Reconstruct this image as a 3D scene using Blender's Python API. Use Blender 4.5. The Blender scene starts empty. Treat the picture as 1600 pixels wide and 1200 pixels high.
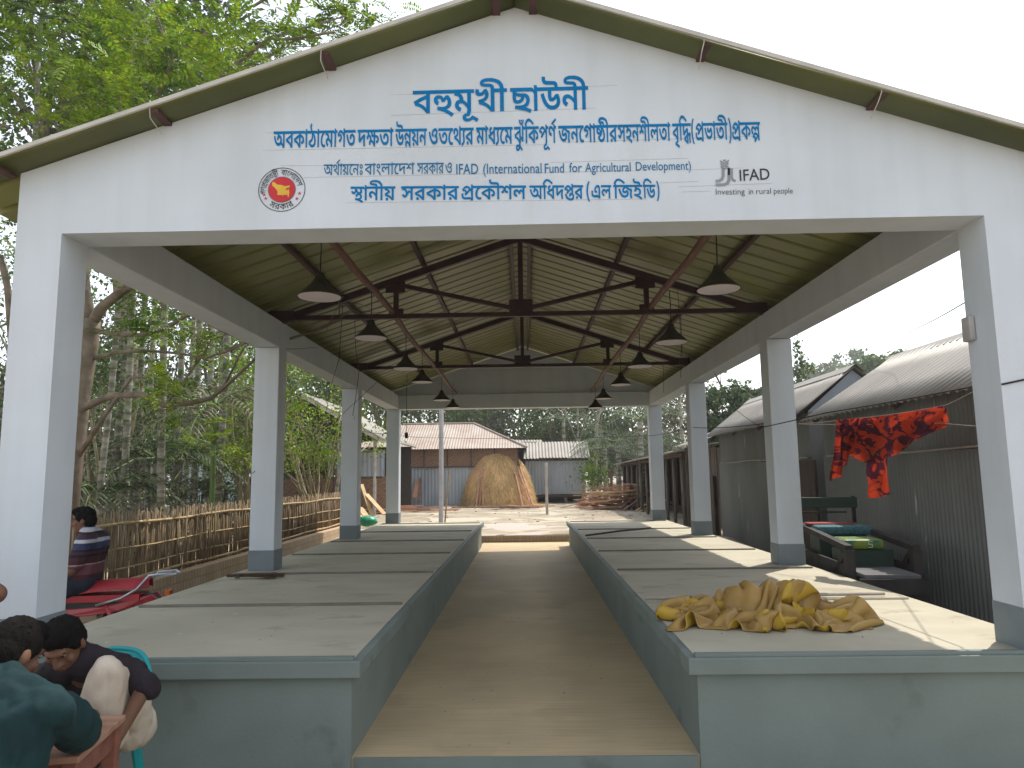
import bpy, bmesh, math, random
import numpy as np
from mathutils import Vector, Matrix, noise as mnoise
from mathutils.geometry import tessellate_polygon
random.seed(7)
S = bpy.context.scene
COL = S.collection
R = math.radians

# ---------------------------------------------------------------- camera
YAW, PITCH, ROLL, FPX = 0.0171, 0.1268, -0.0138, 1121.83
CAMPOS = Vector((0.024, 0.0, 1.6205))
_f = Vector((-math.sin(YAW)*math.cos(PITCH), math.cos(YAW)*math.cos(PITCH), math.sin(PITCH)))
_r = Vector((math.cos(YAW), math.sin(YAW), 0)); _u = _r.cross(_f)
RT = _r*math.cos(ROLL)+_u*math.sin(ROLL); UP = _u*math.cos(ROLL)-_r*math.sin(ROLL)
cd = bpy.data.cameras.new('camera'); cam = bpy.data.objects.new('camera', cd); COL.objects.link(cam)
cd.sensor_width = 36; cd.lens = 36*FPX/1600; cd.clip_start = .05; cd.clip_end = 2000
cam.matrix_world = Matrix(((RT.x, UP.x, -_f.x, CAMPOS.x), (RT.y, UP.y, -_f.y, CAMPOS.y), (RT.z, UP.z, -_f.z, CAMPOS.z), (0, 0, 0, 1)))
S.camera = cam
def at(px, py, Y):
    """point of the place seen at photograph pixel px,py that stands Y metres ahead"""
    d = _f+RT*((px-800)/FPX)-UP*((py-600)/FPX)
    return CAMPOS+d*(Y/d.y)

# ---------------------------------------------------------------- light
SUN = Vector((.38, .40, 1.0)).normalized()
ELEV = math.asin(SUN.z)
w = bpy.data.worlds.new('World'); S.world = w; w.use_nodes = True
nt = w.node_tree; bg = nt.nodes['Background']
sky = nt.nodes.new('ShaderNodeTexSky'); sky.sky_type = 'NISHITA'; sky.sun_disc = False
sky.sun_elevation = ELEV; sky.sun_rotation = math.atan2(SUN.x, SUN.y)
sky.air_density = 1.3; sky.dust_density = 1.4; sky.ozone_density = 1.0
hs = nt.nodes.new('ShaderNodeHueSaturation'); hs.inputs['Saturation'].default_value = .40
nt.links.new(sky.outputs[0], hs.inputs['Color']); nt.links.new(hs.outputs[0], bg.inputs['Color'])
bg.inputs['Strength'].default_value = .15
sl = bpy.data.lights.new('sun', 'SUN'); sl.energy = 2.2; sl.angle = R(.6); sl.color = (1, .94, .85)
so = bpy.data.objects.new('sun', sl); COL.objects.link(so)
so.rotation_euler = SUN.to_track_quat('Z', 'Y').to_euler(); so.location = (8, 8, 20)
S.view_settings.view_transform = 'Standard'; S.view_settings.look = 'None'
S.view_settings.exposure = 1.16; S.view_settings.gamma = 1.0
S.cycles.max_bounces = 8; S.cycles.diffuse_bounces = 5; S.cycles.transparent_max_bounces = 8
S.cycles.use_denoising = True

# ---------------------------------------------------------------- helpers: materials
def M(name, c1, c2=None, rough=.8, scale=6., detail=5, stretch=None, bump=0., bscale=60., metal=0., lo=.35, hi=.65, c3=None, s3=1.3, t3=.62, sheen=0, spec=.3):
    m = bpy.data.materials.new(name); m.use_nodes = True
    t = m.node_tree; b = t.nodes['Principled BSDF']
    b.inputs['Roughness'].default_value = rough; b.inputs['Metallic'].default_value = metal
    b.inputs['Specular IOR Level'].default_value = spec
    tc = t.nodes.new('ShaderNodeTexCoord'); mp = t.nodes.new('ShaderNodeMapping')
    if stretch: mp.inputs['Scale'].default_value = stretch
    t.links.new(tc.outputs['Object'], mp.inputs[0])
    n = t.nodes.new('ShaderNodeTexNoise'); n.inputs['Scale'].default_value = scale; n.inputs['Detail'].default_value = detail
    t.links.new(mp.outputs[0], n.inputs[0])
    r = t.nodes.new('ShaderNodeValToRGB'); r.color_ramp.elements[0].position = lo; r.color_ramp.elements[1].position = hi
    if c2 is None: c2 = tuple(v*.8 for v in c1)
    r.color_ramp.elements[0].color = (*c2, 1); r.color_ramp.elements[1].color = (*c1, 1)
    t.links.new(n.outputs['Fac'], r.inputs[0]); out = r.outputs[0]
    if c3 is not None:
        n3 = t.nodes.new('ShaderNodeTexNoise'); n3.inputs['Scale'].default_value = s3; n3.inputs['Detail'].default_value = 6
        t.links.new(mp.outputs[0], n3.inputs[0])
        r3 = t.nodes.new('ShaderNodeValToRGB'); r3.color_ramp.elements[0].position = t3; r3.color_ramp.elements[1].position = t3+.06
        t.links.new(n3.outputs['Fac'], r3.inputs[0])
        mx = t.nodes.new('ShaderNodeMix'); mx.data_type = 'RGBA'; mx.inputs[7].default_value = (*c3, 1)
        t.links.new(r3.outputs[0], mx.inputs[0]); t.links.new(out, mx.inputs[6]); out = mx.outputs[2]
    t.links.new(out, b.inputs['Base Color'])
    if bump:
        n2 = t.nodes.new('ShaderNodeTexNoise'); n2.inputs['Scale'].default_value = bscale; n2.inputs['Detail'].default_value = 4
        t.links.new(mp.outputs[0], n2.inputs[0])
        bp = t.nodes.new('ShaderNodeBump'); bp.inputs['Strength'].default_value = bump; bp.inputs['Distance'].default_value = .02
        t.links.new(n2.outputs['Fac'], bp.inputs['Height']); t.links.new(bp.outputs[0], b.inputs['Normal'])
    m['out'] = 0
    return m
def nodes(m): return m.node_tree.nodes, m.node_tree.links, m.node_tree.nodes['Principled BSDF']
def leafmat(name, a, b2, rough=.5, trans=.35):
    """leaf: colour varies per leaf, some light passes through"""
    m = M(name, a, b2, rough, scale=1.1, detail=3, lo=.3, hi=.7)
    N, L, b = nodes(m)
    geo = N.new('ShaderNodeNewGeometry'); hv = N.new('ShaderNodeHueSaturation')
    mr = N.new('ShaderNodeMapRange'); mr.inputs[3].default_value = .55; mr.inputs[4].default_value = 1.5
    L.new(geo.outputs['Random Per Island'], mr.inputs[0]); L.new(mr.outputs[0], hv.inputs['Value'])
    mh = N.new('ShaderNodeMapRange'); mh.inputs[3].default_value = .47; mh.inputs[4].default_value = .53
    mul = N.new('ShaderNodeMath'); mul.operation = 'MULTIPLY'; mul.inputs[1].default_value = 7.13
    fr = N.new('ShaderNodeMath'); fr.operation = 'FRACT'
    L.new(geo.outputs['Random Per Island'], mul.inputs[0]); L.new(mul.outputs[0], fr.inputs[0]); L.new(fr.outputs[0], mh.inputs[0]); L.new(mh.outputs[0], hv.inputs['Hue'])
    src = b.inputs['Base Color'].links[0].from_socket
    L.new(src, hv.inputs['Color']); L.new(hv.outputs[0], b.inputs['Base Color'])
    tr = N.new('ShaderNodeBsdfTranslucent'); L.new(hv.outputs[0], tr.inputs[0])
    ms = N.new('ShaderNodeMixShader'); ms.inputs[0].default_value = trans
    L.new(b.outputs[0], ms.inputs[1]); L.new(tr.outputs[0], ms.inputs[2])
    L.new(ms.outputs[0], N['Material Output'].inputs[0])
    return m

# ---------------------------------------------------------------- helpers: meshes (all in world coordinates)
class MB:
    def __init__(s): s.v = []; s.f = []; s.m = []
    def add(s, v, f, mi=0):
        o = len(s.v); s.v += [tuple(p) for p in v]
        s.f += [tuple(i+o for i in q) for q in f]; s.m += [mi]*len(f); return s
    def box(s, x0, x1, y0, y1, z0, z1, mi=0):
        return s.add([(x0, y0, z0), (x1, y0, z0), (x1, y1, z0), (x0, y1, z0), (x0, y0, z1), (x1, y0, z1), (x1, y1, z1), (x0, y1, z1)],
                     [(0, 3, 2, 1), (4, 5, 6, 7), (0, 1, 5, 4), (1, 2, 6, 5), (2, 3, 7, 6), (3, 0, 4, 7)], mi)
    def beam(s, p, q, w=.05, h=.05, up=(0, 0, 1), mi=0):
        p = Vector(p); q = Vector(q); d = (q-p).normalized(); up = Vector(up)
        if abs(d.dot(up)) > .99: up = Vector((0, 1, 0))
        a = d.cross(up).normalized()*(w/2); b = a.cross(d).normalized()*(h/2)
        v = [p-a-b, p+a-b, p+a+b, p-a+b, q-a-b, q+a-b, q+a+b, q-a+b]
        return s.add(v, [(0, 1, 2, 3), (7, 6, 5, 4), (1, 0, 4, 5), (2, 1, 5, 6), (3, 2, 6, 7), (0, 3, 7, 4)], mi)
    def tube(s, pts, rad, n=8, mi=0, cap=True):
        pts = [Vector(p) for p in pts]; k = len(pts)
        if not hasattr(rad, '__len__'): rad = [rad]*k
        v = []; ref = None
        for i in range(k):
            d = (pts[min(i+1, k-1)]-pts[max(i-1, 0)]).normalized()
            if ref is None or abs(ref.dot(d)) > .98: ref = Vector((0, 0, 1)) if abs(d.z) < .9 else Vector((1, 0, 0))
            a = d.cross(ref).normalized(); b = d.cross(a).normalized(); ref = b.cross(d) if ref is None else ref
            for j in range(n):
                t = 2*math.pi*j/n; v.append(pts[i]+(a*math.cos(t)+b*math.sin(t))*rad[i])
        f = [(i*n+j, i*n+(j+1) % n, (i+1)*n+(j+1) % n, (i+1)*n+j) for i in range(k-1) for j in range(n)]
        if cap: f += [tuple(range(n))[::-1], tuple(range((k-1)*n, k*n))]
        return s.add(v, f, mi)
    def lathe(s, prof, c, n=24, mi=0, axis='z'):
        v = []
        for r, h in prof:
            for j in range(n):
                t = 2*math.pi*j/n
                p = (r*math.cos(t), r*math.sin(t), h) if axis == 'z' else (r*math.cos(t), h, r*math.sin(t)) if axis == 'y' else (h, r*math.cos(t), r*math.sin(t))
                v.append((c[0]+p[0], c[1]+p[1], c[2]+p[2]))
        f = [(i*n+j, i*n+(j+1) % n, (i+1)*n+(j+1) % n, (i+1)*n+j) for i in range(len(prof)-1) for j in range(n)]
        return s.add(v, f, mi)
    def grid(s, P, mi=0):
        r = len(P); c = len(P[0]); v = [p for row in P for p in row]
        return s.add(v, [(i*c+j, i*c+j+1, (i+1)*c+j+1, (i+1)*c+j) for i in range(r-1) for j in range(c-1)], mi)
    def prism(s, poly, y0, y1, mi=0):
        n = len(poly); v = [(x, y0, z) for x, z in poly]+[(x, y1, z) for x, z in poly]
        return s.add(v, [tuple(range(n)), tuple(range(2*n-1, n-1, -1))]+[(i, i+n, (i+1) % n+n, (i+1) % n) for i in range(n)], mi)
    def ell(s, c, r, n=12, mi=0):
        v = []; f = []
        for i in range(n+1):
            ph = math.pi*i/n
            for j in range(2*n):
                t = math.pi*j/n; v.append((c[0]+r[0]*math.sin(ph)*math.cos(t), c[1]+r[1]*math.sin(ph)*math.sin(t), c[2]+r[2]*math.cos(ph)))
        m = 2*n
        f = [(i*m+j, (i+1)*m+j, (i+1)*m+(j+1) % m, i*m+(j+1) % m) for i in range(n) for j in range(m)]
        return s.add(v, f, mi)
OFF = {}
def obj(name, mb, mats, parent=None, smooth=False, bevel=0, loc=None, recalc=True):
    """one mesh object; with a parent its vertices are stored about the thing's base"""
    me = bpy.data.meshes.new(name)
    if isinstance(mb, tuple): V, F = mb; me.from_pydata(V, [], F); mi = None
    else: me.from_pydata(mb.v, [], mb.f); mi = mb.m
    if not isinstance(mats, (list, tuple)): mats = [mats]
    for m in mats: me.materials.append(m)
    if mi and len(mats) > 1: me.polygons.foreach_set('material_index', mi)
    if recalc and len(me.polygons) < 60000:
        bm = bmesh.new(); bm.from_mesh(me); bmesh.ops.recalc_face_normals(bm, faces=bm.faces); bm.to_mesh(me); bm.free()
    o = bpy.data.objects.new(name, me); COL.objects.link(o)
    if parent is not None:
        off = OFF[parent.name]; o.parent = parent; OFF[o.name] = off
    else:
        off = Vector(loc) if loc is not None else Vector((0, 0, 0)); o.location = off; OFF[o.name] = off
    if off.length: me.transform(Matrix.Translation(-off))
    if smooth:
        me.polygons.foreach_set('use_smooth', [True]*len(me.polygons))
        if smooth != 'all': me.set_sharp_from_angle(angle=R(40))
    if bevel:
        b = o.modifiers.new('bevel', 'BEVEL'); b.width = bevel; b.segments = 2; b.limit_method = 'ANGLE'; b.angle_limit = R(40)
    return o
def tag(o, label=None, cat=None, group=None, kind=None):
    if label: o['label'] = label
    if cat: o['category'] = cat
    if group: o['group'] = group
    if kind: o['kind'] = kind
    return o
def thing(name, loc, label, cat, group=None):
    o = bpy.data.objects.new(name, None); COL.objects.link(o); o.location = loc; o.empty_display_size = .2
    OFF[o.name] = Vector(loc); return tag(o, label, cat, group)
def copy_tree(o, parent=None):
    c = o.copy(); COL.objects.link(c); c.parent = parent
    for ch in list(o.children): copy_tree(ch, c)
    return c
def smoothstep(a, b, x):
    t = min(1, max(0, (x-a)/(b-a))); return t*t*(3-2*t)
def nz(x, y, z=0, s=1): return mnoise.noise(Vector((x*s, y*s, z*s)))
# ================================================================= THE SHED
D0, W_, PO, ZP, DP, DE = 4.392, 2.927, 3.222, .559, 4.35, 16.95
PY = [D0, D0+4.109, D0+8.258, D0+12.381]; PD = .28
ZB, ZBT, APEX, RK = 3.20, 3.535, 4.70, .335
zr = lambda x: APEX-RK*abs(x)
EX, RY0, RY1 = 3.63, D0-.2, PY[3]+PD+.3

white = M('white_paint', (.575, .615, .66), (.535, .572, .615), .55, scale=1.6, bump=.08, bscale=35, c3=(.52, .535, .545), s3=2.2, t3=.72)
# faint rain streaks and hand marks on the paint
N_, L_, b_ = nodes(white); tc_ = next(n for n in N_ if n.type == 'TEX_COORD'); mp2 = N_.new('ShaderNodeMapping'); mp2.inputs['Scale'].default_value = (3.2, 3.2, .22); L_.new(tc_.outputs['Object'], mp2.inputs[0])
ns = N_.new('ShaderNodeTexNoise'); ns.inputs['Scale'].default_value = 1.6; ns.inputs['Detail'].default_value = 7; L_.new(mp2.outputs[0], ns.inputs[0])
rs_ = N_.new('ShaderNodeValToRGB'); rs_.color_ramp.elements[0].position = .30; rs_.color_ramp.elements[1].position = .56; rs_.color_ramp.elements[0].color = (.80, .79, .76, 1); L_.new(ns.outputs['Fac'], rs_.inputs[0])
ms_ = N_.new('ShaderNodeMix'); ms_.data_type = 'RGBA'; ms_.blend_type = 'MULTIPLY'; ms_.inputs[0].default_value = .33; sc_ = b_.inputs['Base Color'].links[0].from_socket
L_.new(sc_, ms_.inputs[6]); L_.new(rs_.outputs[0], ms_.inputs[7]); L_.new(ms_.outputs[2], b_.inputs['Base Color'])
grey_band = M('grey_paint', (.20, .235, .25), (.165, .195, .21), .6, scale=3)
grey_plat = M('grey_platform_paint', (.18, .215, .195), (.15, .178, .160), .6, scale=1.6, detail=7, bump=.1, bscale=40, c3=(.13, .150, .135), s3=2.6, t3=.62)
def slab_material():
    m = M('grey_cement_top', (.49, .45, .345), (.41, .375, .285), .75, scale=1.3, detail=8, stretch=(1, 1.6, 1), bump=.12, bscale=70, c3=(.37, .335, .255), s3=2.2, t3=.60)
    N, L, b = nodes(m)
    # pale droppings of lime and paint
    v = N.new('ShaderNodeTexVoronoi'); v.inputs['Scale'].default_value = 3.3; v.inputs['Randomness'].default_value = 1
    tc = next(n for n in N if n.type == 'TEX_COORD'); n = N.new('ShaderNodeTexNoise'); n.inputs['Scale'].default_value = 14
    va = N.new('ShaderNodeVectorMath'); va.operation = 'MULTIPLY_ADD'; va.inputs[1].default_value = (.12, .05, 0)
    L.new(tc.outputs['Object'], n.inputs[0]); L.new(n.outputs['Color'], va.inputs[0]); L.new(tc.outputs['Object'], va.inputs[2]); L.new(va.outputs[0], v.inputs[0])
    lt = N.new('ShaderNodeMath'); lt.operation = 'LESS_THAN'; lt.inputs[1].default_value = .06; L.new(v.outputs['Distance'], lt.inputs[0])
    mx = N.new('ShaderNodeMix'); mx.data_type = 'RGBA'; mx.inputs[7].default_value = (.55, .54, .51, 1)
    src = b.inputs['Base Color'].links[0].from_socket
    L.new(lt.outputs[0], mx.inputs[0]); L.new(src, mx.inputs[6]); L.new(mx.outputs[2], b.inputs['Base Color'])
    return m
slab_m = slab_material()
strip_m = M('shadow_toned_strip', (.20, .18, .145), (.14, .125, .10), .8, scale=5)  # raised cement strips, their shadow lines put into the dark colour
def floor_material():
    m = M('brushed_cement_floor', (.54, .415, .245), (.43, .33, .195), .7, scale=.9, detail=8, c3=(.45, .345, .205), s3=1.5, t3=.58)
    N, L, b = nodes(m)
    tc = next(n for n in N if n.type == 'TEX_COORD'); mp = N.new('ShaderNodeMapping'); mp.inputs['Scale'].default_value = (.8, 30, 1)
    L.new(tc.outputs['Object'], mp.inputs[0])
    n = N.new('ShaderNodeTexNoise'); n.inputs['Scale'].default_value = 2.2; n.inputs['Detail'].default_value = 4; L.new(mp.outputs[0], n.inputs[0])
    bp = N.new('ShaderNodeBump'); bp.inputs['Strength'].default_value = .25; bp.inputs['Distance'].default_value = .01
    L.new(n.outputs['Fac'], bp.inputs['Height']); L.new(bp.outputs[0], b.inputs['Normal'])
    mx = N.new('ShaderNodeMix'); mx.data_type = 'RGBA'; mx.blend_type = 'MULTIPLY'; mx.inputs[0].default_value = .3
    src = b.inputs['Base Color'].links[0].from_socket
    r = N.new('ShaderNodeValToRGB'); r.color_ramp.elements[0].position = .35; r.color_ramp.elements[1].position = .6; r.color_ramp.elements[0].color = (.5, .5, .5, 1)
    L.new(n.outputs['Fac'], r.inputs[0]); L.new(src, mx.inputs[6]); L.new(r.outputs[0], mx.inputs[7]); L.new(mx.outputs[2], b.inputs['Base Color'])
    return m
floor_m = floor_material()
roof_m = M('olive_roof_sheet', (.225, .228, .066), (.16, .16, .044), .42, scale=.8, stretch=(1, 3, 1), metal=.0, c3=(.19, .17, .075), s3=.9, t3=.6, spec=.5)
rake_m = M('olive_edge_sheet', (.088, .096, .020), (.062, .070, .014), .4, scale=2, spec=.35, c3=(.36, .36, .33), s3=7, t3=.735)
rake_pale = M('pale_roof_edge', (.52, .49, .44), (.42, .40, .36), .6)
steel_m = M('maroon_steel', (.050, .022, .022), (.032, .014, .015), .5, scale=7)
purlin_m = M('maroon_purlin', (.085, .034, .030), (.055, .023, .021), .55, scale=7)
pole_m = M('reddish_pole', (.20, .095, .065), (.13, .06, .045), .6, scale=9, stretch=(3, .5, 3))

shed = thing('market_shed', (0, D0+6, 0), 'open white market shed with an olive gabled metal roof and blue painted lettering', 'market shed')
# front and rear gables
def gable(y0, y1):
    mb = MB(); e = .012
    mb.prism([(-PO, ZB), (PO, ZB), (PO, zr(PO)-e), (0, APEX-e), (-PO, zr(PO)-e)], y0, y1); return mb
gf = obj('gable_wall', gable(D0, D0+PD), white, shed)
gb = MB(); gb.prism([(-PO, ZBT), (PO, ZBT), (PO, zr(PO)-.03), (0, APEX-.05), (-PO, zr(PO)-.03)], PY[3]+.09, PY[3]+.21)
obj('gable_wall', gb, white, shed)
obj('tie_beam', MB().box(-PO, PO, PY[3], PY[3]+PD, ZB, ZBT), white, shed, bevel=.008)
# pillars with painted feet
for sx in (-1, 1):
    for i, y in enumerate(PY):
        x0, x1 = (W_, PO) if sx > 0 else (-PO, -W_)
        p = obj('pillar', MB().box(x0, x1, y, y+PD, ZP, ZB), white, shed, bevel=.01 if i else 0)
        h = .235 if i else .25
        obj('painted_foot', MB().box(x0-.004, x1+.004, y-.004, y+PD+.004, ZP+.003, ZP+h), grey_band, p)
    x0, x1 = (W_+.012, PO-.003) if sx > 0 else (-PO+.003, -W_-.012)
    obj('side_beam', MB().box(x0, x1, D0+PD, PY[3], ZB+.003, ZBT-.003), white, shed, bevel=.008)
# roof sheets: real trapezoid ribs that run down the slope
prof = []; y = RY0
P_ = .29
while y < RY1:
    prof += [(y, 0), (y+.222, 0), (y+.236, .058), (y+.272, .058), (y+.286, 0)]; y += P_
for sx in (-1, 1):
    mb = MB(); rows = []
    for x in (0.0, 1.25, 2.5, EX):
        rows.append([(sx*x, yy, zr(x)+dz) for yy, dz in prof])
    mb.grid(rows)
    o = obj('roof_sheet', mb, roof_m, shed, recalc=False)
    sm = o.modifiers.new('thickness', 'SOLIDIFY'); sm.thickness = .003; sm.offset = 0
    # rolled rake edge under the overhang
    for yy, dirn in ((RY0, -1), (RY1, 1)):
        mb = MB(); rows = []
        for k in range(9):
            t = k/8; a = yy+.235*t if dirn < 0 else yy-.235*t
            dz = -.004-.016*math.sin(math.pi*min(1, t*1.05))*(1-.25*t)
            rows.append([(sx*x, a, zr(x)+dz) for x in (0.0, EX)])
        mb.grid(rows); o = obj('rake_flashing', mb, rake_m, shed, smooth='all', recalc=False)
        sm = o.modifiers.new('thickness', 'SOLIDIFY'); sm.thickness = .004
        mb = MB(); mb.beam((0, yy-.010*(1 if dirn < 0 else -1), zr(0)+.012), (sx*EX, yy-.010*(1 if dirn < 0 else -1), zr(EX)+.012), .016, .026)
        obj('edge_trim', mb, rake_pale, shed)
obj('ridge_cap', MB().add([(-.22, RY0, zr(.22)+.046), (0, RY0, APEX+.062), (.22, RY0, zr(.22)+.046), (-.22, RY1, zr(.22)+.046), (0, RY1, APEX+.062), (.22, RY1, zr(.22)+.046)], [(0, 1, 4, 3), (1, 2, 5, 4)]), rake_m, shed)
# purlins
for x in (-3.27, -2.27, -1.2, -.12, .12, 1.2, 2.27, 3.27):
    z = zr(x)-.008
    mb = MB()
    mb.box(x-.026, x+.026, RY0+.010, D0-.002, z-.020, z-.002)
    mb.box(x-.025, x+.025, D0+PD+.002, PY[3]+.088, z-.078, z-.024)
    o = obj('purlin', mb, purlin_m, shed)
    if abs(x) > .2 and abs(x) < 3:
        c = MB(); c.tube([(x-.03, RY0+.02, z+.06), (x-.02, RY0-.0, z+.0), (x-.03, RY0+.03, z-.05), (x-.02, RY0+.16, z-.095)], .0035, 5); obj('binding_wire', c, rake_pale, o)
# trusses
for yc in (PY[1]+.14, PY[2]+.14):
    tr = obj('truss', MB().box(-W_-.01, W_+.01, yc-.03, yc+.03, 3.555, 3.61), steel_m, shed)
    for sx in (-1, 1):
        mb = MB(); mb.beam((0, yc, APEX-.15), (sx*3.02, yc, zr(3.02)-.15), .06, .085); obj('rafter', mb, steel_m, tr)
        mb = MB(); mb.box(sx*1.54-.03, sx*1.54+.03, yc-.025, yc+.025, 3.61, zr(1.54)-.16); obj('strut', mb, steel_m, tr)
        mb = MB(); mb.beam((sx*.1, yc, 3.66), (sx*1.5, yc, zr(1.5)-.22), .05, .05); obj('diagonal', mb, steel_m, tr)
        for q in ((sx*1.54-.13, sx*1.54+.11, yc-.012, yc+.012, zr(1.54)-.30, zr(1.54)-.14), (sx*1.54-.09, sx*1.54+.09, yc-.012, yc+.012, 3.6, 3.68), (sx*2.9-.28, sx*2.9+.1, yc-.04, yc+.04, 3.545, 3.67)): obj('gusset_plate', MB().box(*q), steel_m, tr)
    obj('king_post', MB().box(-.03, .03, yc-.025, yc+.025, 3.62, APEX-.1), steel_m, tr)
    obj('gusset_plate', MB().box(-.145, .145, yc-.014, yc+.014, 3.60, 3.77), steel_m, tr)
# poles that carry the lamps
for sx in (-1, 1):
    mb = MB(); pts = [(sx*(1.6+.02*math.sin(k*1.3)), D0+PD+.0+k*(PY[3]-D0-PD+.05)/12, 3.655+.012*math.sin(k*2.1)-.075*(k/12)) for k in range(13)]
    mb.tube(pts, .036, 8); pl = obj('lamp_pole', mb, pole_m, shed, smooth=True)

# floor, apron, platforms
tag(obj('floor', MB().box(-1.04, 1.04, 4.415, 17.94, -.30, 0), floor_m), kind='structure')
mb = MB(); mb.box(-1.004, .994, 4.398, 4.412, -.30, .003); 
tag(obj('floor_edge', mb, grey_plat), kind='structure')
def platform(sx, xin, xout, label):
    p = thing('selling_platform', ((xin+xout)/2, 10.6, 0), label, 'platform')
    lo, hi = sorted((xin-(-sx)*0, xout))
    xi = xin+sx*.057
    b0, b1 = sorted((xi, xout-sx*.05))
    obj('base_wall', MB().box(b0, b1, DP+.05, DE-.04, -.33, ZP-.104), grey_plat, p)
    c0, c1 = sorted((xin, xout))
    cap = obj('slab', MB().box(c0, c1, DP, DE, ZP-.10, ZP-.004), grey_plat, p, bevel=.006)
    t0, t1 = sorted((xin+sx*.05, xout-sx*.004))
    obj('cement_top', MB().box(t0, t1, DP+.035, DE-.004, ZP-.003, ZP), slab_m, cap)
    l0, l1 = sorted((xin+sx*.045, xout-sx*.05))
    obj('front_lip', MB().box(l0, l1, DP+.022, DP+.062, ZP-.003, ZP+.016), grey_plat, cap)
    for y in (6.2, 8.2, 10.2, 12.2, 14.2, 16.55):
        s0, s1 = sorted((xin+sx*(.06+.03*random.random()), xout-sx*.06))
        if y in (8.2,) : pass
        obj('divider_strip', MB().box(s0, s1, y-.024, y+.024, ZP-.002, ZP+.018), strip_m if y > 6.3 or sx < 0 else slab_m, p, bevel=.008)
    return p
platform(-1, -.962, -3.32, 'long grey cement platform left of the aisle, bare but for a twig broom')
platform(1, .951, 3.24, 'long grey cement platform right of the aisle, carrying the crumpled tarpaulin')
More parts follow.
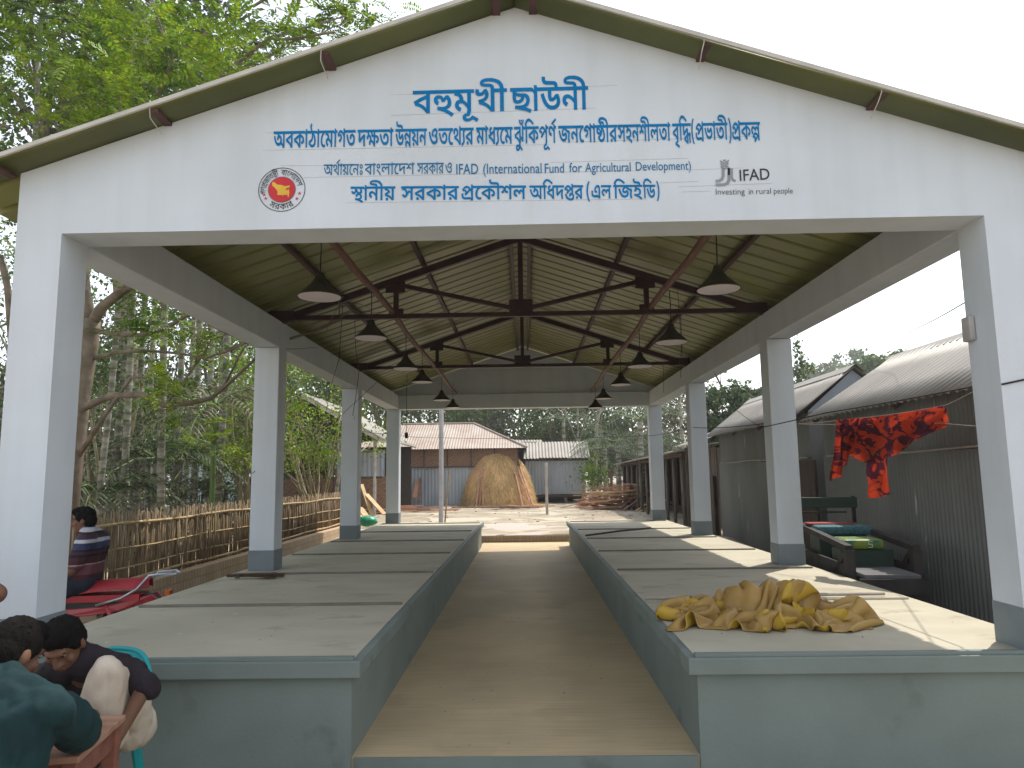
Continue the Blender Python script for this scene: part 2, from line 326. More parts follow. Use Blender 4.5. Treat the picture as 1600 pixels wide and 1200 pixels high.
GLYPHS = [[[158,156,0,-25,-25,0,0,-131,-29,0,-17,20,-22,17,-26,11,-22,5,-12,28,51,25,53,20,-5,-9,0,14,-106,0,0,25],[104,105,5,-6,-34,-12,-33,-16,24,-8,19,-10,20,-19,4,-5,-5,-2]],
[[46,121,15,-2,13,-5,14,-17,-5,0,16,20,22,3,-9,-21,-19,-25,-23,-1,-4,14,-7,8,-9,2,-8,-2,-3,-6,1,-6,10,-9,-12,-24,-10,6,-12,10,-6,14,-1,13,2,10,9,10,14,7],[147,69,-4,-20,-5,-8,-10,-9,-14,-7,-17,-5,-5,9,39,-16,34,-20,-16,-21,-26,17,-27,14,-30,10,-33,8,6,24,23,-4,23,0,14,3,12,8,6,11,0,13,-5,13,-10,11,19,20,12,-13,9,-15],[165,156,0,-25,-167,0,0,25]],
[[162,156,0,-25,-24,0,0,-131,-30,0,0,33,5,-13,-25,29,-11,8,-11,5,-15,-1,-6,-3,-3,-7,1,-7,2,-4,17,-10,-9,-26,-15,6,-15,12,-10,17,-1,11,1,9,7,15,7,6,11,5,21,2,22,-5,16,-10,17,-18,-5,-3,-1,80,-110,0,0,25],[79,80,-1,-7,-29,7,-3,17,-8,11,-10,5,-21,3,5,24,34,-8,18,-10,10,-15,4,-12]],
[[-47,-64,-15,2,-10,4,-9,10,-3,10,1,13,5,8,12,7,15,3,0,11,29,0,0,-16,-11,-15,-15,0,-6,-2,-3,-7,4,-5,9,-2,12,2,11,6,12,12,20,-8,30,-16,-14,-21,-31,19,-20,-11]],
[[186,156,0,-25,-24,0,0,-131,-30,0,-17,19,-21,15,-24,11,-28,7,-8,28,14,-7,26,-5,20,-7,20,-11,19,-17,-1,139,24,0,5,-16],[117,116,-1,-11,-6,-14,-15,-15,-16,-8,-22,-4,-18,4,-5,12,35,9,8,4,8,8,3,9,0,9,-4,8,-11,10,26,19,13,-18,4,-13],[47,106,-17,3,-9,5,-6,7,-4,17,6,19,26,-7,-2,-6,0,-7,4,-5,6,-1,8,1,7,4,13,16,20,4,3,-10,-18,-25,-18,-12]],
[[76,131,-25,0,0,-131,-29,0,0,131,-24,0,0,25,24,0,-4,15,-5,8,-14,13,-26,10,-41,4,-18,-1,-15,-3,-7,-5,1,-3,3,-2,51,-2,10,-3,11,-6,7,-11,2,-16,-27,0,-3,10,-7,4,-43,2,-21,5,-6,5,-4,6,-1,15,6,10,11,9,27,8,47,1,35,-6,28,-12,10,-8,9,-9,7,-11,4,-13,3,-14,24,0]],
[[166,74,-1,-10,-5,-14,-8,-11,-10,-8,-17,-8,-24,-5,-5,12,44,-8,40,-12,-9,-24,-27,10,-36,9,-35,6,-36,4,3,25,31,-3,28,2,21,7,13,12,4,15,-3,12,-6,6,-7,4,-11,2,-12,0,-3,21,27,0,11,-2,12,-5,10,-8,6,-9],[59,50,-22,4,-8,5,-6,8,-4,19,0,47,29,0,0,-50,2,-6,6,-4,12,0,11,4,9,7,3,8,-5,4,-15,1,-12,3,-15,9,-6,5,4,21,12,-10,9,-5,38,-2,16,-14,2,-7,-1,-13,-4,-9,-6,-8,-13,-9,-10,-5],[-2,131,0,25,185,0,0,-25]],
[[76,156,0,-25,-25,0,0,-131,-29,0,0,113,-5,8,-6,6,-13,4,0,25,9,-1,6,-3,10,-12,-1,32,23,0,6,-16]],
[[127,156,-3,10,-8,5,-56,1,-16,3,-11,5,-8,7,-6,10,-2,13,1,18,28,-2,1,-19,4,-6,7,-3,61,-2,12,-2,9,-4,7,-6,4,-7,4,-21],[186,156,0,-25,-88,0,0,-38,3,-7,5,-1,8,3,16,18,26,5,11,-20,4,-15,2,-16,-1,-12,-4,-11,-6,-10,-8,-8,-11,-6,-20,-7,-22,-1,-19,3,-18,7,-16,12,-15,17,-9,15,-12,28,-7,22,28,8,11,-33,17,-30,15,-14,11,-6,12,-2,13,0,12,2,13,10,5,8,2,15,-4,13,-8,12,22,3,-14,-17,-18,-13,-14,-5,-16,0,-13,6,-8,14,-3,15,0,36,-70,0,0,25]],
[[159,156,0,-25,-25,0,0,-131,-29,0,0,55,5,-14,-21,23,-22,13,-17,2,-6,-3,-4,-6,-1,-7,3,-6,15,-10,-14,-25,-12,6,-13,12,-8,15,-1,21,8,15,6,6,11,5,16,3,23,-4,19,-11,19,-16,-5,-2,-1,59,-107,0,0,25]],
[[238,156,0,-25,-24,0,0,-131,-30,0,-14,20,-29,20,12,20,18,-12,14,-14,-1,97,-186,0,0,25],[98,21,-15,1,-15,4,-14,7,-12,10,-12,13,-11,18,-14,34,28,8,13,-33,16,-22,13,-9,22,-5,17,2,13,9,5,13,-2,15,-9,10,-14,2,-5,-3,-3,-4,2,-13,-28,-5,-4,18,2,12,4,6,14,10,19,3,19,-2,19,-10,9,-12,6,-15,0,-22,-6,-15,-10,-12,-11,-6,-12,-4],[84,109,-3,9,-4,6,-6,4,-12,4,15,11,12,-2,14,-8,6,-5,6,-10,2,-8]],
[[213,156,0,-25,-81,0,0,-131,-29,0,-17,20,-22,17,-25,11,-22,5,-12,28,50,25,54,19,-5,-8,0,14,-106,0,0,25],[103,104,5,-6,-31,-11,-35,-16,24,-8,19,-11,20,-18,3,-4,-4,-3],[202,66,-3,-15,-6,-8,-6,-4,-16,-5,-23,1,1,25,12,0,8,2,4,6,0,8,-7,10,-9,6,-28,8,0,25,30,-8,24,-13,9,-9,6,-11]],
[[75,0,-18,2,-21,8,-17,13,-13,16,8,26,27,7,9,5,9,9,7,20,-1,14,-2,11,-65,0,0,25,52,0,-15,23,-3,19,6,15,16,16,21,-20,-11,-11,-2,-14,5,-11,14,-17,77,0,0,-25,-49,0,22,-27,9,-21,3,-15,0,-15,-2,-13,-5,-12,-8,-10,-15,-11,-13,-4],[75,26,13,1,13,7,9,12,3,11,-1,18,-4,13,-13,23,-18,21,7,1,6,-19,1,-14,-2,-15,-6,-14,-7,-10,-12,-8,-15,-7,-20,-6,3,17,5,-11,10,-11,13,-7]],
[[99,156,0,-25,-15,-2,-14,-8,-12,-11,-13,-22,-4,-22,3,-21,8,-13,8,-5,9,-2,12,0,10,4,11,-22,-9,-5,-13,-3,-17,0,-13,3,-11,5,-10,7,-11,15,-6,20,-1,23,4,20,13,23,18,18,18,9,-16,-10,-50,-1,0,25]],
[[121,0,0,102,6,-12,-27,30,-12,7,-13,5,-20,-2,-9,-6,-11,-11,-3,0,16,7,23,-1,14,-9,7,-14,0,-12,-6,-16,-14,-15,-23,-15,-17,25,27,15,5,9,-1,8,-5,4,-9,1,-20,-7,-25,20,14,19,12,11,17,11,14,3,15,0,17,-6,17,-11,21,-20,-9,3,-1,49,23,0,6,-16,25,0,0,-25,-25,0,0,-131]],
[[106,9,-18,2,-16,4,-15,8,-14,12,-13,15,-11,20,-14,39,28,8,14,-38,16,-26,15,-12,12,-4,13,-1,20,3,13,9,5,14,-1,18,-5,8,-6,5,-7,3,-10,0,-6,-3,-3,-5,1,-16,-28,-4,-4,19,2,13,4,6,5,5,11,6,21,4,19,-3,11,-5,9,-6,11,-13,5,-17,0,-24,-5,-16,-11,-13,-11,-7,-20,-6],[184,156,0,-25,-186,0,0,25]],
[[160,156,0,-25,-111,0,0,-71,-7,5,22,19,27,18,31,15,21,-19,-8,-20,-3,-23,2,-26,6,-25,-28,-6,-4,10,-5,27,0,24,4,21,8,20,8,-11,-17,-8,-23,-14,-40,-34,-24,16,0,82,-21,0,0,25]],
[[241,156,0,-25,-78,0,0,-131,-29,0,0,131,-136,0,0,25],[231,62,-4,-16,-12,-12,-16,-5,-20,1,1,25,14,0,5,3,2,7,-2,8,-8,5,-9,3,-50,2,-17,3,-9,5,-11,10,-5,9,-2,11,1,19,27,-4,-1,-12,2,-8,5,-5,6,-3,57,-3,23,-7,12,-8,6,-7,3,-8],[89,64,13,-2,14,-6,10,-8,12,-14,3,-3,-2,-16,-4,-11,-21,25,-11,8,-8,2,-8,-1,-5,-3,-1,-7,3,-10,-29,-5,-4,19,1,9,3,8,5,6,9,5],[47,112,24,-4,16,-12,5,-8,5,-15,-1,-26,-28,1,1,13,-2,12,-4,9,-8,5,-9,0,-5,-3,-2,-6,2,-10,-28,-4,-5,17,2,9,3,8,5,5,9,6],[26,96,1,15,-4,12,-8,10,-13,7,35,6,10,-9,6,-12,3,-13,-1,-17,0,-2]],
[[162,156,0,-25,-25,0,0,-80,-29,0,0,21,2,-13,-26,24,-16,9,-12,2,-10,0,-7,-6,2,-10,12,-8,-13,-23,-16,9,-11,12,-3,9,-2,9,4,16,10,11,14,6,22,1,18,-5,23,-15,12,-10,-3,-2,0,43,-110,0,0,25],[57,49,16,-2,14,-6,13,-9,13,-12,12,-14,-14,-16,-24,25,-10,6,-11,3,-9,0,-4,-5,1,-7,8,-6,-12,-21,-19,12,-5,7,-3,9,0,10,2,9,6,8,8,5],[137,52,0,-63,-29,0,0,63]],
[[166,156,0,-25,-24,0,0,-131,-30,0,-13,14,-21,15,-26,10,-32,7,-11,26,48,27,-23,11,-27,7,9,20,7,-6,-25,0,0,25],[112,131,-73,0,1,1,17,-6,26,-19,3,-2,2,-19,-45,-23,-1,3,17,-4,28,-11,24,-18,7,-8,-4,-2],[44,-5,-8,1,-5,4,-4,7,-1,5,2,8,3,5,5,3,8,2,5,-1,7,-4,4,-7,1,-6,-2,-8,-3,-4,-7,-5]],
[[131,157,23,-3,11,-7,8,-9,4,-12,0,-12,-2,-9,-7,-12,-16,-14,-26,-13,-11,24,15,7,11,7,5,7,1,8,-1,7,-5,4,-7,3,-9,-1,-18,-6,-8,-7,-5,-6,-1,-6,2,-4,10,-3,-7,-25,-13,2,-9,5,-8,7,-5,13,1,12,7,15,9,10,16,10,20,7],[179,55,0,-9,-5,-14,-11,-11,-15,-9,-29,-4,-15,0,-21,5,-26,14,-11,10,-11,13,-18,35,-12,35,28,8,13,-36,14,-27,16,-18,19,-10,14,-3,13,0,14,4,7,4,6,11,-1,11,-7,10,-13,7,28,12,17,-16,5,-13]],
[[177,156,0,-25,-24,0,0,-131,-30,0,-19,20,-22,16,-26,11,-24,5,-7,28,14,-7,26,-5,19,-7,20,-11,20,-17,-1,139,24,0,5,-16],[56,156,19,-2,19,-9,11,-14,3,-17,-2,-16,-4,-6,-10,-12,-23,-12,-21,-4,-14,3,-9,13,26,6,17,8,5,5,5,8,0,9,-2,6,-6,6,-6,3,-12,1,-7,-2,-5,-4,-1,-6,2,-5,5,-5,-18,-19,-15,15,-3,10,0,9,4,14,9,8,16,8]],
[[72,156,0,-25,-20,0,15,5,-14,-15,-5,-15,0,-18,7,-41,0,-15,-4,-14,-9,-11,-10,-8,-14,-7,-18,-5,-7,24,15,5,9,6,6,6,2,8,1,16,-8,35,0,17,4,15,12,16,-1,-4,-35,0,0,25]],
[[158,156,0,-25,-25,0,0,-131,-29,0,-17,20,-22,17,-26,11,-22,5,-12,28,51,25,53,20,-5,-9,0,14,-106,0,0,25],[104,105,5,-6,-34,-12,-33,-16,24,-8,19,-10,20,-19,4,-5,-5,-2],[44,-3,-8,2,-5,3,-4,7,-1,6,2,8,3,5,5,3,8,2,8,-2,4,-3,4,-7,1,-6,-2,-8,-3,-5,-7,-4]],
[[158,156,0,-25,-25,0,0,-131,-29,0,-17,20,-22,17,-26,11,-22,5,-12,28,40,21,32,13,32,11,-5,-9,0,39],[104,105,5,-6,-34,-12,-33,-16,24,-8,19,-10,20,-19,4,-5,-5,-2],[59,157,15,-1,-2,-23,-15,-2,-5,-4,1,-8,7,-7,16,-6,-18,-17,-15,8,-11,10,-7,11,-1,10,2,11,7,10,12,7]],
[[132,156,0,-156,-29,0,-17,20,-22,17,-25,11,-22,5,-12,28,50,25,53,20,-4,-8,0,13,-106,0,0,25],[103,105,5,-6,-31,-11,-35,-17,24,-8,19,-11,20,-18,3,-4,-4,-3],[212,156,0,-25,-25,0,0,-113,-29,0,-19,23,-28,19,3,23,28,-16,21,-20,-4,-2,-1,15,0,112,24,0,5,-16]],
[[-75,-66,-14,1,-10,5,-8,6,-5,10,-1,13,4,9,11,10,11,4,27,1,25,-6,25,-13,33,-23,-16,-19,-34,26,-15,8,-15,5,-17,2,-8,-3,-4,-7,4,-7,7,-2,7,0,6,3,6,6,4,14,1,26,29,0,0,-19,-4,-18,-8,-15,-9,-9,-14,-6]],
[[13,218,-5,-20,-10,-16,-17,-10,-17,-3,-18,3,-17,9,-11,16,-5,21,24,2,2,-10,5,-12,6,-5,13,-3,9,2,9,6,4,7,4,16],[-24,210,-4,-9,-9,-3,-10,3,-3,9,3,8,10,3,10,-3]],
[[76,156,0,-25,-25,0,0,-131,-29,0,0,131,-24,0,0,25,23,0,-16,20,18,26,14,13,16,9,17,4,23,1,18,-3,19,-7,25,-13,32,-20,-15,-20,-34,22,-21,10,-20,6,-24,-1,-18,-10,-17,-21,12,-16]],
[[191,156,0,-25,-25,0,0,-131,-29,0,0,98,2,-13,-16,20,-16,15,-16,9,-13,3,-14,-1,-10,-4,-12,-9,-14,-15,-1,5,15,6,13,1,8,-2,6,-5,5,-9,0,-19,-7,2,1,1,49,45,18,-18,-73,-67,-21,19,23,21,-10,-12,-9,-6,8,13,1,8,-3,5,-4,3,-6,1,-14,-4,-23,21,26,28,13,9,15,6,21,2,23,-6,12,-8,17,-15,9,-9,-2,-4,-1,57,23,0,6,-16]],
[[162,156,0,-25,-25,0,0,-131,-29,0,0,106,5,-15,-18,21,-18,14,-19,6,-13,-5,-5,-5,-1,-6,1,-9,3,-6,12,-7,17,-2,-3,-30,-15,3,-24,9,-15,15,-6,19,2,21,6,12,10,9,17,6,14,1,14,-3,13,-5,11,-8,18,-17,-5,0,-1,48,23,0,6,-16]],
[[-72,184,85,45,12,-21,-84,-47]],
[[107,10,-19,1,-19,6,-17,10,-10,9,-14,18,-9,16,-14,39,28,8,11,-32,12,-23,15,-15,10,-6,12,-4,26,0,13,6,6,6,3,12,-2,12,-4,11,21,-1,-19,-14,-17,-8,-21,-2,-15,3,-9,6,-6,8,-2,20,3,12,5,8,19,15,-96,0,0,25,249,0,0,-25,-104,0,-22,-10,-18,-12,-7,-12,0,-6,4,-6,6,-1,8,1,19,11,32,-10,4,-23,0,-13,-3,-9,-5,-9,-8,-8,-9,-7,-13,-5],[218,50,2,-22,7,-24,-29,-6,-7,26,-2,22,1,22,5,21,-21,3,-22,9,-16,13,-11,15,30,4,12,-12,12,-5,18,-3,18,1,14,-23,-8,-19]],
[[106,0,-18,2,-15,5,-20,12,-15,16,9,25,25,4,16,10,6,15,3,13,0,15,-3,14,-96,0,0,25,83,0,-15,23,-3,19,6,15,16,16,21,-20,-11,-11,-2,-14,5,-11,14,-17,77,0,0,-25,-49,0,22,-27,9,-21,3,-15,0,-15,-2,-13,-5,-12,-12,-14,-11,-7,-21,-6],[106,26,13,1,13,7,9,12,3,11,-1,18,-4,13,-13,23,-17,21,6,1,6,-18,1,-15,-2,-15,-5,-14,-8,-10,-12,-9,-16,-7,-21,-6,3,18,6,-11,11,-11,13,-7],[63,141,-15,-10,-8,-9,-3,-11,3,-11,9,-8,17,-3,19,3,16,8,-3,-23,-16,-7,-18,-3,-21,2,-14,5,-11,8,-7,11,-3,14,4,16,7,10,10,8],[44,138,38,-23,31,-28,-13,-13,-33,30,-40,23]],
[[178,156,0,-25,-25,0,0,-131,-29,0,0,81,6,-12,-14,14,-5,2,-5,-2,-6,-5,-24,-37,-10,-9,-8,-4,-16,0,-13,5,-11,9,-11,15,21,13,13,-15,5,-1,7,1,7,8,24,37,5,5,8,4,9,1,8,-2,15,-12,-4,-1,-1,36,-126,0,0,25],[62,63,-6,29,-7,11,-16,8,-26,4,8,27,17,-8,26,-8,9,-5,6,-7,5,-12,2,-17]],
[[64,122,17,-1,19,-6,13,-9,8,-12,4,-13,-1,-12,-4,-13,-4,-6,-10,-9,-23,-8,-9,-2,-4,8,39,-15,34,-20,-16,-21,-26,17,-27,13,-29,11,-33,7,5,24,27,-4,24,1,16,5,8,9,3,10,-3,11,-8,8,-12,3,-13,0,-9,-3,-4,-6,1,-9,-27,-5,-4,21,6,12,6,5,11,6],[38,109,-2,7,-5,8,-6,4,-12,4,15,11,12,-2,14,-8,6,-5,6,-10,1,-8],[143,156,0,-25,-145,0,0,25]],
[[179,156,0,-25,-25,0,0,-131,-29,0,0,172,23,0,6,-16],[87,157,12,-1,13,-6,11,-10,9,-13,0,-32,-14,23,-13,10,-9,4,-8,0,-8,-3,-5,-5,-2,-12,5,-9,10,-5,16,-2,-3,-28,-19,3,-14,7,-9,10,-6,18,0,20,6,17,11,10],[20,157,17,-3,14,-9,9,-16,2,-21,-4,-17,-12,-14,-14,-6,-18,-3,-3,27,21,5,6,5,3,8,-2,10,-9,8,-13,1,-17,-2,-3,25]],
[[194,156,0,-25,-25,0,0,-131,-29,0,0,80,5,-12,-8,10,-9,7,-9,0,-8,-4,-2,-7,0,-13,-25,-2,-5,15,-10,10,-13,3,-12,-3,-5,-10,2,-11,8,-8,15,-7,-8,-25,-25,11,-11,9,-6,8,-5,18,2,18,9,14,14,9,18,3,16,-2,12,-5,16,-14,-4,1,5,9,8,6,8,3,16,-2,16,-11,-4,-4,-1,37,-142,0,0,25]],
[[-92,-18,66,28,9,-21,-49,-18,-1,6,30,-5,26,-9,21,-12,-12,-19,-36,17,-44,9]],
[[208,156,0,-25,-160,0,0,-65,-6,6,19,16,33,18,28,11,16,-18,0,-38,-29,-10,0,50,13,-12,-42,-20,-37,-27,-24,15,0,74,-21,0,0,25],[188,20,2,-20,4,-20,-27,-5,-6,26,-1,23,2,17,8,20,9,-9,-64,-19,-53,-22,3,5,24,-7,20,-13,0,40,29,18,0,-83,-29,0,-25,17,-34,10,-12,26,31,15,32,14,78,24,18,-18,-6,-18]],
[[63,-32,-18,31,-12,35,-6,36,1,38,5,24,7,24,11,22,12,20,28,0,-12,-21,-14,-34,-7,-36,-2,-24,4,-36,5,-24,8,-23,18,-32]],
[[203,156,0,-25,-25,0,0,-101,-29,0,0,68,2,-13,-23,27,-18,14,-20,6,-18,-2,-15,-9,-17,-18,-1,5,15,6,13,1,8,-2,6,-5,5,-9,0,-19,-7,2,1,1,49,45,18,-18,-73,-67,-21,19,23,21,-10,-12,-9,-6,8,13,0,8,-2,5,-4,3,-6,1,-14,-4,-23,21,26,28,13,9,15,6,21,2,23,-6,12,-8,17,-15,9,-9,-2,-4,-1,57,23,0,6,-16],[178,-11,-29,0,-8,11,-15,5,-63,-4,-20,3,-11,4,-13,9,-8,16,-2,19,2,20,29,-4,-3,-16,3,-14,8,-7,11,-4,21,0,41,3,17,-4,11,-9,0,31,29,0]],
[[109,8,-20,2,-19,5,-17,10,-10,9,-15,19,-8,16,-15,40,28,8,15,-41,9,-15,9,-11,11,-8,11,-5,24,-2,19,5,6,4,6,8,3,10,-1,14,-4,10,-6,9,22,20,9,-15,8,-21,1,-22,-5,-17,-9,-14,-15,-11,-21,-6],[100,66,-17,3,-9,5,-6,7,-4,17,6,19,27,-7,-3,-7,1,-8,3,-3,6,-1,8,1,7,4,13,15,25,4,0,-15,-16,-18,-19,-12],[188,156,0,-25,-190,0,0,25]],
[[20,-32,13,21,13,34,6,24,3,36,-3,37,-6,24,-8,23,-18,31,28,0,19,-31,12,-35,5,-36,-1,-38,-4,-24,-8,-24,-16,-32,-7,-10]],
[[204,156,0,-25,-25,0,0,-142,-29,0,0,104,6,-20,-19,17,-14,3,-6,-1,-5,-3,-2,-6,0,-9,-25,-2,-4,10,-10,9,-12,4,-12,-1,-7,-6,-1,-10,5,-7,10,-5,-13,-24,-18,10,-11,14,-4,18,4,16,10,12,16,7,22,1,18,-5,11,-7,11,-11,-8,-3,2,9,4,7,6,5,11,3,13,0,9,-3,20,-13,-7,2,0,27,-152,0,0,25],[96,65,14,-2,17,-7,16,-11,17,-17,4,-4,-7,-24,-18,20,-18,14,-15,6,-15,1,-17,-6,-20,-16,-1,3,12,6,11,2,12,-3,6,-7,2,-9,-1,-10,-28,-13,8,9,1,7,-2,4,-10,3,-12,-4,-21,19,16,17,16,13,18,7],[148,22,-66,-53,-17,17,18,15,7,2,43,36]],
[[228,156,0,-20,-25,0,0,-136,-22,0,-14,21,-27,23,7,17,20,-14,15,-18,-1,107,-183,0,0,20],[95,22,-14,2,-13,4,-13,6,-12,10,-11,13,-11,18,-14,35,20,6,15,-35,16,-23,14,-10,11,-4,12,-1,18,3,7,3,7,7,5,15,-2,18,-5,8,-6,5,-8,3,-10,0,-6,-3,-4,-5,2,-15,-21,-4,-4,18,3,13,13,11,17,4,20,-2,18,-10,9,-12,5,-15,1,-17,-7,-20,-10,-12,-9,-7,-18,-6],[86,115,-2,6,-6,8,-6,4,-12,5,8,11,22,-8,7,-5,7,-9,4,-12]],
[[167,156,0,-20,-26,0,0,-136,-22,0,-17,21,-22,17,-27,14,-23,6,-7,24,14,-8,24,-6,25,-12,20,-14,14,-16,-1,146,16,0,6,-16],[53,156,23,-3,15,-10,9,-15,1,-20,-5,-14,-10,-11,-15,-8,-30,-7,-12,2,-6,12,28,5,18,8,5,5,5,9,0,11,-2,6,-7,8,-8,2,-13,1,-10,-3,-6,-5,-2,-6,2,-6,6,-6,-12,-16,-14,14,-3,9,0,9,4,13,8,8,16,7]],
[[-65,178,82,51,10,-16,-81,-52]],
[[71,156,0,-20,-26,0,0,-136,-22,0,0,116,-4,9,-7,7,-6,3,-8,1,0,20,8,-1,8,-3,10,-12,-1,32,16,0,5,-16]],
[[161,156,0,-20,-26,0,0,-136,-22,0,-18,20,-22,15,-27,11,-25,5,-10,24,51,27,-22,13,-29,9,8,17,2,-5,-23,0,0,20],[113,136,-78,0,-4,2,24,-10,24,-16,5,-5,2,-15,-52,-26,-3,3,29,-7,25,-11,24,-20,9,-9,-4,-2],[45,-2,-11,4,-5,11,5,11,11,4,11,-4,4,-11,-4,-11]],
[[91,156,0,-20,-10,-1,-17,-9,-13,-13,-8,-12,-7,-19,-2,-23,5,-21,10,-13,10,-5,9,-1,10,1,10,4,9,-16,-18,-8,-12,-1,-12,1,-17,7,-9,7,-7,10,-7,19,-3,30,5,22,13,24,15,14,24,13,-16,-9,-55,-1,0,20]],
[[155,156,0,-20,-26,0,0,-136,-22,0,0,59,5,-13,-22,23,-20,13,-19,4,-9,-3,-6,-6,-2,-9,1,-8,6,-7,13,-7,-10,-19,-11,6,-13,11,-6,9,-3,10,2,19,9,13,17,9,22,1,17,-6,16,-10,18,-17,-3,-2,-1,7,-1,59,-109,0,0,20]],
[[19,121,2,12,7,12,12,8,15,3,15,-3,12,-8,7,-12,2,-12,-2,-12,-7,-12,-12,-8,-15,-3,-15,3,-12,8,-7,12],[37,121,2,-8,3,-5,13,-4,8,1,4,3,4,7,1,6,-2,8,-3,4,-7,4,-5,1,-6,-1,-7,-4,-4,-6],[19,35,2,11,7,12,12,8,15,3,15,-2,12,-8,7,-13,2,-11,-2,-12,-7,-12,-12,-8,-15,-3,-15,3,-12,8,-7,12],[37,35,2,-9,3,-4,5,-3,8,-2,5,1,7,4,4,7,1,6,-2,8,-3,4,-7,4,-5,1,-6,-1,-7,-4,-4,-7]],
[[153,156,0,-20,-26,0,0,-136,-22,0,-15,22,-23,18,-26,14,-22,5,-11,25,50,26,53,20,-5,-10,0,16,-108,0,0,20],[105,115,6,-6,-39,-15,-37,-19,27,-10,22,-13,19,-18,6,-10,-2,-1]],
[[32,79,18,-13,22,-21,19,-23,16,-23,-18,-9,-16,22,-17,20,-20,17,-18,12],[19,121,2,12,7,12,12,8,15,3,15,-3,12,-8,7,-12,2,-12,-2,-12,-7,-12,-12,-8,-15,-3,-15,3,-12,8,-7,12],[37,121,2,-8,3,-5,13,-4,8,1,4,3,4,7,1,6,-2,8,-3,5,-12,4,-6,-1,-7,-4,-4,-6]],
[[187,156,0,-20,-26,0,0,-136,-21,0,0,83,2,-8,-9,11,-7,5,-10,2,-9,-3,-5,-7,0,-17,-18,-1,-6,17,-10,10,-14,4,-7,-1,-7,-4,-4,-4,-2,-7,2,-13,8,-9,17,-8,-7,-20,-22,10,-16,16,-4,13,0,18,4,11,12,11,20,6,19,-1,12,-5,14,-14,-4,0,1,3,9,10,9,4,9,0,10,-2,10,-6,6,-5,-2,-4,-1,41,-142,0,0,20]],
[[155,156,0,-20,-113,0,0,-73,-4,5,17,16,27,19,24,12,14,5,17,-16,-9,-23,-4,-22,1,-26,8,-30,-21,-5,-7,28,-3,23,1,17,3,18,8,18,4,-3,-39,-22,-42,-36,-17,12,0,83,-22,0,0,20]],
[[173,156,0,-20,-26,0,0,-136,-21,0,0,172,15,0,6,-16],[90,157,11,-1,13,-6,11,-10,8,-13,-1,-27,-14,23,-13,11,-9,3,-12,0,-8,-5,-4,-5,-2,-14,5,-9,11,-7,17,-2,-2,-21,-18,2,-13,7,-9,9,-7,16,0,20,7,15,11,10],[19,157,21,-4,12,-10,7,-12,2,-21,-5,-15,-12,-13,-13,-6,-17,-2,-2,20,13,2,9,3,7,7,3,8,-2,13,-4,5,-6,3,-15,2,-17,-2,-2,20]],
[[174,156,0,-20,-26,0,0,-136,-21,0,0,87,6,-15,-17,18,-7,2,-6,-2,-7,-8,-24,-39,-10,-9,-8,-3,-12,0,-13,5,-10,9,-11,15,17,10,13,-16,7,-3,7,2,9,10,24,38,5,6,8,4,9,1,8,-3,18,-15,-5,0,-1,42,-129,0,0,20],[67,67,-7,30,-7,12,-17,8,-27,5,5,21,41,-13,9,-6,7,-7,5,-12,3,-17]],
[[153,156,0,-20,-26,0,0,-136,-22,0,-15,22,-23,18,-26,14,-22,5,-11,25,50,26,53,20,-5,-10,0,16,-108,0,0,20],[105,115,6,-6,-39,-15,-37,-19,27,-10,22,-13,19,-18,6,-10,-2,-1],[46,-2,-11,4,-5,11,5,12,11,4,11,-4,4,-12,-4,-11]],
[[206,156,0,-20,-81,0,0,-136,-21,0,-16,22,-22,19,-26,13,-21,5,-11,25,49,25,52,19,-5,-10,0,18,-106,0,0,20],[104,114,5,-7,-31,-11,-43,-21,22,-7,22,-13,18,-17,10,-14,-2,-1],[193,71,-3,-16,-11,-12,-16,-5,-20,2,1,19,13,0,9,2,5,8,0,9,-8,13,-10,7,-14,6,-17,3,0,20,29,-6,24,-14,8,-9,6,-10]],
[[128,157,21,-3,10,-7,7,-9,3,-11,1,-11,-2,-9,-7,-12,-15,-13,-25,-13,-8,20,25,12,8,11,2,8,-1,6,-4,7,-8,4,-10,1,-10,-2,-12,-5,-10,-7,-6,-7,-2,-7,2,-6,3,-3,8,-2,-5,-20,-19,7,-6,6,-5,11,1,12,6,13,12,13,12,8,19,7],[172,56,0,-8,-5,-14,-10,-12,-15,-8,-28,-4,-14,1,-19,5,-24,14,-21,25,-18,36,-11,34,20,6,13,-37,15,-29,17,-20,19,-11,15,-3,14,0,16,4,7,5,6,12,0,12,-8,12,-14,8,22,9,11,-8,6,-8,4,-8]],
[[128,71,-19,3,-12,5,-13,11,-5,10,3,1,-8,-18,-9,-9,-14,-5,-13,1,-16,7,-17,21,21,13,12,-14,7,-2,6,1,5,4,4,7,4,25,28,0,5,-18,9,-13,11,-6,13,-1,4,2,5,6,1,11,-5,12,-12,13,30,4,9,-11,6,-14,2,-12,-2,-13,-5,-9,-9,-7,-11,-4],[187,156,0,-25,-189,0,0,25],[113,81,22,-2,19,-9,10,-12,4,-16,-3,-14,-11,-13,-17,-8,-25,-5,7,14,30,-9,27,-12,8,-4,-11,-21,-49,21,-26,8,-34,6,5,24,21,-4,22,-1,16,3,8,7,3,9,-2,9,-7,6,-9,3,-10,-1,-7,-3,-2,-7,1,-7,-27,-4,-3,10,-1,9,6,11,14,9]],
[[51,0,-29,0,0,131,-24,0,0,25,78,0,0,-25,-25,0],[23,156,-3,10,-8,5,-63,1,-16,3,-11,5,-8,7,-6,10,-2,13,1,18,28,-2,1,-19,4,-6,7,-3,68,-2,12,-2,9,-4,7,-6,4,-7,4,-21]],
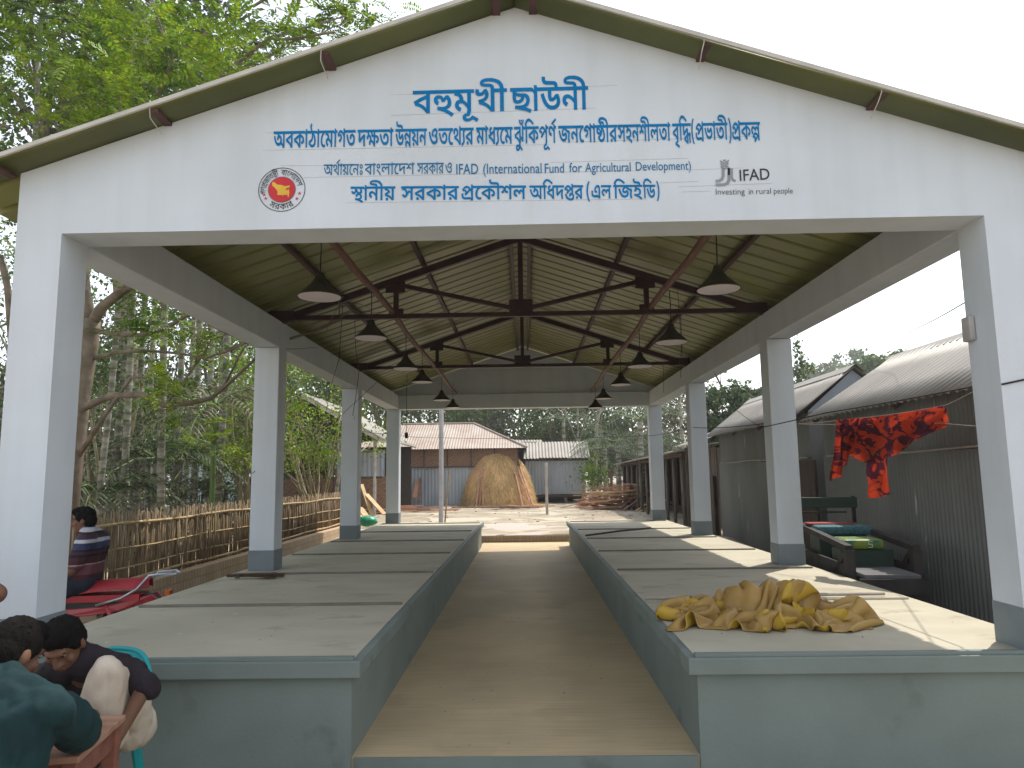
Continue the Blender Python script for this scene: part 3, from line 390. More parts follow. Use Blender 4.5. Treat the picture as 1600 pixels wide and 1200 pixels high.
[[75,157,14,-1,18,-8,18,-15,21,-21,-10,-23,-18,22,-18,14,-16,6,-17,1,-18,-7,-21,-17,-1,3,14,7,14,1,10,-3,7,-8,2,-11,-1,-10,-29,-14,8,11,1,8,-2,4,-4,3,-7,1,-13,-5,-23,21,18,19,18,13,18,8],[132,112,-70,-59,-20,20,18,14,7,2,49,41],[191,156,0,-25,-28,0,0,-80,-29,11,0,110,23,0,6,-16],[116,-19,-33,4,-29,13,-10,8,-13,14,-18,33,27,9,14,-25,17,-18,11,-6,12,-5,28,-2,15,3,10,5,5,11,-2,11,-8,8,-15,2,-7,-6,0,-12,-27,-4,-3,20,5,13,11,8,19,5,23,-2,14,-6,11,-10,7,-17,0,-19,-5,-13,-11,-11,-10,-5,-21,-6]],
[[132,157,16,-1,11,-5,8,-7,6,-10,2,-17,0,-117,-29,0,-7,12,-12,5,-67,-3,-21,4,-14,8,-9,10,-5,13,-2,22,3,23,29,-4,-3,-15,1,-16,5,-9,7,-6,21,-4,50,3,12,-3,12,-9,-1,85,-1,9,-5,5,-9,2,-14,-3,-14,-11,-7,-12,-1,-8,3,-5,8,-2,11,1,2,-24,-19,-3,-16,3,-12,8,-6,15,0,10,3,12,6,13,10,11,22,15,15,4]],
[[89,156,-3,10,-6,4,-50,3,-19,9,-7,7,-5,11,-1,14,1,14,28,-2,1,-19,3,-5,6,-4,48,-3,11,-2,8,-5,6,-6,4,-8,3,-18],[64,122,17,-1,19,-6,13,-9,8,-12,4,-13,-1,-12,-4,-13,-4,-6,-10,-9,-23,-8,-9,-2,-4,8,39,-15,34,-20,-16,-21,-26,17,-27,13,-29,11,-33,7,5,24,27,-4,24,1,16,5,8,9,3,10,-3,11,-8,8,-12,3,-13,0,-9,-3,-4,-6,1,-9,-27,-5,-4,21,6,12,6,5,11,6],[38,109,-2,7,-5,8,-6,4,-12,4,15,11,12,-2,14,-8,6,-5,6,-10,1,-8],[143,156,0,-25,-145,0,0,25]],
[[186,156,0,-25,-88,0,0,-38,3,-7,5,-1,8,3,16,18,26,5,11,-20,4,-15,2,-16,-1,-12,-4,-11,-6,-10,-8,-8,-11,-6,-20,-7,-22,-1,-19,3,-18,7,-16,12,-15,17,-9,15,-12,28,-7,22,28,8,11,-33,17,-30,15,-14,11,-6,12,-2,13,0,12,2,13,10,5,8,2,15,-4,13,-8,12,22,3,-14,-17,-18,-13,-14,-5,-16,0,-13,6,-8,14,-3,15,0,36,-70,0,0,25]],
[[121,0,0,105,5,-15,-27,33,-11,9,-9,4,-18,1,-9,-2,-7,-4,-17,-17,8,5,12,2,11,0,12,-2,12,-11,5,-16,-4,-17,-6,-10,-16,-14,-16,-9,-13,20,27,15,6,10,-1,10,-7,5,-8,1,-11,-1,-13,-5,-21,17,14,19,14,14,17,8,14,2,15,-1,16,-7,16,-13,17,-18,-6,3,-1,51,15,0,6,-16,26,0,0,-20,-26,0,0,-136]],
[[158,156,0,-20,-25,0,0,-136,-22,0,0,106,5,-15,-21,26,-19,15,-20,5,-15,-4,-6,-6,-2,-7,0,-10,3,-8,12,-8,21,-5,-1,-22,-14,2,-22,8,-15,13,-5,9,-2,11,2,20,6,12,10,8,16,6,14,1,14,-3,17,-8,28,-27,-5,1,0,4,-1,48,16,0,5,-16]],
[[194,156,0,-20,-26,0,0,-129,-22,0,0,92,5,-16,-21,29,-16,15,-19,9,-21,0,-17,-8,-18,-18,-2,0,9,5,9,1,10,-1,8,-4,8,-13,1,-18,-5,2,49,47,13,-14,-71,-67,-16,14,21,20,-9,-11,-8,-6,8,16,1,7,-3,5,-4,4,-7,2,-16,-5,-20,19,17,19,17,15,19,8,15,2,16,-2,18,-8,17,-14,18,-21,-4,0,-1,5,-1,55,16,0,6,-16],[168,-11,-21,0,-8,14,-12,6,-18,0,-45,-4,-20,3,-14,6,-12,10,-5,12,-2,16,2,20,21,-3,-2,-16,3,-14,6,-7,11,-5,21,-2,32,4,18,0,13,-4,10,-9,0,24,22,0]],
[[102,14,-18,2,-17,6,-15,10,-10,9,-13,19,-8,15,-14,40,21,5,11,-32,12,-24,15,-17,11,-7,12,-4,13,-1,13,1,15,7,6,7,3,10,-1,14,-5,14,16,0,-18,-15,-16,-8,-20,-2,-14,4,-8,5,-5,9,-3,10,1,13,10,17,9,8,13,8,-100,-1,0,20,237,0,0,-20,-99,1,-26,-13,-15,-12,-6,-8,-2,-7,1,-9,4,-4,7,-2,10,2,22,14,24,-8,5,-21,0,-11,-4,-14,-4,-9,-7,-8,-9,-6,-12,-4],[204,51,2,-23,7,-25,-21,-5,-7,28,-2,23,1,24,6,22,-21,2,-21,8,-16,13,-12,16,22,4,10,-12,11,-7,17,-4,24,0,11,-19,-8,-21]],
[[103,12,-17,1,-15,5,-14,8,-14,12,-12,16,-10,21,-14,40,21,6,15,-42,12,-22,15,-15,12,-6,13,-3,23,1,9,4,7,5,4,6,4,11,0,21,-7,12,-7,7,-9,4,-10,1,-8,-3,-5,-5,-2,-8,3,-11,-22,-3,-3,18,2,11,3,6,8,7,10,5,22,2,17,-5,17,-13,9,-14,4,-18,-1,-18,-5,-17,-7,-9,-14,-11,-12,-4],[180,156,0,-20,-182,0,0,20]],
[[118,76,-22,4,-29,20,-9,2,-7,-4,-2,-6,2,-6,8,-10,-14,-15,-11,12,-5,9,-2,12,2,10,4,8,7,5,11,4,9,1,17,-6,30,-21,11,-2,8,1,6,5,2,5,0,13,-7,14,-10,12,22,4,9,-12,6,-13,2,-13,-1,-12,-5,-9,-8,-7,-10,-4],[178,156,0,-20,-180,0,0,20],[115,92,13,-1,9,-3,8,-6,5,-8,2,-15,0,-88,-22,0,-6,13,-10,7,-12,0,-47,-4,-17,4,-15,9,-7,10,-4,14,-1,15,2,18,22,-3,-3,-16,2,-15,5,-8,7,-5,16,-3,48,4,11,-4,9,-9,0,63,-1,6,-4,5,-11,3,-12,-3,-12,-7,-7,-10,-1,-6,3,-5,18,-1,2,-18,-16,-2,-14,3,-11,8,-3,10,2,16,14,18,18,11]],
[[71,136,-26,0,0,-136,-22,0,0,136,-25,0,0,20,25,0,-4,17,-7,13,-17,13,-27,9,-43,2,-18,-1,-11,-4,-6,-6,1,-4,3,-2,53,-3,10,-3,8,-4,8,-10,2,-19,-19,0,-2,12,-8,5,-46,2,-20,5,-6,4,-4,6,-1,14,6,10,10,8,26,8,44,1,34,-6,26,-12,10,-8,8,-9,10,-24,2,-14,26,0]]]
MT,MBT=622,0
LINES=[[([-0.6722,4.1166,-0.0581,4.1195,0.157],-10,2947,[(0,0,0),(1,620,0),(2,1269,0),(3,1891,0),(4,1908,0),(5,2643,0)]),([-0.0373,4.1196,0.4703,4.122,0.1603],-10,2679,[(6,0,0),(7,721,0),(8,1015,0),(9,1748,0),(5,2374,0)])],[([-1.5763,3.8577,-1.0417,3.8564,0.1139],-10,6359,[(10,0,0),(0,942,0),(11,1563,0),(7,2407,0),(12,2701,0),(7,3323,0),(13,3617,0),(2,4003,0),(7,4642,0),(14,4936,0),(15,5624,0)]),([-1.0292,3.8564,-0.796,3.8558,0.1144],-10,2615,[(16,0,0),(17,630,0),(15,1585,0),(7,2311,0)]),([-0.7835,3.8558,-0.5798,3.8553,0.1146],-10,2661,[(8,0,0),(18,733,0),(19,1370,0),(9,2025,0)]),([-0.5673,3.8553,-0.5092,3.8551,0.1148],19,718,[(20,0,0)]),([-0.505,3.8551,-0.2769,3.8546,0.1149],-10,2717,[(15,0,0),(13,725,0),(21,1111,0),(22,1809,0),(23,2087,0)]),([-0.2603,3.8545,-0.0243,3.854,0.1151],-10,2865,[(2,0,0),(7,639,0),(24,933,0),(22,1553,0),(13,1830,0),(2,2216,0)]),([-0.016,3.854,0.2567,3.8533,0.1154],-10,3388,[(25,0,0),(26,587,0),(27,733,0),(28,838,0),(11,1132,0),(29,1976,0),(3,2692,0),(30,2728,0),(31,3287,0)]),([0.2691,3.8533,0.6483,3.8524,0.1156],-10,4641,[(32,0,0),(9,976,0),(13,1602,0),(14,1987,0),(7,2676,0),(33,2970,0),(5,3717,0),(23,4011,0)]),([0.6504,3.8524,0.9896,3.8516,0.116],-10,4681,[(34,0,0),(35,701,0),(9,1263,0),(36,1889,0),(5,2593,0),(37,2887,0),(15,3652,0),(7,4377,0)]),([1.0019,3.8515,1.1209,3.8513,0.1163],-10,1748,[(0,0,0),(38,596,0),(28,620,0),(39,914,0)]),([1.1229,3.8513,1.379,3.8506,0.1164],107,3641,[(40,0,0),(41,446,0),(42,1246,0),(7,1989,0),(15,2283,0),(5,3008,0),(43,3302,0)]),([1.3831,3.8506,1.5631,3.8502,0.1167],35,2459,[(41,0,0),(11,800,0),(44,1644,0)])],[([-1.2457,3.6256,-0.9929,3.624,0.0735],-10,3791,[(45,0,0),(46,904,0),(47,1488,0),(48,1561,0),(49,1833,0),(50,2466,0),(51,2820,0),(52,3429,0)]),([-0.9805,3.6239,-0.6579,3.6218,0.0734],-10,3979,[(53,0,0),(48,601,0),(54,874,0),(55,1312,0),(48,2050,0),(50,2322,0),(56,2677,0),(57,3286,0)]),([-0.6414,3.6217,-0.4701,3.6206,0.0733],-10,2987,[(58,0,0),(59,686,0),(60,1288,0),(48,2103,0),(59,2375,0)]),([-0.4598,3.6205,-0.4186,3.6202,0.0733],26,689,[(61,0,0)])],[([-1.0694,3.473,-0.7808,3.4687,0.0921],-10,2617,[(62,0,0),(7,738,0),(9,1032,0),(5,1658,0),(19,1952,0)]),([-0.7438,3.4681,-0.3739,3.4625,0.0916],-10,3090,[(34,0,0),(23,701,0),(11,1322,0),(7,2165,0),(23,2459,0)]),([-0.3575,3.4623,0.0561,3.4561,0.091],35,3802,[(41,0,0),(13,800,0),(11,1185,0),(63,2029,0),(36,2323,0),(37,3027,0)]),([0.0766,3.4558,0.4195,3.4506,0.0904],-10,3869,[(10,0,0),(28,942,0),(24,1236,0),(16,1857,0),(64,2486,0),(23,3239,0)]),([0.4399,3.4503,0.5987,3.4479,0.0898],107,2007,[(40,0,0),(65,446,0),(37,1233,0)]),([0.6109,3.4477,0.7939,3.445,0.0896],-10,1843,[(28,0,0),(32,294,0),(66,1270,0)]),([0.798,3.4449,0.9036,3.4433,0.0893],-10,1366,[(28,0,0),(67,294,0),(43,1027,0)])]]
RING=[(21,4948,[(68,0,0),(69,663,0),(70,1287,0),(71,2052,0),(48,2982,0),(72,3254,0),(73,3965,0),(74,4666,0)]),(-10,3979,[(53,0,0),(48,601,0),(54,874,0),(55,1312,0),(48,2050,0),(50,2322,0),(56,2677,0),(57,3286,0)]),(-10,2987,[(58,0,0),(59,686,0),(60,1288,0),(48,2103,0),(59,2375,0)])]
# ---------------------------------------------------------------- painted lettering
def glyph(i):
    out = []
    for c in GLYPHS[i]:
        x = y = 0; pts = []
        for j in range(0, len(c), 2): x += c[j]; y += c[j+1]; pts.append((x*4, y*4))
        out.append(pts)
    return out
from mathutils.geometry import delaunay_2d_cdt
def winding(p, cs):
    w_ = 0
    for c in cs:
        for i in range(len(c)):
            (x1, y1), (x2, y2) = c[i-1], c[i]
            if (y1 <= p[1]) != (y2 <= p[1]):
                x = x1+(p[1]-y1)*(x2-x1)/(y2-y1)
                if x > p[0]: w_ += 1 if y2 > y1 else -1
    return w_
_cache = {}
def tris(contours):
    """filled triangles of a glyph: overlapping strokes merge, holes stay open"""
    key = str(contours)
    if key not in _cache:
        V, E = [], []
        for c in contours:
            o = len(V); V += [Vector(p) for p in c]; E += [(o+i, o+(i+1) % len(c)) for i in range(len(c))]
        vv, ee, ff, *_ = delaunay_2d_cdt(V, E, [], 0, 1e-3)
        keep = [tuple(f) for f in ff if winding((sum(vv[i].x for i in f)/3, sum(vv[i].y for i in f)/3+1e-4), contours) != 0]
        _cache[key] = ([tuple(v) for v in vv], keep)
    return [_cache[key]]
blue = M('blue_sign_paint', (.001, .165, .41), (.001, .14, .34), .7, scale=9, spec=.1)
blue_thin = M('blue_thin_paint', (.010, .155, .34), (.008, .13, .28), .7, scale=9, spec=.1)
black_paint = M('black_sign_paint', (.03, .03, .045), None, .6)
grey_paint = M('grey_logo_paint', (.27, .28, .30), None, .6)
red_paint = M('red_emblem_paint', (.55, .03, .04), None, .55)
yellow_paint = M('yellow_emblem_paint', (.72, .45, .05), None, .55)
pencil = M('pencil_line', (.36, .37, .40), None, .8)
YT = D0-.003
_lay = [0]
def put(mb, contours, fn):
    for flat, t in tris(contours):
        _lay[0] = (_lay[0]+1) % 8
        d = YT-.00025*_lay[0]
        mb.add([(fn(x, y)[0], d, fn(x, y)[1]) for x, y in flat], [tuple(q) for q in t])
for li, words in enumerate(LINES):
    mb = MB()
    for (X0, Z0, X1, Z1, H), a, b, gl in words:
        sx = (X1-X0)/(b-a); sl_ = (Z1-Z0)/(b-a); sz = H/MT
        for g, gx, gy in gl:
            put(mb, glyph(g), lambda x, y: (X0+(x+gx-a)*sx, Z0+(x+gx-a)*sl_+(y+gy-MT)*sz))
    obj('lettering', mb, blue_thin if li == 2 else blue, gf)
def latin(text, x0, x1, ytop, ybase, name, mat, parent, shear=0, bold=0, mb=None):
    """Latin words set in the built-in face, fitted between two measured points of the wall"""
    cu = bpy.data.curves.new('t', 'FONT'); cu.body = text; cu.resolution_u = 3; cu.offset = bold; cu.shear = shear
    ob = bpy.data.objects.new('t', cu); COL.objects.link(ob)
    me = bpy.data.meshes.new_from_object(ob.evaluated_get(bpy.context.evaluated_depsgraph_get()))
    v = [tuple(p.co) for p in me.vertices]; f = [tuple(p.vertices) for p in me.polygons]
    bpy.data.objects.remove(ob); bpy.data.curves.remove(cu); bpy.data.meshes.remove(me)
    a = min(p[0] for p in v); b = max(p[0] for p in v); H = .727
    A = at(x0, ytop[0], D0); B = at(x1, ytop[1], D0); C = at(x0, ybase, D0)
    m = mb or MB(); h = A.z-C.z
    m.add([(A.x+(p[0]-a)/(b-a)*(B.x-A.x), YT-.0003, A.z+(p[0]-a)/(b-a)*(B.z-A.z)+(p[1]/H-1)*h) for p in v], f)
    if mb is None: return obj(name, m, mat, parent, recalc=False)
m3 = MB()
latin('IFAD', 713, 747, (255.5, 255), 272.5, '', None, gf, bold=.004, mb=m3)
for t, a, b, y0, y1, yb in (('(International', 755, 846, 255, 254, 271.5), ('Fund', 851, 881, 255, 254.4, 270.5), ('for', 889, 909, 254, 253.6, 269.5), ('Agricultural', 914, 985, 254, 252.8, 269), ('Development)', 993, 1079, 252.5, 251, 267)):
    latin(t, a, b, (y0, y1), yb, '', None, gf, bold=.002, mb=m3)
obj('lettering', m3, blue_thin, gf, recalc=False)
# logo on the right: three rounded stems with a leaf, the name and its line below
lg = MB()
def stroke(mb, pts, w, d=YT):
    pts = [at(x, y, d) for x, y in pts]
    for i in range(len(pts)-1):
        p, q = pts[i], pts[i+1]; t = (q-p).normalized(); nn = Vector((-t.z, 0, t.x))*w/2; e = t*w*.18
        dd = Vector((0, -.0002*(i % 4), 0))
        mb.add([p-nn-e+dd, q-nn+e+dd, q+nn+e+dd, p+nn-e+dd], [(0, 1, 2, 3)])
stroke(lg, [(1130, 264), (1130, 275), (1128, 280), (1124, 282.5), (1119, 283)], .019)
stroke(lg, [(1139, 263.5), (1139, 281), (1137, 286), (1132, 288.5), (1119, 289)], .019)
stroke(lg, [(1138.6, 262), (1138.6, 264)], .015)
stroke(lg, [(1139, 264), (1139, 273)], .012)
stroke(lg, [(1143.5, 263.5), (1143.5, 277), (1145, 281), (1149, 282.5)], .014)
for dy in (0, 4.2, 8.4):
    stroke(lg, [(1125.5+dy*.15, 251.5+dy), (1132, 256+dy), (1138.5-dy*.15, 250.5+dy)], .010)
stroke(lg, [(1130.5, 251), (1133.5, 250.5)], .014)
logo = obj('painted_logo', lg, grey_paint, gf, recalc=False)
lb = MB(); latin('IFAD', 1155, 1201.5, (264.5, 262), 283, '', None, gf, bold=.004, mb=lb)
obj('lettering', lb, black_paint, logo, recalc=False)
lb = MB()
for t, a, b, y0, y1, yb in (('Investing', 1118, 1163, 294.5, 294, 304.5), ('in', 1169.5, 1176, 294, 293.8, 304), ('rural', 1181, 1204, 294, 293.5, 303.5), ('people', 1208.5, 1238, 293.5, 293, 303)):
    latin(t, a, b, (y0, y1), yb, '', None, gf, bold=-.008, mb=lb)
obj('lettering', lb, black_paint, logo, recalc=False)
# round emblem on the left
EC = at(440.5, 296.4, D0); ER = .152
def disc(mb, r0, r1, n=64, mi=0, d=0):
    v = []
    for j in range(n):
        t = 2*math.pi*j/n; c, s_ = math.cos(t), math.sin(t)
        v += [(EC.x+r0*c, YT-d, EC.z+r0*s_*.97), (EC.x+r1*c, YT-d, EC.z+r1*s_*.97)]
    mb.add(v, [(2*j, 2*j+1, (2*j+3) % (2*n), (2*j+2) % (2*n)) for j in range(n)], mi)
em = MB(); disc(em, ER-.0045, ER); disc(em, .087, .0895, d=.0002); emb = obj('painted_emblem', em, black_paint, gf, recalc=False)
em = MB(); disc(em, .0001, .086, d=.0004); obj('red_disc', em, red_paint, emb, recalc=False)
em = MB()
mp_ = [(-.060, .052), (-.044, .046), (-.030, .033), (-.005, .030), (.022, .022), (.053, .026), (.050, .014), (.030, .008), (.024, -.004), (.036, -.006), (.045, .004), (.050, -.020), (.046, -.052), (.040, -.050), (.036, -.030), (.028, -.040), (.020, -.034), (.010, -.040), (-.006, -.036), (-.028, -.036), (-.026, -.016), (-.034, .000), (-.046, .014), (-.060, .026), (-.064, .040)]
em.add([(EC.x+x, YT-.0008, EC.z+z) for x, z in mp_], [tuple(t) for t in tessellate_polygon([[Vector((x, z, 0)) for x, z in mp_]])])
obj('yellow_map', em, yellow_paint, emb, recalc=False)
em = MB()
for wi, (a0, a1) in enumerate(((193, 103), (93, 12), (232, 308))):
    a, b, gl = RING[wi]; h = .037
    for g, gx, gy in gl:
        def fn(x, y, a=a, b=b, gx=gx, gy=gy):
            u = (x+gx-a)/(b-a); an = R(a0+(a1-a0)*u); v_ = (y+gy)/MT*h
            r = .099+v_ if wi < 2 else .137-v_
            return EC.x+r*math.cos(an), EC.z+r*math.sin(an)*.97
        put(em, glyph(g), fn)
obj('lettering', em, black_paint, emb, recalc=False)
em = MB()
for an in (196, 210, -14, -33):
    cx_, cz_ = EC.x+.118*math.cos(R(an)), EC.z+.115*math.sin(R(an))
    st = [(math.cos(R(90+36*k))*(.013 if k % 2 == 0 else .005), math.sin(R(90+36*k))*(.013 if k % 2 == 0 else .005)) for k in range(10)]
    em.add([(cx_, YT-.0002, cz_)]+[(cx_+x, YT-.0002, cz_+z) for x, z in st], [(0, 1+k, 1+(k+1) % 10) for k in range(10)])
obj('star', em, red_paint, emb, recalc=False)
# pencil guide lines left by the sign painter
gl_ = MB()
for x0, y0, x1, y1 in ((608, 148.5, 645, 147.5), (610, 180.5, 930, 169), (919, 135.5, 965, 133), (415, 207.5, 440, 206.8), (410, 235, 860, 226), (880, 222.5, 1180, 213), (440, 259, 505, 259), (475, 277.5, 1000, 266.5), (860, 254, 1075, 247.5), (1079, 265.5, 1160, 262.5), (540, 317, 1010, 311), (1030, 286, 1090, 283.5), (1060, 292, 1208, 286.5), (1066, 300, 1110, 298.5)):
    p, q = at(x0, y0, D0), at(x1, y1, D0)
    gl_.add([(p.x, D0-.0012, p.z-.0009), (q.x, D0-.0012, q.z-.0009), (q.x, D0-.0012, q.z+.0009), (p.x, D0-.0012, p.z+.0009)], [(0, 1, 2, 3)])
obj('guide_line', gl_, pencil, gf, recalc=False)
# ---------------------------------------------------------------- hanging lamps (switched off)
shade_m = M('dark_lamp_enamel', (.045, .042, .028), (.032, .03, .02), .45, scale=8)
diff_m = M('pale_lamp_diffuser', (.62, .55, .58), (.56, .50, .53), .4)
cord_m = M('black_cord', (.02, .018, .016), None, .7)
def lamp(x, y, z):
    t = thing('pendant_lamp', (x, y, z), 'x', 'lamp', 'pendant lamps under the shed roof')
    prof = [(.175, 0), (.176, .006), (.150, .034), (.110, .070), (.075, .105), (.050, .140), (.036, .175), (.030, .20), (.012, .205)]
    inner = [(.171, .002), (.145, .036), (.105, .070)]
    obj('lamp_shade', MB().lathe(prof, (x, y, z), 32).lathe(inner, (x, y, z), 32), shade_m, t, smooth=True, recalc=False)
    d = MB().lathe([(.0005, -.006), (.10, -.005), (.165, .0), (.168, .004)], (x, y, z), 32); obj('diffuser', d, diff_m, t, smooth=True, recalc=False)
    obj('cord', MB().tube([(x, y, z+.2), (x+.004, y, z+.4), (x, y, 3.63)], .005, 6), cord_m, t)
    return t
proto = lamp(-1.6, 5.58, 3.055)
LP = [(-1.6, 5.58, 3.055), (-1.6, 7.5, 3.09), (-1.6, 9.73, 3.09), (-1.6, 11.3, 3.11), (-1.6, 13.97, 3.10), (-1.6, 16.2, 3.16),
      (1.6, 5.67, 3.08), (1.6, 7.56, 3.0), (1.6, 9.66, 3.06), (1.6, 11.64, 3.06), (1.6, 14.25, 3.11), (1.6, 15.9, 3.08)]
side = ['left', 'right']
rank = ['nearest the front gable', 'second from the front gable', 'third from the front gable', 'fourth from the front gable', 'second from the rear tie beam', 'nearest the rear tie beam']
for i, p in enumerate(LP):
    o = proto if i == 0 else copy_tree(proto)
    o.location = p
    o['label'] = 'dark cone pendant lamp %s, %s row' % (rank[i % 6], side[i//6])
# ================================================================= GROUND
sand_m = M('sandy_ground', (.37, .315, .235), (.25, .21, .155), .95, scale=1.1, detail=9, bump=.6, bscale=9, c3=(.42, .37, .285), s3=.55, t3=.52, spec=.1)
apron_m = M('pale_brick_apron', (.52, .44, .37), (.43, .36, .30), .9, scale=3, bump=.3, bscale=30)
def brickmat(name, a, b2, mortar, bw, rh, off=.5, plane='xy'):
    m = M(name, a, b2, .9, scale=3, bump=.3, bscale=50)
    N, L, b = nodes(m); br = N.new('ShaderNodeTexBrick'); br.inputs['Scale'].default_value = 1; br.offset = off
    br.inputs['Brick Width'].default_value = bw; br.inputs['Row Height'].default_value = rh; br.inputs['Mortar Size'].default_value = .008
    br.inputs['Mortar'].default_value = (*mortar, 1); br.inputs['Color1'].default_value = (*a, 1); br.inputs['Color2'].default_value = (*b2, 1)
    tc = next(n for n in N if n.type == 'TEX_COORD'); sp = N.new('ShaderNodeSeparateXYZ'); cb_ = N.new('ShaderNodeCombineXYZ')
    L.new(tc.outputs['Object'], sp.inputs[0])
    for k in (0, 1): L.new(sp.outputs['xyz'.index(plane[k])], cb_.inputs[k])
    L.new(cb_.outputs[0], br.inputs[0])
    src = b.inputs['Base Color'].links[0].from_socket; mx = N.new('ShaderNodeMix'); mx.data_type = 'RGBA'; mx.inputs[0].default_value = .65
    L.new(src, mx.inputs[6]); L.new(br.outputs[0], mx.inputs[7]); L.new(mx.outputs[2], b.inputs['Base Color'])
    return m
step_m = brickmat('brick_step_side', (.40, .32, .23), (.31, .245, .17), (.22, .17, .12), .09, .19, .0, 'xz')
border_m = brickmat('brick_border', (.52, .40, .27), (.40, .28, .18), (.25, .18, .11), .085, .15, .3, 'yz')
apron_top = brickmat('apron_paving', (.47, .395, .34), (.40, .33, .28), (.34, .28, .23), .25, .125, .5)
def gz(x, y):
    base = -.16+.33*smoothstep(6.5, 18, y)
    if x < -3.3: base = -.20+.30*smoothstep(7, 10.5, y)+.10*smoothstep(12, 19, y)
    n = .035*nz(x, y, 0, .9)+.02*nz(x, y, 3, 2.7)
    if y > 18.3: n += .07*nz(x, y, 5, .35)+.018*nz(x, y, 8, 4.)
    return base+n
def axis(lo, hi, near_lo, near_hi, fine, extra):
    v = list(np.arange(near_lo, near_hi+1e-6, fine))
    s = fine
    a = near_hi
    while a < hi: s *= 1.28; a += s; v.append(min(a, hi))
    s = fine; a = near_lo
    while a > lo: s *= 1.28; a -= s; v.append(max(a, lo))
    return sorted(set([round(x, 4) for x in v]+extra))
GX = axis(-420, 420, -9, 9, .3, [-3.301, -3.299, 3.299, 3.301])
GY = axis(-40, 700, -1, 44, .3, [4.199, 4.201, 17.939, 17.941])
rows = []
for y in GY:
    row = []
    for x in GX:
        under = abs(x) < 3.3 and 4.2 < y < 17.94
        row.append((x, y, -.34 if under else gz(x, y)))
    rows.append(row)
tag(obj('ground', MB().grid(rows), sand_m, smooth='all', recalc=False), kind='structure')
st = thing('brick_step', (0, 20, .1), 'low pale brick paved step at the far end of the aisle', 'step')
obj('paving', MB().box(-2.3, 2.3, 17.95, 22.3, -.1, .165), apron_top, st)
obj('brick_edge', MB().box(-2.3, 2.3, 17.915, 17.948, .004, .155), step_m, st)

# garden bed kerb with the bamboo fence on it
kb = MB()
yk = np.arange(4.6, 19.2, .4)
kb.box(-5.6, -4.5, 7.7, 19.2, -.25, .415)
tag(obj('brick_kerb', kb, border_m, loc=(-5, 12, 0)), 'low brick kerb on edge below the bamboo fence', 'kerb')
stick_a = M('dry_bamboo', (.33, .245, .145), (.135, .095, .058), .75, scale=5, stretch=(6, 6, .6), detail=4)
rail_m = M('bamboo_rail', (.50, .37, .20), (.36, .25, .13), .65, scale=6)
fence = thing('bamboo_fence', (-4.72, 12, .41), 'brown fence of close upright bamboo sticks beside the garden palms', 'fence')
mb = MB(); rnd = random.Random(3); y = 7.6
while y < 18.6:
    h = 1.20+rnd.uniform(-.05, .09); x = -4.72+rnd.uniform(-.04, .04); t1 = rnd.uniform(-.05, .05); r = rnd.uniform(.009, .017)
    mb.tube([(x, y, .38), (x+rnd.uniform(-.02, .02), y+t1*.5, .8), (x+rnd.uniform(-.015, .015), y+t1, h)], [r, r*.95, r*.7], 5)
    y += rnd.uniform(.013, .03)
obj('stick_panel', mb, stick_a, fence, smooth='all', recalc=False)
for k, z in enumerate((1.12, .84, .62, .47)):
    pts = [(-4.685+.006*math.sin(j), 7.6+j*.79, z+.012*math.sin(j*1.7+k)) for j in range(15)]
    obj('rail', MB().tube(pts, .02 if k in (0, 3) else .011, 6), rail_m, fence, smooth='all')
for yy in (7.8, 10.6, 14.3, 18.3):
    obj('post', MB().tube([(-4.76, yy, .1), (-4.75, yy+.01, 1.26)], .035, 7), stick_a, fence, smooth='all')
# ================================================================= BUILDINGS ROUND THE YARD
def corrug(p0, u, v, nu_len, nv_len, pitch=.076, amp=.009, jag=0., curve=None, rnd=None):
    """corrugated sheet: u across the waves, v along them (numpy grid)"""
    p0 = Vector(p0); u = Vector(u).normalized(); v = Vector(v).normalized(); n = u.cross(v).normalized()
    k = max(6, int(nu_len/pitch*6)); rows = []
    rnd = rnd or random.Random(1); sheets = {}
    for t in (0, .33, .66, 1):
        row = []
        for i in range(k+1):
            a = nu_len*i/k; sh = int(a/.8)
            if sh not in sheets: sheets[sh] = rnd.uniform(-jag, jag)
            b = nv_len*t+(sheets[sh] if t in (0, 1) else 0)*(1 if t == 0 else -1)
            row.append(p0+u*a+v*b+n*(amp*math.sin(2*math.pi*a/pitch)+sheets[sh]*.12))
        rows.append(row)
    return MB().grid(rows)
def wallmat(name, a, b2, streak, stain, rough=.55, metal=.0):
    m = M(name, a, b2, rough, scale=1.2, stretch=(1, 1, .35), detail=7, c3=streak, s3=2.6, t3=.66, spec=.35)
    N, L, b = nodes(m)
    tc = next(n for n in N if n.type == 'TEX_COORD'); mp = N.new('ShaderNodeMapping'); mp.inputs['Scale'].default_value = (6, 6, .55)
    L.new(tc.outputs['Object'], mp.inputs[0]); n = N.new('ShaderNodeTexNoise'); n.inputs['Scale'].default_value = 1.0; n.inputs['Detail'].default_value = 6
    L.new(mp.outputs[0], n.inputs[0]); r = N.new('ShaderNodeValToRGB'); r.color_ramp.elements[0].position = .68; r.color_ramp.elements[1].position = .70
    L.new(n.outputs['Fac'], r.inputs[0]); mx = N.new('ShaderNodeMix'); mx.data_type = 'RGBA'; mx.inputs[7].default_value = (*stain, 1)
    src = b.inputs['Base Color'].links[0].from_socket
    L.new(r.outputs[0], mx.inputs[0]); L.new(src, mx.inputs[6]); L.new(mx.outputs[2], b.inputs['Base Color'])
    return m
tin_dark = wallmat('dark_tin_wall', (.20, .205, .195), (.14, .145, .138), (.17, .165, .15), (.42, .40, .36))
tin_roof = wallmat('weathered_tin_roof', (.27, .245, .205), (.21, .19, .16), (.22, .195, .16), (.22, .17, .13))
tin_rust = wallmat('rusty_tin_roof', (.34, .285, .235), (.27, .195, .15), (.33, .20, .14), (.52, .46, .41))
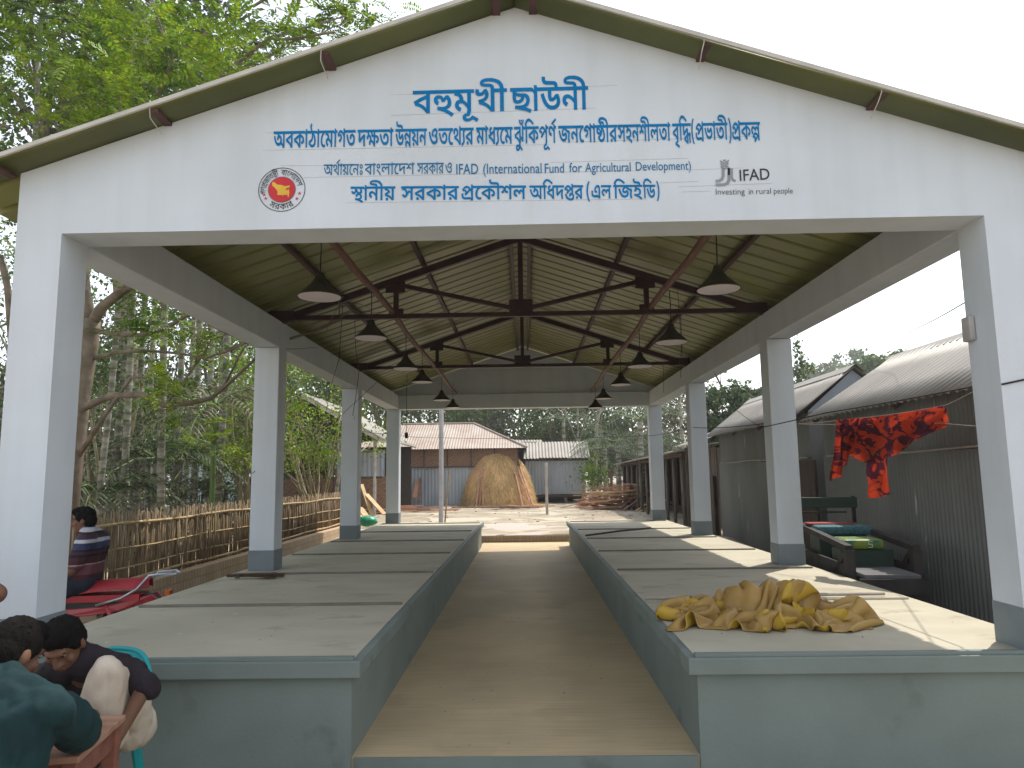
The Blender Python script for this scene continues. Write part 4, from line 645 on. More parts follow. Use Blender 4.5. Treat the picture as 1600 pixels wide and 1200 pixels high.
tin_blue = wallmat('blue_grey_tin', (.33, .355, .375), (.24, .265, .285), (.20, .22, .24), (.42, .45, .47))
wood_dark = M('dark_wood', (.085, .058, .042), (.045, .03, .023), .8, scale=5, stretch=(4, 4, .5))
wood_grey = M('weathered_boards', (.17, .145, .12), (.10, .083, .068), .85, scale=4, stretch=(5, 5, .4), c3=(.055, .045, .04), s3=4, t3=.6)
shadow_in = M('inside_shade_tone', (.05, .038, .03), None, .9)  # near-black tone that paints in the shade inside and under the buildings
bamboo_mat = M('woven_bamboo_mat', (.27, .165, .105), (.16, .092, .058), .85, scale=8, stretch=(1, 1, 7), detail=3)
pale_pole = M('pale_post', (.42, .38, .33), (.33, .29, .25), .8, scale=6)

# right: two tin shops whose walls face the shed
XE, XW = 4.30, 4.62
def shop(y0, y1, zE, xr, zR, label, gable_near):
    t = thing('tin_shop', (XW+1, (y0+y1)/2, 0), label, 'shop')
    obj('wall', corrug((XW, y0, -.15), (0, 1, 0), (0, 0, 1), y1-y0, 1.98, .076, .009, .02), tin_dark, t, smooth='all', recalc=False)
    obj('upper_wall', corrug((XW+.025, y0, 1.84), (0, 1, 0), (0, 0, 1), y1-y0, zE+.12-1.84, .076, .009, .0), tin_dark, t, smooth='all', recalc=False)
    mb = MB(); pts = [(XW-.03+.02*nz(0, yy, 3, 1.2), yy, 1.845+.03*nz(2, yy, 1, .8)) for yy in np.arange(y0+.05, y1, .35)]
    mb.tube(pts, .014, 5); obj('batten', mb, pale_pole, t)
    sl_ = Vector((xr-XE, 0, zR-zE)); 
    r = obj('roof', corrug((XE, y0-.1, zE), (0, 1, 0), sl_, y1-y0+.1, sl_.length, .15, .020, .03), tin_roof, t, smooth='all', recalc=False)
    m2 = r.modifiers.new('thickness', 'SOLIDIFY'); m2.thickness = .004
    back = 2*xr-XE
    r2 = obj('roof', corrug((xr, y0-.1, zR), (0, 1, 0), (back-xr, 0, zE-zR), y1-y0+.1, sl_.length, .10, .013, .0), tin_roof, t, smooth='all', recalc=False)
    obj('ridge_cap', MB().add([(xr-.16, y0-.12, zR-.09), (xr, y0-.12, zR+.035), (xr+.16, y0-.12, zR-.09), (xr-.16, y1+.03, zR-.09), (xr, y1+.03, zR+.035), (xr+.16, y1+.03, zR-.09)], [(0, 1, 4, 3), (1, 2, 5, 4)]), tin_roof, t)
    for k in range(4):
        a = .22+k*.27; obj('rafter_pole', MB().beam((XE+.12, y0+.2+(y1-y0-.4)*k/3, zE-.03), (xr, y0+.2+(y1-y0-.4)*k/3, zR-.06), .05, .05), wood_dark, t)
    for yy in (y0, y1):
        k = (zR-zE)/(xr-XE)
        mb = MB(); mb.prism([(XW+.01, zE+.14), (back-.3, zE+.14), (xr, zR-.05)], yy-.004 if yy == y0 else yy-.02, yy+.004 if yy == y0 else yy-.012)
        m0 = MB(); m0.box(XW+.02, back-.3, yy-.004 if yy == y0 else yy-.02, yy+.004 if yy == y0 else yy-.012, -.15, zE+.14)
        obj('end_wall', m0, tin_dark, t); obj('gable_end', mb, tin_blue if gable_near else tin_dark, t)
    obj('back_wall', MB().box(back-.3, back-.28, y0, y1, -.15, zE+.2), tin_dark, t)
    return t
s1 = shop(3.6, 11.2, 2.39, 5.80, 3.375, 'near dark tin shop with a long ribbed grey roof, behind the green cart', False)
s2 = shop(11.75, 17.2, 2.45, 5.40, 3.31, 'farther tin shop with a blue grey gable end, beyond the near shop', True)
# torn corner sheet and a dark doorway on the farther shop
obj('door', MB().box(XW-.06, XW-.02, 11.45, 12.35, -.15, 1.80), wood_dark, s2)
tb = MB(); pt = [(XW-.07, 12.5, 1.78), (XW-.08, 12.95, 1.80), (XW-.10, 13.0, .6), (XW-.2, 12.75, .15), (XW-.10, 12.6, .7)]
tb.add(pt, [(0, 1, 2, 4), (4, 2, 3)]); obj('torn_sheet', tb, tin_dark, s2, recalc=False)
for yy, zz, hh in ((8.9, .95, .5), (8.55, 1.0, .38), (6.45, 1.05, .55), (10.3, 1.0, .35)):
    pass
# plank lean-to beyond the shops
lt = thing('plank_shack', (5.2, 18.8, .1), 'weathered plank shack with a dark door, past the farther tin shop', 'shack')
mb = MB(); y = 17.3; k = 0
while y < 19.6:
    wd = rnd.uniform(.10, .2); mb.box(4.56+rnd.uniform(0, .03), 4.60+rnd.uniform(0, .03), y, y+wd-.008, .02, 2.26+rnd.uniform(-.04, .02)); y += wd
obj('wall', mb, wood_grey, lt)
mb = MB(); x = 4.35
while x < 6.5:
    wd = rnd.uniform(.12, .2); mb.box(x, x+wd-.01, 19.6+rnd.uniform(0, .02), 19.64, .05, 2.3); x += wd
obj('end_wall', mb, wood_grey, lt)
obj('door', MB().box(4.48, 4.53, 17.35, 17.9, .02, 1.55), wood_dark, lt, bevel=.006)
r_ = obj('roof', corrug((4.15, 17.25, 2.34), (0, 1, 0), (1.6, 0, .62), 2.6, 1.75, .10, .013, .03), tin_roof, lt, smooth='all', recalc=False)

# open timber shed at the right rear
os_ = thing('open_timber_shed', (5, 26, .15), 'open fronted timber shed on thin posts behind the wood pile, right rear', 'shed')
for k in range(11):
    yy = 20.3+k*1.22; xx = 4.42+.03*rnd.uniform(-1, 1)
    obj('post', MB().tube([(xx, yy, .05), (xx+.03*rnd.uniform(-1, 1), yy+.05, 2.1)], .05 if k % 3 else .07, 7), wood_grey, os_, smooth='all')
mb = MB(); rr = []
for t in (0, 1):
    rr.append([(4.1+3.6*t, yy, 2.20+.008*math.sin(yy*31)+.62*t-.012*(yy-20)+.02*nz(yy, t, 0, 1.5)) for yy in np.arange(19.85, 33.6, .04)])
mb.grid(rr); r_ = obj('roof', mb, tin_roof, os_, smooth='all', recalc=False); r_.modifiers.new('thickness', 'SOLIDIFY').thickness = .03
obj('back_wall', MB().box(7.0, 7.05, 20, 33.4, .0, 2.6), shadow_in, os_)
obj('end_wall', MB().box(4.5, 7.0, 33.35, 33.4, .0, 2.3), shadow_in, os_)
for k in range(16):
    yy = 20.5+k*.8; obj('inner_board', MB().box(5.6, 5.64, yy, yy+.12, .1, 2.2), wood_dark, os_)
obj('eave_beam', MB().beam((4.42, 20.1, 2.13), (4.42, 33.2, 1.99), .09, .10), wood_dark, os_)

# rear: big house with hipped rusty roof
hx0, hx1, hy = -8.6, -.35, 36.2
bh = thing('tin_house', (-4, hy+3, .1), 'long rear house with a rusty hipped tin roof, bamboo band and blue tin wall', 'house')
obj('wall', corrug((hx0, hy, .17), (1, 0, 0), (0, 0, 1), hx1-hx0-.9, 1.95, .17, .022, .03), tin_blue, bh, smooth='all', recalc=False)
obj('side_wall', MB().box(hx1-.05, hx1, hy+.05, hy+5, .1, 3.0), wood_dark, bh)
mb = MB(); x = hx1-.92
while x < hx1-.02:
    mb.box(x, x+.16, hy-.03+rnd.uniform(0, .03), hy+.02, .17, 2.2); x += .17
obj('plank_panel', mb, wood_grey, bh)
mb = MB(); rr = []
for j in range(14):
    rr.append([(hx0+(hx1-hx0)*i/120, hy-.04+.014*(1 if (i//2+j) % 2 else -1), 2.10+.98*j/13) for i in range(121)])
mb.grid(rr); obj('bamboo_panel', mb, bamboo_mat, bh, recalc=False)
for x in np.arange(hx0, hx1+.1, 1.18): obj('batten', MB().box(x-.03, x+.03, hy-.085, hy-.05, 2.1, 3.06), wood_dark, bh)
obj('batten', MB().box(hx0, hx1, hy-.10, hy-.04, 2.06, 2.11), wood_dark, bh)
ez, rz, ry = 2.98, 4.45, hy+2.7
def slope(poly_fn, u0, u1, name, n=170, m=4, mat=None, along='x'):
    rr = []
    for t in np.linspace(0, 1, m):
        row = []
        for i in range(n+1):
            a = u0+(u1-u0)*i/n; p = poly_fn(a, t); row.append((p[0], p[1], p[2]+.02*math.sin(a/.17*2*math.pi)))
        rr.append(row)
    return obj(name, MB().grid(rr), mat, bh, smooth='all', recalc=False)
ex0, ex1 = hx0-.3, hx1+.45; rx0, rx1 = hx0+2.0, -2.75
def front(a, t):
    lo = ex0+(rx0-ex0)*t; hi = ex1+(rx1-ex1)*t; s_ = (a-ex0)/(ex1-ex0); return (lo+(hi-lo)*s_, hy-.55+(ry-hy+.55)*t, ez+(rz-ez)*t)
rr = []
for t in np.linspace(0, 1, 24):
    row = []
    for i in range(521):
        a = ex0+(ex1-ex0)*i/520; x = min(max(a, ex0+(rx0-ex0)*t), ex1+(rx1-ex1)*t); row.append((x, hy-.55+(ry-hy+.55)*t, ez+(rz-ez)*t+.011*math.sin(x/.14*2*math.pi)))
    rr.append(row)
obj('roof', MB().grid(rr), tin_rust, bh, smooth='all', recalc=False)
rr = []
for t in np.linspace(0, 1, 16):
    row = []
    for i in range(161):
        a = hy-.55+6.5*i/160; lo = hy-.55+(ry-hy+.55)*t; hi = hy+5.95+(ry-hy-5.95)*t; yy = min(max(a, lo), hi); row.append((ex1+(rx1-ex1)*t, yy, ez+(rz-ez)*t+.011*math.sin(yy/.14*2*math.pi)))
    rr.append(row)
obj('roof', MB().grid(rr), tin_rust, bh, smooth='all', recalc=False)
obj('ridge_cap', MB().tube([(rx0, ry, rz+.02), (rx1, ry, rz+.02)], .07, 6), tin_rust, bh)
obj('ridge_cap', MB().tube([(rx1, ry, rz+.02), (ex1, hy-.55, ez+.03)], .06, 6), tin_rust, bh)
# small store on stilts
st_ = thing('stilt_store', (1.7, 40, .3), 'small blue grey tin store on short stilts to the right of the haystack', 'store')
sy = 38.
obj('wall', corrug((.0, sy, .62), (1, 0, 0), (0, 0, 1), 3.15, 1.85, .17, .022, .02), tin_blue, st_, smooth='all', recalc=False)
obj('side_wall', MB().box(3.1, 3.14, sy+.03, sy+3, .62, 2.4), tin_blue, st_)
obj('floor_beam', MB().box(-.05, 3.2, sy+.03, sy+3, .48, .60), wood_dark, st_)
obj('under_floor_shade', MB().box(.0, 3.1, sy+2.6, sy+2.7, .1, .5), shadow_in, st_)  # dark sheet added to stand for the shade below the floor
for x in (.15, 1.1, 2.1, 3.0):
    obj('stilt', MB().tube([(x, sy+.15, .1), (x, sy+.15, .5)], .09, 7), wood_grey, st_)
sl_ = Vector((0, 1.5, .92)); r_ = obj('roof', corrug((-.1, sy-.35, 2.50), (1, 0, 0), sl_, 3.5, sl_.length, .17, .022, .04), tin_roof, st_, smooth='all', recalc=False)
obj('roof', corrug((-.1, sy+1.15, 3.42), (1, 0, 0), (0, 1.5, -.92), 3.4, sl_.length, .17, .022, .04), tin_roof, st_, smooth='all', recalc=False)
obj('eave_board', MB().box(-.1, 3.3, sy-.06, sy-.03, 2.36, 2.48), wood_dark, st_)
# bits of roof and shack between house and store
lb_ = thing('roof_lean_to', (-.2, 41, .2), 'low lean to roof squeezed between the long house and the stilt store', 'lean-to')
obj('roof', corrug((-1.2, 40.2, 2.9), (1, 0, 0), (0, 1.6, .75), 2.2, 1.8, .17, .02, .04), tin_roof, lb_, smooth='all', recalc=False)
obj('wall', MB().box(-1.1, .9, 40.6, 40.65, .1, 2.95), wood_dark, lb_)

# left rear: gable ended workshop behind the shrubs
ws = thing('bamboo_workshop', (-8.5, 29, .2), 'open bamboo workshop with a pale gabled roof, behind the slender shrub stems on the left', 'workshop')
wy = 27.0; ax, az = -8.2, 4.75; lx, rx_, wz = -11.3, -5.1, 2.98
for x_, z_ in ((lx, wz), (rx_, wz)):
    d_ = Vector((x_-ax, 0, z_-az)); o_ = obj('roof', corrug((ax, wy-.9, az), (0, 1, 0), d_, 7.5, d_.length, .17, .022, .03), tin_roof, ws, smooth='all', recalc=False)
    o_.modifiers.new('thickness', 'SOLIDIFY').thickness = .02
    obj('verge_board', MB().beam((ax, wy-.85, az-.09), (x_, wy-.85, z_-.09), .03, .14), pale_pole if x_ > ax else wood_dark, ws)  # sunlight put into the colour: right board pale, left board dark
mb = MB(); mb.prism([(lx+.5, 2.98), (rx_-.4, 2.98), (ax, az-.12)], wy+.25, wy+.3); obj('gable_wall', mb, shadow_in, ws)  # dark sheet painting the shade of the open gable
for x in (-11, -9.6, -8.1, -7.1, -5.6):
    obj('post', MB().tube([(x, wy-.1, .1), (x, wy-.1, 3.0)], .07, 7), wood_dark if x != -5.6 else pale_pole, ws)
mb = MB(); rr = []
for j in range(16): rr.append([(-11.2+5.9*i/90, wy+.8+.014*(1 if (i//2+j) % 2 else -1), .15+1.5*j/15) for i in range(91)])
mb.grid(rr); obj('bamboo_panel', mb, bamboo_mat, ws, recalc=False)
obj('tin_panel', corrug((-7.6, wy+.75, 1.65), (1, 0, 0), (0, 0, 1), 2.2, 1.0, .17, .022, 0), tin_blue, ws, smooth='all', recalc=False)
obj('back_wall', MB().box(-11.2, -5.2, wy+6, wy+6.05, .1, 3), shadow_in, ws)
obj('crossbeam', MB().beam((-11.2, wy-.1, 2.55), (-5.3, wy-.1, 2.6), .1, .1), wood_grey, ws)
obj('crossbeam', MB().beam((-11.2, wy-.1, 1.62), (-5.3, wy-.1, 1.62), .08, .08), wood_dark, ws)
for k, x in enumerate((-7.7, -7.45, -7.2, -6.9, -6.6)):
    obj('board', MB().beam((x, wy+.2, .1), (x+.1*math.sin(k*2), wy+.65, 1.5+.15*math.sin(k*3)), .14, .03, up=(0, 1, 0)), M('sawn_board_%d' % k, (.24+.05*(k % 2), .12, .075), (.16, .075, .05), .8, scale=5, stretch=(1, 1, .3)), ws)
# pale wall far left
pw = thing('pale_outhouse', (-10.9, 24, .2), 'pale blue outhouse wall glimpsed past the palms at the left', 'outhouse')
obj('wall', MB().box(-11.8, -9.6, 24.5, 24.56, .1, 2.15), M('pale_blue_plaster', (.42, .50, .54), (.33, .40, .44), .8), pw)
obj('roof', MB().box(-12, -9.4, 24.1, 26.5, 2.3, 2.36), tin_roof, pw)
for x in (-11.7, -9.75): obj('post', MB().tube([(x, 24.35, .1), (x, 24.35, 2.3)], .07, 6), wood_dark, pw)
# ================================================================= GREENERY
NR = np.random.default_rng(11)
def unit(a): return a/np.maximum(np.linalg.norm(a, axis=-1, keepdims=True), 1e-9)
def quads(V): 
    n = len(V)//4; return (V.tolist(), np.arange(4*n).reshape(n, 4).tolist())
def leafcloud(C, size, aspect=.5, up=.4, sag=None):
    """rhombic leaves at C with scattered facing"""
    n = len(C); d = unit(NR.normal(size=(n, 3))+np.array([0, 0, -.3])); nn = unit(NR.normal(size=(n, 3))*(1-up)+np.array([0, 0, up]))
    b = unit(np.cross(d, nn)); s = (size*NR.uniform(.6, 1.3, n))[:, None]
    a = d*s; b = b*s*aspect*.5
    return np.stack([C-a*.5, C-b+a*.02, C+a*.5, C+b+a*.02], 1).reshape(-1, 3)
def pinnate(O, D, L, k=8, leaf=.05, asp=.45, droop=.35):
    """feathery sprays: paired leaflets along a thin drooping stalk"""
    n = len(O); out = []; D = unit(D); side = unit(np.cross(D, np.array([0, 0, 1.])+NR.normal(size=(n, 3))*.35)); nn = unit(np.cross(side, D))
    for j in range(k):
        t = (j+.7)/k; P = O+D*(L*t)[:, None]+np.array([0, 0, -1.])*(droop*L*t*t)[:, None]
        for sg in (-1, 1):
            l = leaf*NR.uniform(.7, 1.2, n)*(1-.45*abs(t-.45)); dir_ = unit(side*sg*.9+D*.45+nn*NR.uniform(-.35, .15, n)[:, None])
            w_ = unit(np.cross(dir_, nn))*(l*asp*.5)[:, None]; a = dir_*l[:, None]
            out.append(np.stack([P, P+a*.5-w_, P+a, P+a*.5+w_], 1).reshape(-1, 3))
    st = D*L[:, None]; e = np.array([0, 0, -1.])*(droop*L)[:, None]; w2 = side*.0022
    mid = O+st*.5+e*.25
    out.append(np.stack([O-w2, O+w2, mid+w2, mid-w2], 1).reshape(-1, 3)); out.append(np.stack([mid-w2, mid+w2, O+st+e+w2, O+st+e-w2], 1).reshape(-1, 3))
    return np.concatenate(out)
bark_pale = M('pale_mottled_bark', (.36, .33, .27), (.20, .18, .14), .9, scale=7, detail=6, stretch=(1, 1, 1.4), bump=.4, bscale=30, c3=(.13, .14, .075), s3=3.5, t3=.55)
bark_palm = M('ringed_palm_bark', (.36, .34, .28), (.14, .13, .10), .9, scale=3.2, stretch=(.8, .8, 3.5), detail=6, c3=(.10, .115, .06), s3=2.0, t3=.52)
bark_brown = M('brown_bark', (.215, .17, .125), (.115, .09, .065), .9, scale=6, bump=.4, bscale=25)
bark_green = M('green_stem', (.13, .20, .05), (.09, .14, .04), .6)
cane_m = M('slender_cane', (.36, .31, .19), (.22, .19, .115), .8, scale=6)
leaf_bright = leafmat('feathery_leaf', (.21, .30, .014), (.045, .10, .010), .5, .42)
leaf_mid = leafmat('mid_green_leaf', (.11, .165, .035), (.05, .09, .022), .5, .35)
leaf_deep = leafmat('deep_green_leaf', (.068, .105, .036), (.034, .058, .020), .55, .25)
leaf_palm = leafmat('palm_leaf', (.062, .09, .034), (.028, .046, .02), .6, .2)
leaf_dry = leafmat('dusty_leaf', (.15, .145, .085), (.085, .085, .05), .6, .25)
def limbs(base, d, L, r, depth, rn, mb, tips, spread=.55, taper=.72, kids=(2, 3), lift=.12, bend=.18):
    pts = [Vector(base)]; rad = [r]; d = Vector(d).normalized(); n = 5
    for i in range(n):
        d = (d+Vector((rn.uniform(-1, 1), rn.uniform(-1, 1), rn.uniform(-1, 1)+lift))*bend).normalized()
        pts.append(pts[-1]+d*(L/n)); rad.append(r*(1-(1-taper)*(i+1)/n))
    mb.tube(pts, rad, 8 if r > .05 else 5 if r > .015 else 4, cap=False)
    if depth == 0: tips += [(pts[-1], d), (pts[3], d)]; return
    for k in range(rn.randint(*kids)):
        q = pts[-1] if k == 0 else pts[rn.randint(2, 5)]
        nd = (d+Vector((rn.gauss(0, 1), rn.gauss(0, 1), rn.gauss(0, .7)+lift))*spread).normalized()
        limbs(q, nd, L*rn.uniform(.6, .85), rad[-1]*rn.uniform(.6, .85), depth-1, rn, mb, tips, spread, taper, kids, lift, bend)
def arr(vs): return np.array([tuple(v) for v in vs], float)

# ---- big feathery tree behind the left front pillar
ft = thing('feathery_tree', (-6.4, 10, .0), 'big spreading tree with forked pale trunk and bright feathery leaves, left of the shed', 'tree')
A = lambda x, y, Y: at(x, y, Y)
tk = MB()
tk.tube([(-6.35, 9.9, -.1), A(112, 720, 10), A(127, 610, 10), A(140, 535, 10), A(143, 500, 10)], [.17, .15, .13, .125, .12], 10)
tk.tube([A(141, 510, 10), A(135, 460, 10.1), A(128, 380, 10.2), A(118, 250, 10.3), A(105, 80, 10.4)], [0.085, 0.067, 0.059, 0.052, 0.037], 9)
tk.tube([A(144, 505, 10), A(160, 480, 9.9), A(190, 455, 9.8), A(230, 435, 9.6), A(300, 300, 9.2), A(345, 120, 9.0), A(420, 60, 8.8), A(540, 25, 8.6)], [0.081, 0.074, 0.063, 0.056, 0.044, 0.033, 0.021, 0.009], 9)
tk.tube([A(140, 515, 10), A(180, 522, 9.7), A(222, 523, 9.5), A(260, 512, 9.3), A(298, 490, 9.2), A(330, 470, 9.1)], [0.044, 0.033, 0.030, 0.026, 0.019, 0.009], 7)
tk.tube([A(145, 560, 10), A(185, 550, 9.8), A(230, 548, 9.6), A(280, 552, 9.5), A(320, 560, 9.4)], [0.033, 0.028, 0.024, 0.019, 0.011], 6)
tk.tube([A(115, 645, 10), A(150, 628, 9.8), A(176, 618, 9.7), A(220, 616, 9.6), A(257, 633, 9.5), A(295, 630, 9.4), A(330, 622, 9.3), A(362, 595, 9.2), A(396, 563, 9.1), A(430, 540, 9.0)], [0.056, 0.052, 0.048, 0.044, 0.041, 0.037, 0.031, 0.025, 0.018, 0.009], 8)
tk.tube([A(330, 622, 9.3), A(352, 600, 9.3), A(372, 560, 9.3), A(386, 535, 9.3)], [0.022, 0.016, 0.012, 0.007], 6)
tk.tube([A(120, 250, 10.3), A(60, 150, 10.1), A(20, 60, 9.9)], [0.037, 0.026, 0.011], 6)
tk.tube([A(190, 455, 9.8), A(225, 420, 9.9), A(235, 300, 10), A(190, 180, 9.9), A(175, 60, 9.8)], [0.044, 0.037, 0.033, 0.022, 0.009], 6)
tk.tube([A(235, 180, 9.5), A(270, 90, 9.3), A(330, 45, 9.2), A(395, 10, 9.0)], [0.026, 0.019, 0.013, 0.007], 6)
tk.tube([A(0, 400, 9.2), A(12, 450, 9.2), A(20, 560, 9.2)], [0.037, 0.041, 0.044], 6)
tk.tube([A(118, 720, 10), A(170, 640, 9.7), A(205, 590, 9.6), A(235, 590, 9.6)], [0.037, 0.030, 0.022, 0.011], 6)
rn = random.Random(5)
tips = []
for (x, y, Y, dx, dz) in ((60, 130, 10.1, -.3, .5), (20, 60, 9.9, -.6, .3), (105, 80, 10.4, 0, 1), (175, 60, 9.8, .1, .8), (235, 300, 10, .2, .5), (190, 180, 9.9, -.5, .4), (300, 300, 9.2, .6, .2), (345, 120, 9, .3, .4), (270, 90, 9.3, -.1, .7), (395, 10, 9, .8, .1), (420, 60, 8.8, .8, -.1), (130, 330, 10.2, -.6, .1), (118, 250, 10.3, .4, .2), (330, 470, 9.1, .5, .3), (320, 560, 9.4, .6, .1), (386, 535, 9.3, .4, .5), (430, 540, 9, .6, .2), (222, 523, 9.5, .2, .5), (260, 633, 9.5, .3, .4), (298, 490, 9.2, .3, -.2), (60, 300, 9.6, -.5, .2), (15, 200, 9.0, -.8, .1)):
    limbs(A(x, y, Y), (dx, rn.uniform(-.5, .3), dz), rn.uniform(.6, 1.1), .022, 2, rn, tk, tips, .6, .6, (2, 3), .05)
obj('trunk', tk, bark_brown, ft, smooth='all', recalc=False)
O = []; D = []
for p, d in tips:
    for k in range(7):
        O.append(tuple(p+Vector((rn.gauss(0, .12), rn.gauss(0, .12), rn.gauss(0, .10))))); D.append((d.x+rn.gauss(0, .7), d.y+rn.gauss(0, .7), d.z*.4+rn.gauss(0, .35)))
O = np.array(O); D = np.array(D)
# extra sprays that fill the near left crown (in layers, with gaps)
n = 1750; C0 = []
lay = [tuple(A(rn.uniform(-120, 300), rn.uniform(-60, 330), rn.uniform(7.8, 11.0))) for _ in range(62)]+[tuple(A(rn.uniform(300, 400), rn.uniform(20, 130), rn.uniform(8.0, 10.5))) for _ in range(9)]+[tuple(A(rn.uniform(400, 530), rn.uniform(5, 80), rn.uniform(8.4, 9.5))) for _ in range(4)]+[tuple(A(rn.uniform(150, 400), rn.uniform(520, 690), rn.uniform(8.8, 11))) for _ in range(10)]
for i in range(n):
    c = lay[rn.randrange(len(lay))]; C0.append((c[0]+rn.gauss(0, .30), c[1]+rn.gauss(0, .30), c[2]+rn.gauss(0, .11)))
C0 = np.array(C0); keep = np.array([not (abs(p[0]) < 4.0 and 4 < p[1] < 17.6 and p[2] < zr(p[0])+.25) for p in C0]); C0 = C0[keep]
C0 = C0[C0[:, 0] < -1.2]
O2 = np.concatenate([O, C0]); D2 = np.concatenate([D, NR.normal(size=(len(C0), 3))*np.array([1, 1, .35])])
k2 = np.array([not (abs(p[0]) < 4.1 and 4 < p[1] < 17.6 and p[2] < zr(p[0])+.4) for p in O2]); O2 = O2[k2]; D2 = D2[k2]
V = pinnate(O2, D2, NR.uniform(.22, .42, len(O2)), 9, .080, .44, .3)
obj('crown', quads(V), leaf_bright, ft, recalc=False)

# ---- leafy shrub with many slender stems, behind the fence
def cane_shrub(cx, cy, n, h, label, spread, leafn, mat):
    t = thing('cane_shrub', (cx, cy, .2), label, 'shrub'); mb = MB(); tp = []
    for i in range(n):
        a = rn.uniform(0, 6.28); d = Vector((math.cos(a)*spread*rn.uniform(.2, 1), math.sin(a)*spread*rn.uniform(.2, 1), 1)).normalized()
        b = Vector((cx+rn.uniform(-.18, .18), cy+rn.uniform(-.18, .18), .1)); L = h*rn.uniform(.8, 1.1); pts = [b+d*L*k/6+Vector((0, 0, -.03*L*(k/6)**2*spread))+Vector((rn.gauss(0, .02), rn.gauss(0, .02), 0)) for k in range(7)]
        mb.tube(pts, [.04*(1-.75*k/6)*rn.uniform(.8, 1.2) for k in range(7)], 6, cap=False)
        for k in range(3): limbs(pts[rn.randint(3, 6)], (d.x+rn.gauss(0, .5), d.y+rn.gauss(0, .5), .6), rn.uniform(.4, .8), .012, 1, rn, mb, tp, .6, .6, (2, 3), .05)
    obj('stem', mb, cane_m, t, smooth='all', recalc=False)
    C = arr([p+Vector((rn.gauss(0, .2), rn.gauss(0, .2), rn.gauss(0, .16))) for p, d in tp for k in range(leafn)])
    C = C[C[:, 0] < -3.4] if cx < 0 else C
    obj('foliage', quads(leafcloud(C, .085, .5, .45)), mat, t, recalc=False); return t
cane_shrub(-5.6, 15.2, 15, 3.7, 'tall cane shrub with pale stems spreading behind the fence, left of the second pillar gap', .38, 26, leaf_bright)
cane_shrub(-5.2, 18.2, 12, 3.1, 'shorter cane shrub with leaning bare stems at the far end of the fence', .5, 12, leaf_bright)
cane_shrub(-7.4, 12.8, 9, 4.4, 'dense leafy shrub behind the fence, beside the pale outhouse', .35, 34, leaf_mid)
# leafy twig tree at the rear left pillar
tw = thing('small_leafy_tree', (-5.4, 21.5, .2), 'small light green tree with thin branches in front of the rear house', 'tree')
mb = MB(); tp = []; limbs((-5.6, 21.5, .1), (.1, 0, 1), 2.0, .07, 3, rn, mb, tp, .6, .7, (2, 3), .15)
obj('trunk', mb, bark_pale, tw, smooth='all', recalc=False)
C = arr([p+Vector((rn.gauss(0, .26), rn.gauss(0, .26), rn.gauss(0, .2))) for p, d in tp for k in range(38)]); obj('crown', quads(leafcloud(C, .11, .5, .4)), leaf_bright, tw, recalc=False)

# ---- palms
def frond(base, d, L, rn_, pairs=18, leaf=.42, droop=.55, lw=.042, mbr=None):
    d = Vector(d).normalized(); side = d.cross(Vector((0, 0, 1))); side = side.normalized() if side.length > .1 else Vector((1, 0, 0))
    pts = []; 
    for i in range(pairs+1):
        t = i/pairs; pts.append(Vector(base)+d*L*t+Vector((0, 0, -droop*L*t*t)))
    if mbr is not None: mbr.tube([pts[0], pts[pairs//3], pts[2*pairs//3], pts[-1]], [.018, .013, .008, .003], 4, cap=False)
    out = []
    for i in range(2, pairs+1):
        t = i/pairs; ax = (pts[i]-pts[i-1]).normalized(); nn = side.cross(ax)
        for sg in (-1, 1):
            l = leaf*math.sin(math.pi*min(.97, .18+t*.8))*rn_.uniform(.8, 1.1)
            dr = (side*sg*.85+ax*.6+nn*.15+Vector((0, 0, rn_.uniform(-.3, .05)))).normalized(); tip = pts[i]+dr*l+Vector((0, 0, -.25*l)); mid = pts[i]+dr*l*.5
            w = ax*lw*.5
            out += [pts[i]-w*.4, mid-w, tip, mid+w]
    return out
def palm(x, y, h, r, label, n=10, fl=1.7, lean=0, mat=None, name='areca_palm', group=None, shaft=True, bark=None, leaf=.42, zb=.05):
    t = thing(name, (x, y, zb), label, 'palm tree', group); mb = MB(); k = 9; top = Vector((x+lean*h*.06, y+rn.uniform(-.1, .1), h))
    pts = [Vector((x, y, zb)).lerp(top, i/k)+Vector((lean*.25*math.sin(math.pi*i/k)+rn.uniform(-.012, .012), rn.uniform(-.012, .012), 0)) for i in range(k+1)]
    mb.tube(pts, [r*(1.12-.3*i/k) for i in range(k+1)], 9); obj('trunk', mb, bark or bark_palm, t, smooth='all', recalc=False)
    if shaft: obj('crown_shaft', MB().tube([pts[-1], pts[-1]+Vector((0, 0, .35)), pts[-1]+Vector((0, 0, .8))], [r*.85, r*.95, r*.5], 8), bark_green, t, smooth='all')
    vs = []; mr = MB(); b = pts[-1]+Vector((0, 0, .7 if shaft else 0))
    for i in range(n):
        a = i*2.4+rn.uniform(-.3, .3); e = rn.uniform(.1, 1.1)
        vs += frond(b, (math.cos(a), math.sin(a), e), fl*rn.uniform(.8, 1.15), rn, mbr=mr, droop=.5+.35*rn.random(), leaf=leaf)
    o = obj('crown', quads(arr(vs)), mat or leaf_palm, t, recalc=False); obj('frond_stalk', mr, bark_green, o, recalc=False)
    return t
ords = ['first', 'second', 'third', 'fourth', 'fifth', 'sixth', 'seventh', 'eighth', 'ninth', 'tenth', 'eleventh', 'twelfth', 'thirteenth', 'fourteenth', 'fifteenth', 'sixteenth', 'seventeenth']
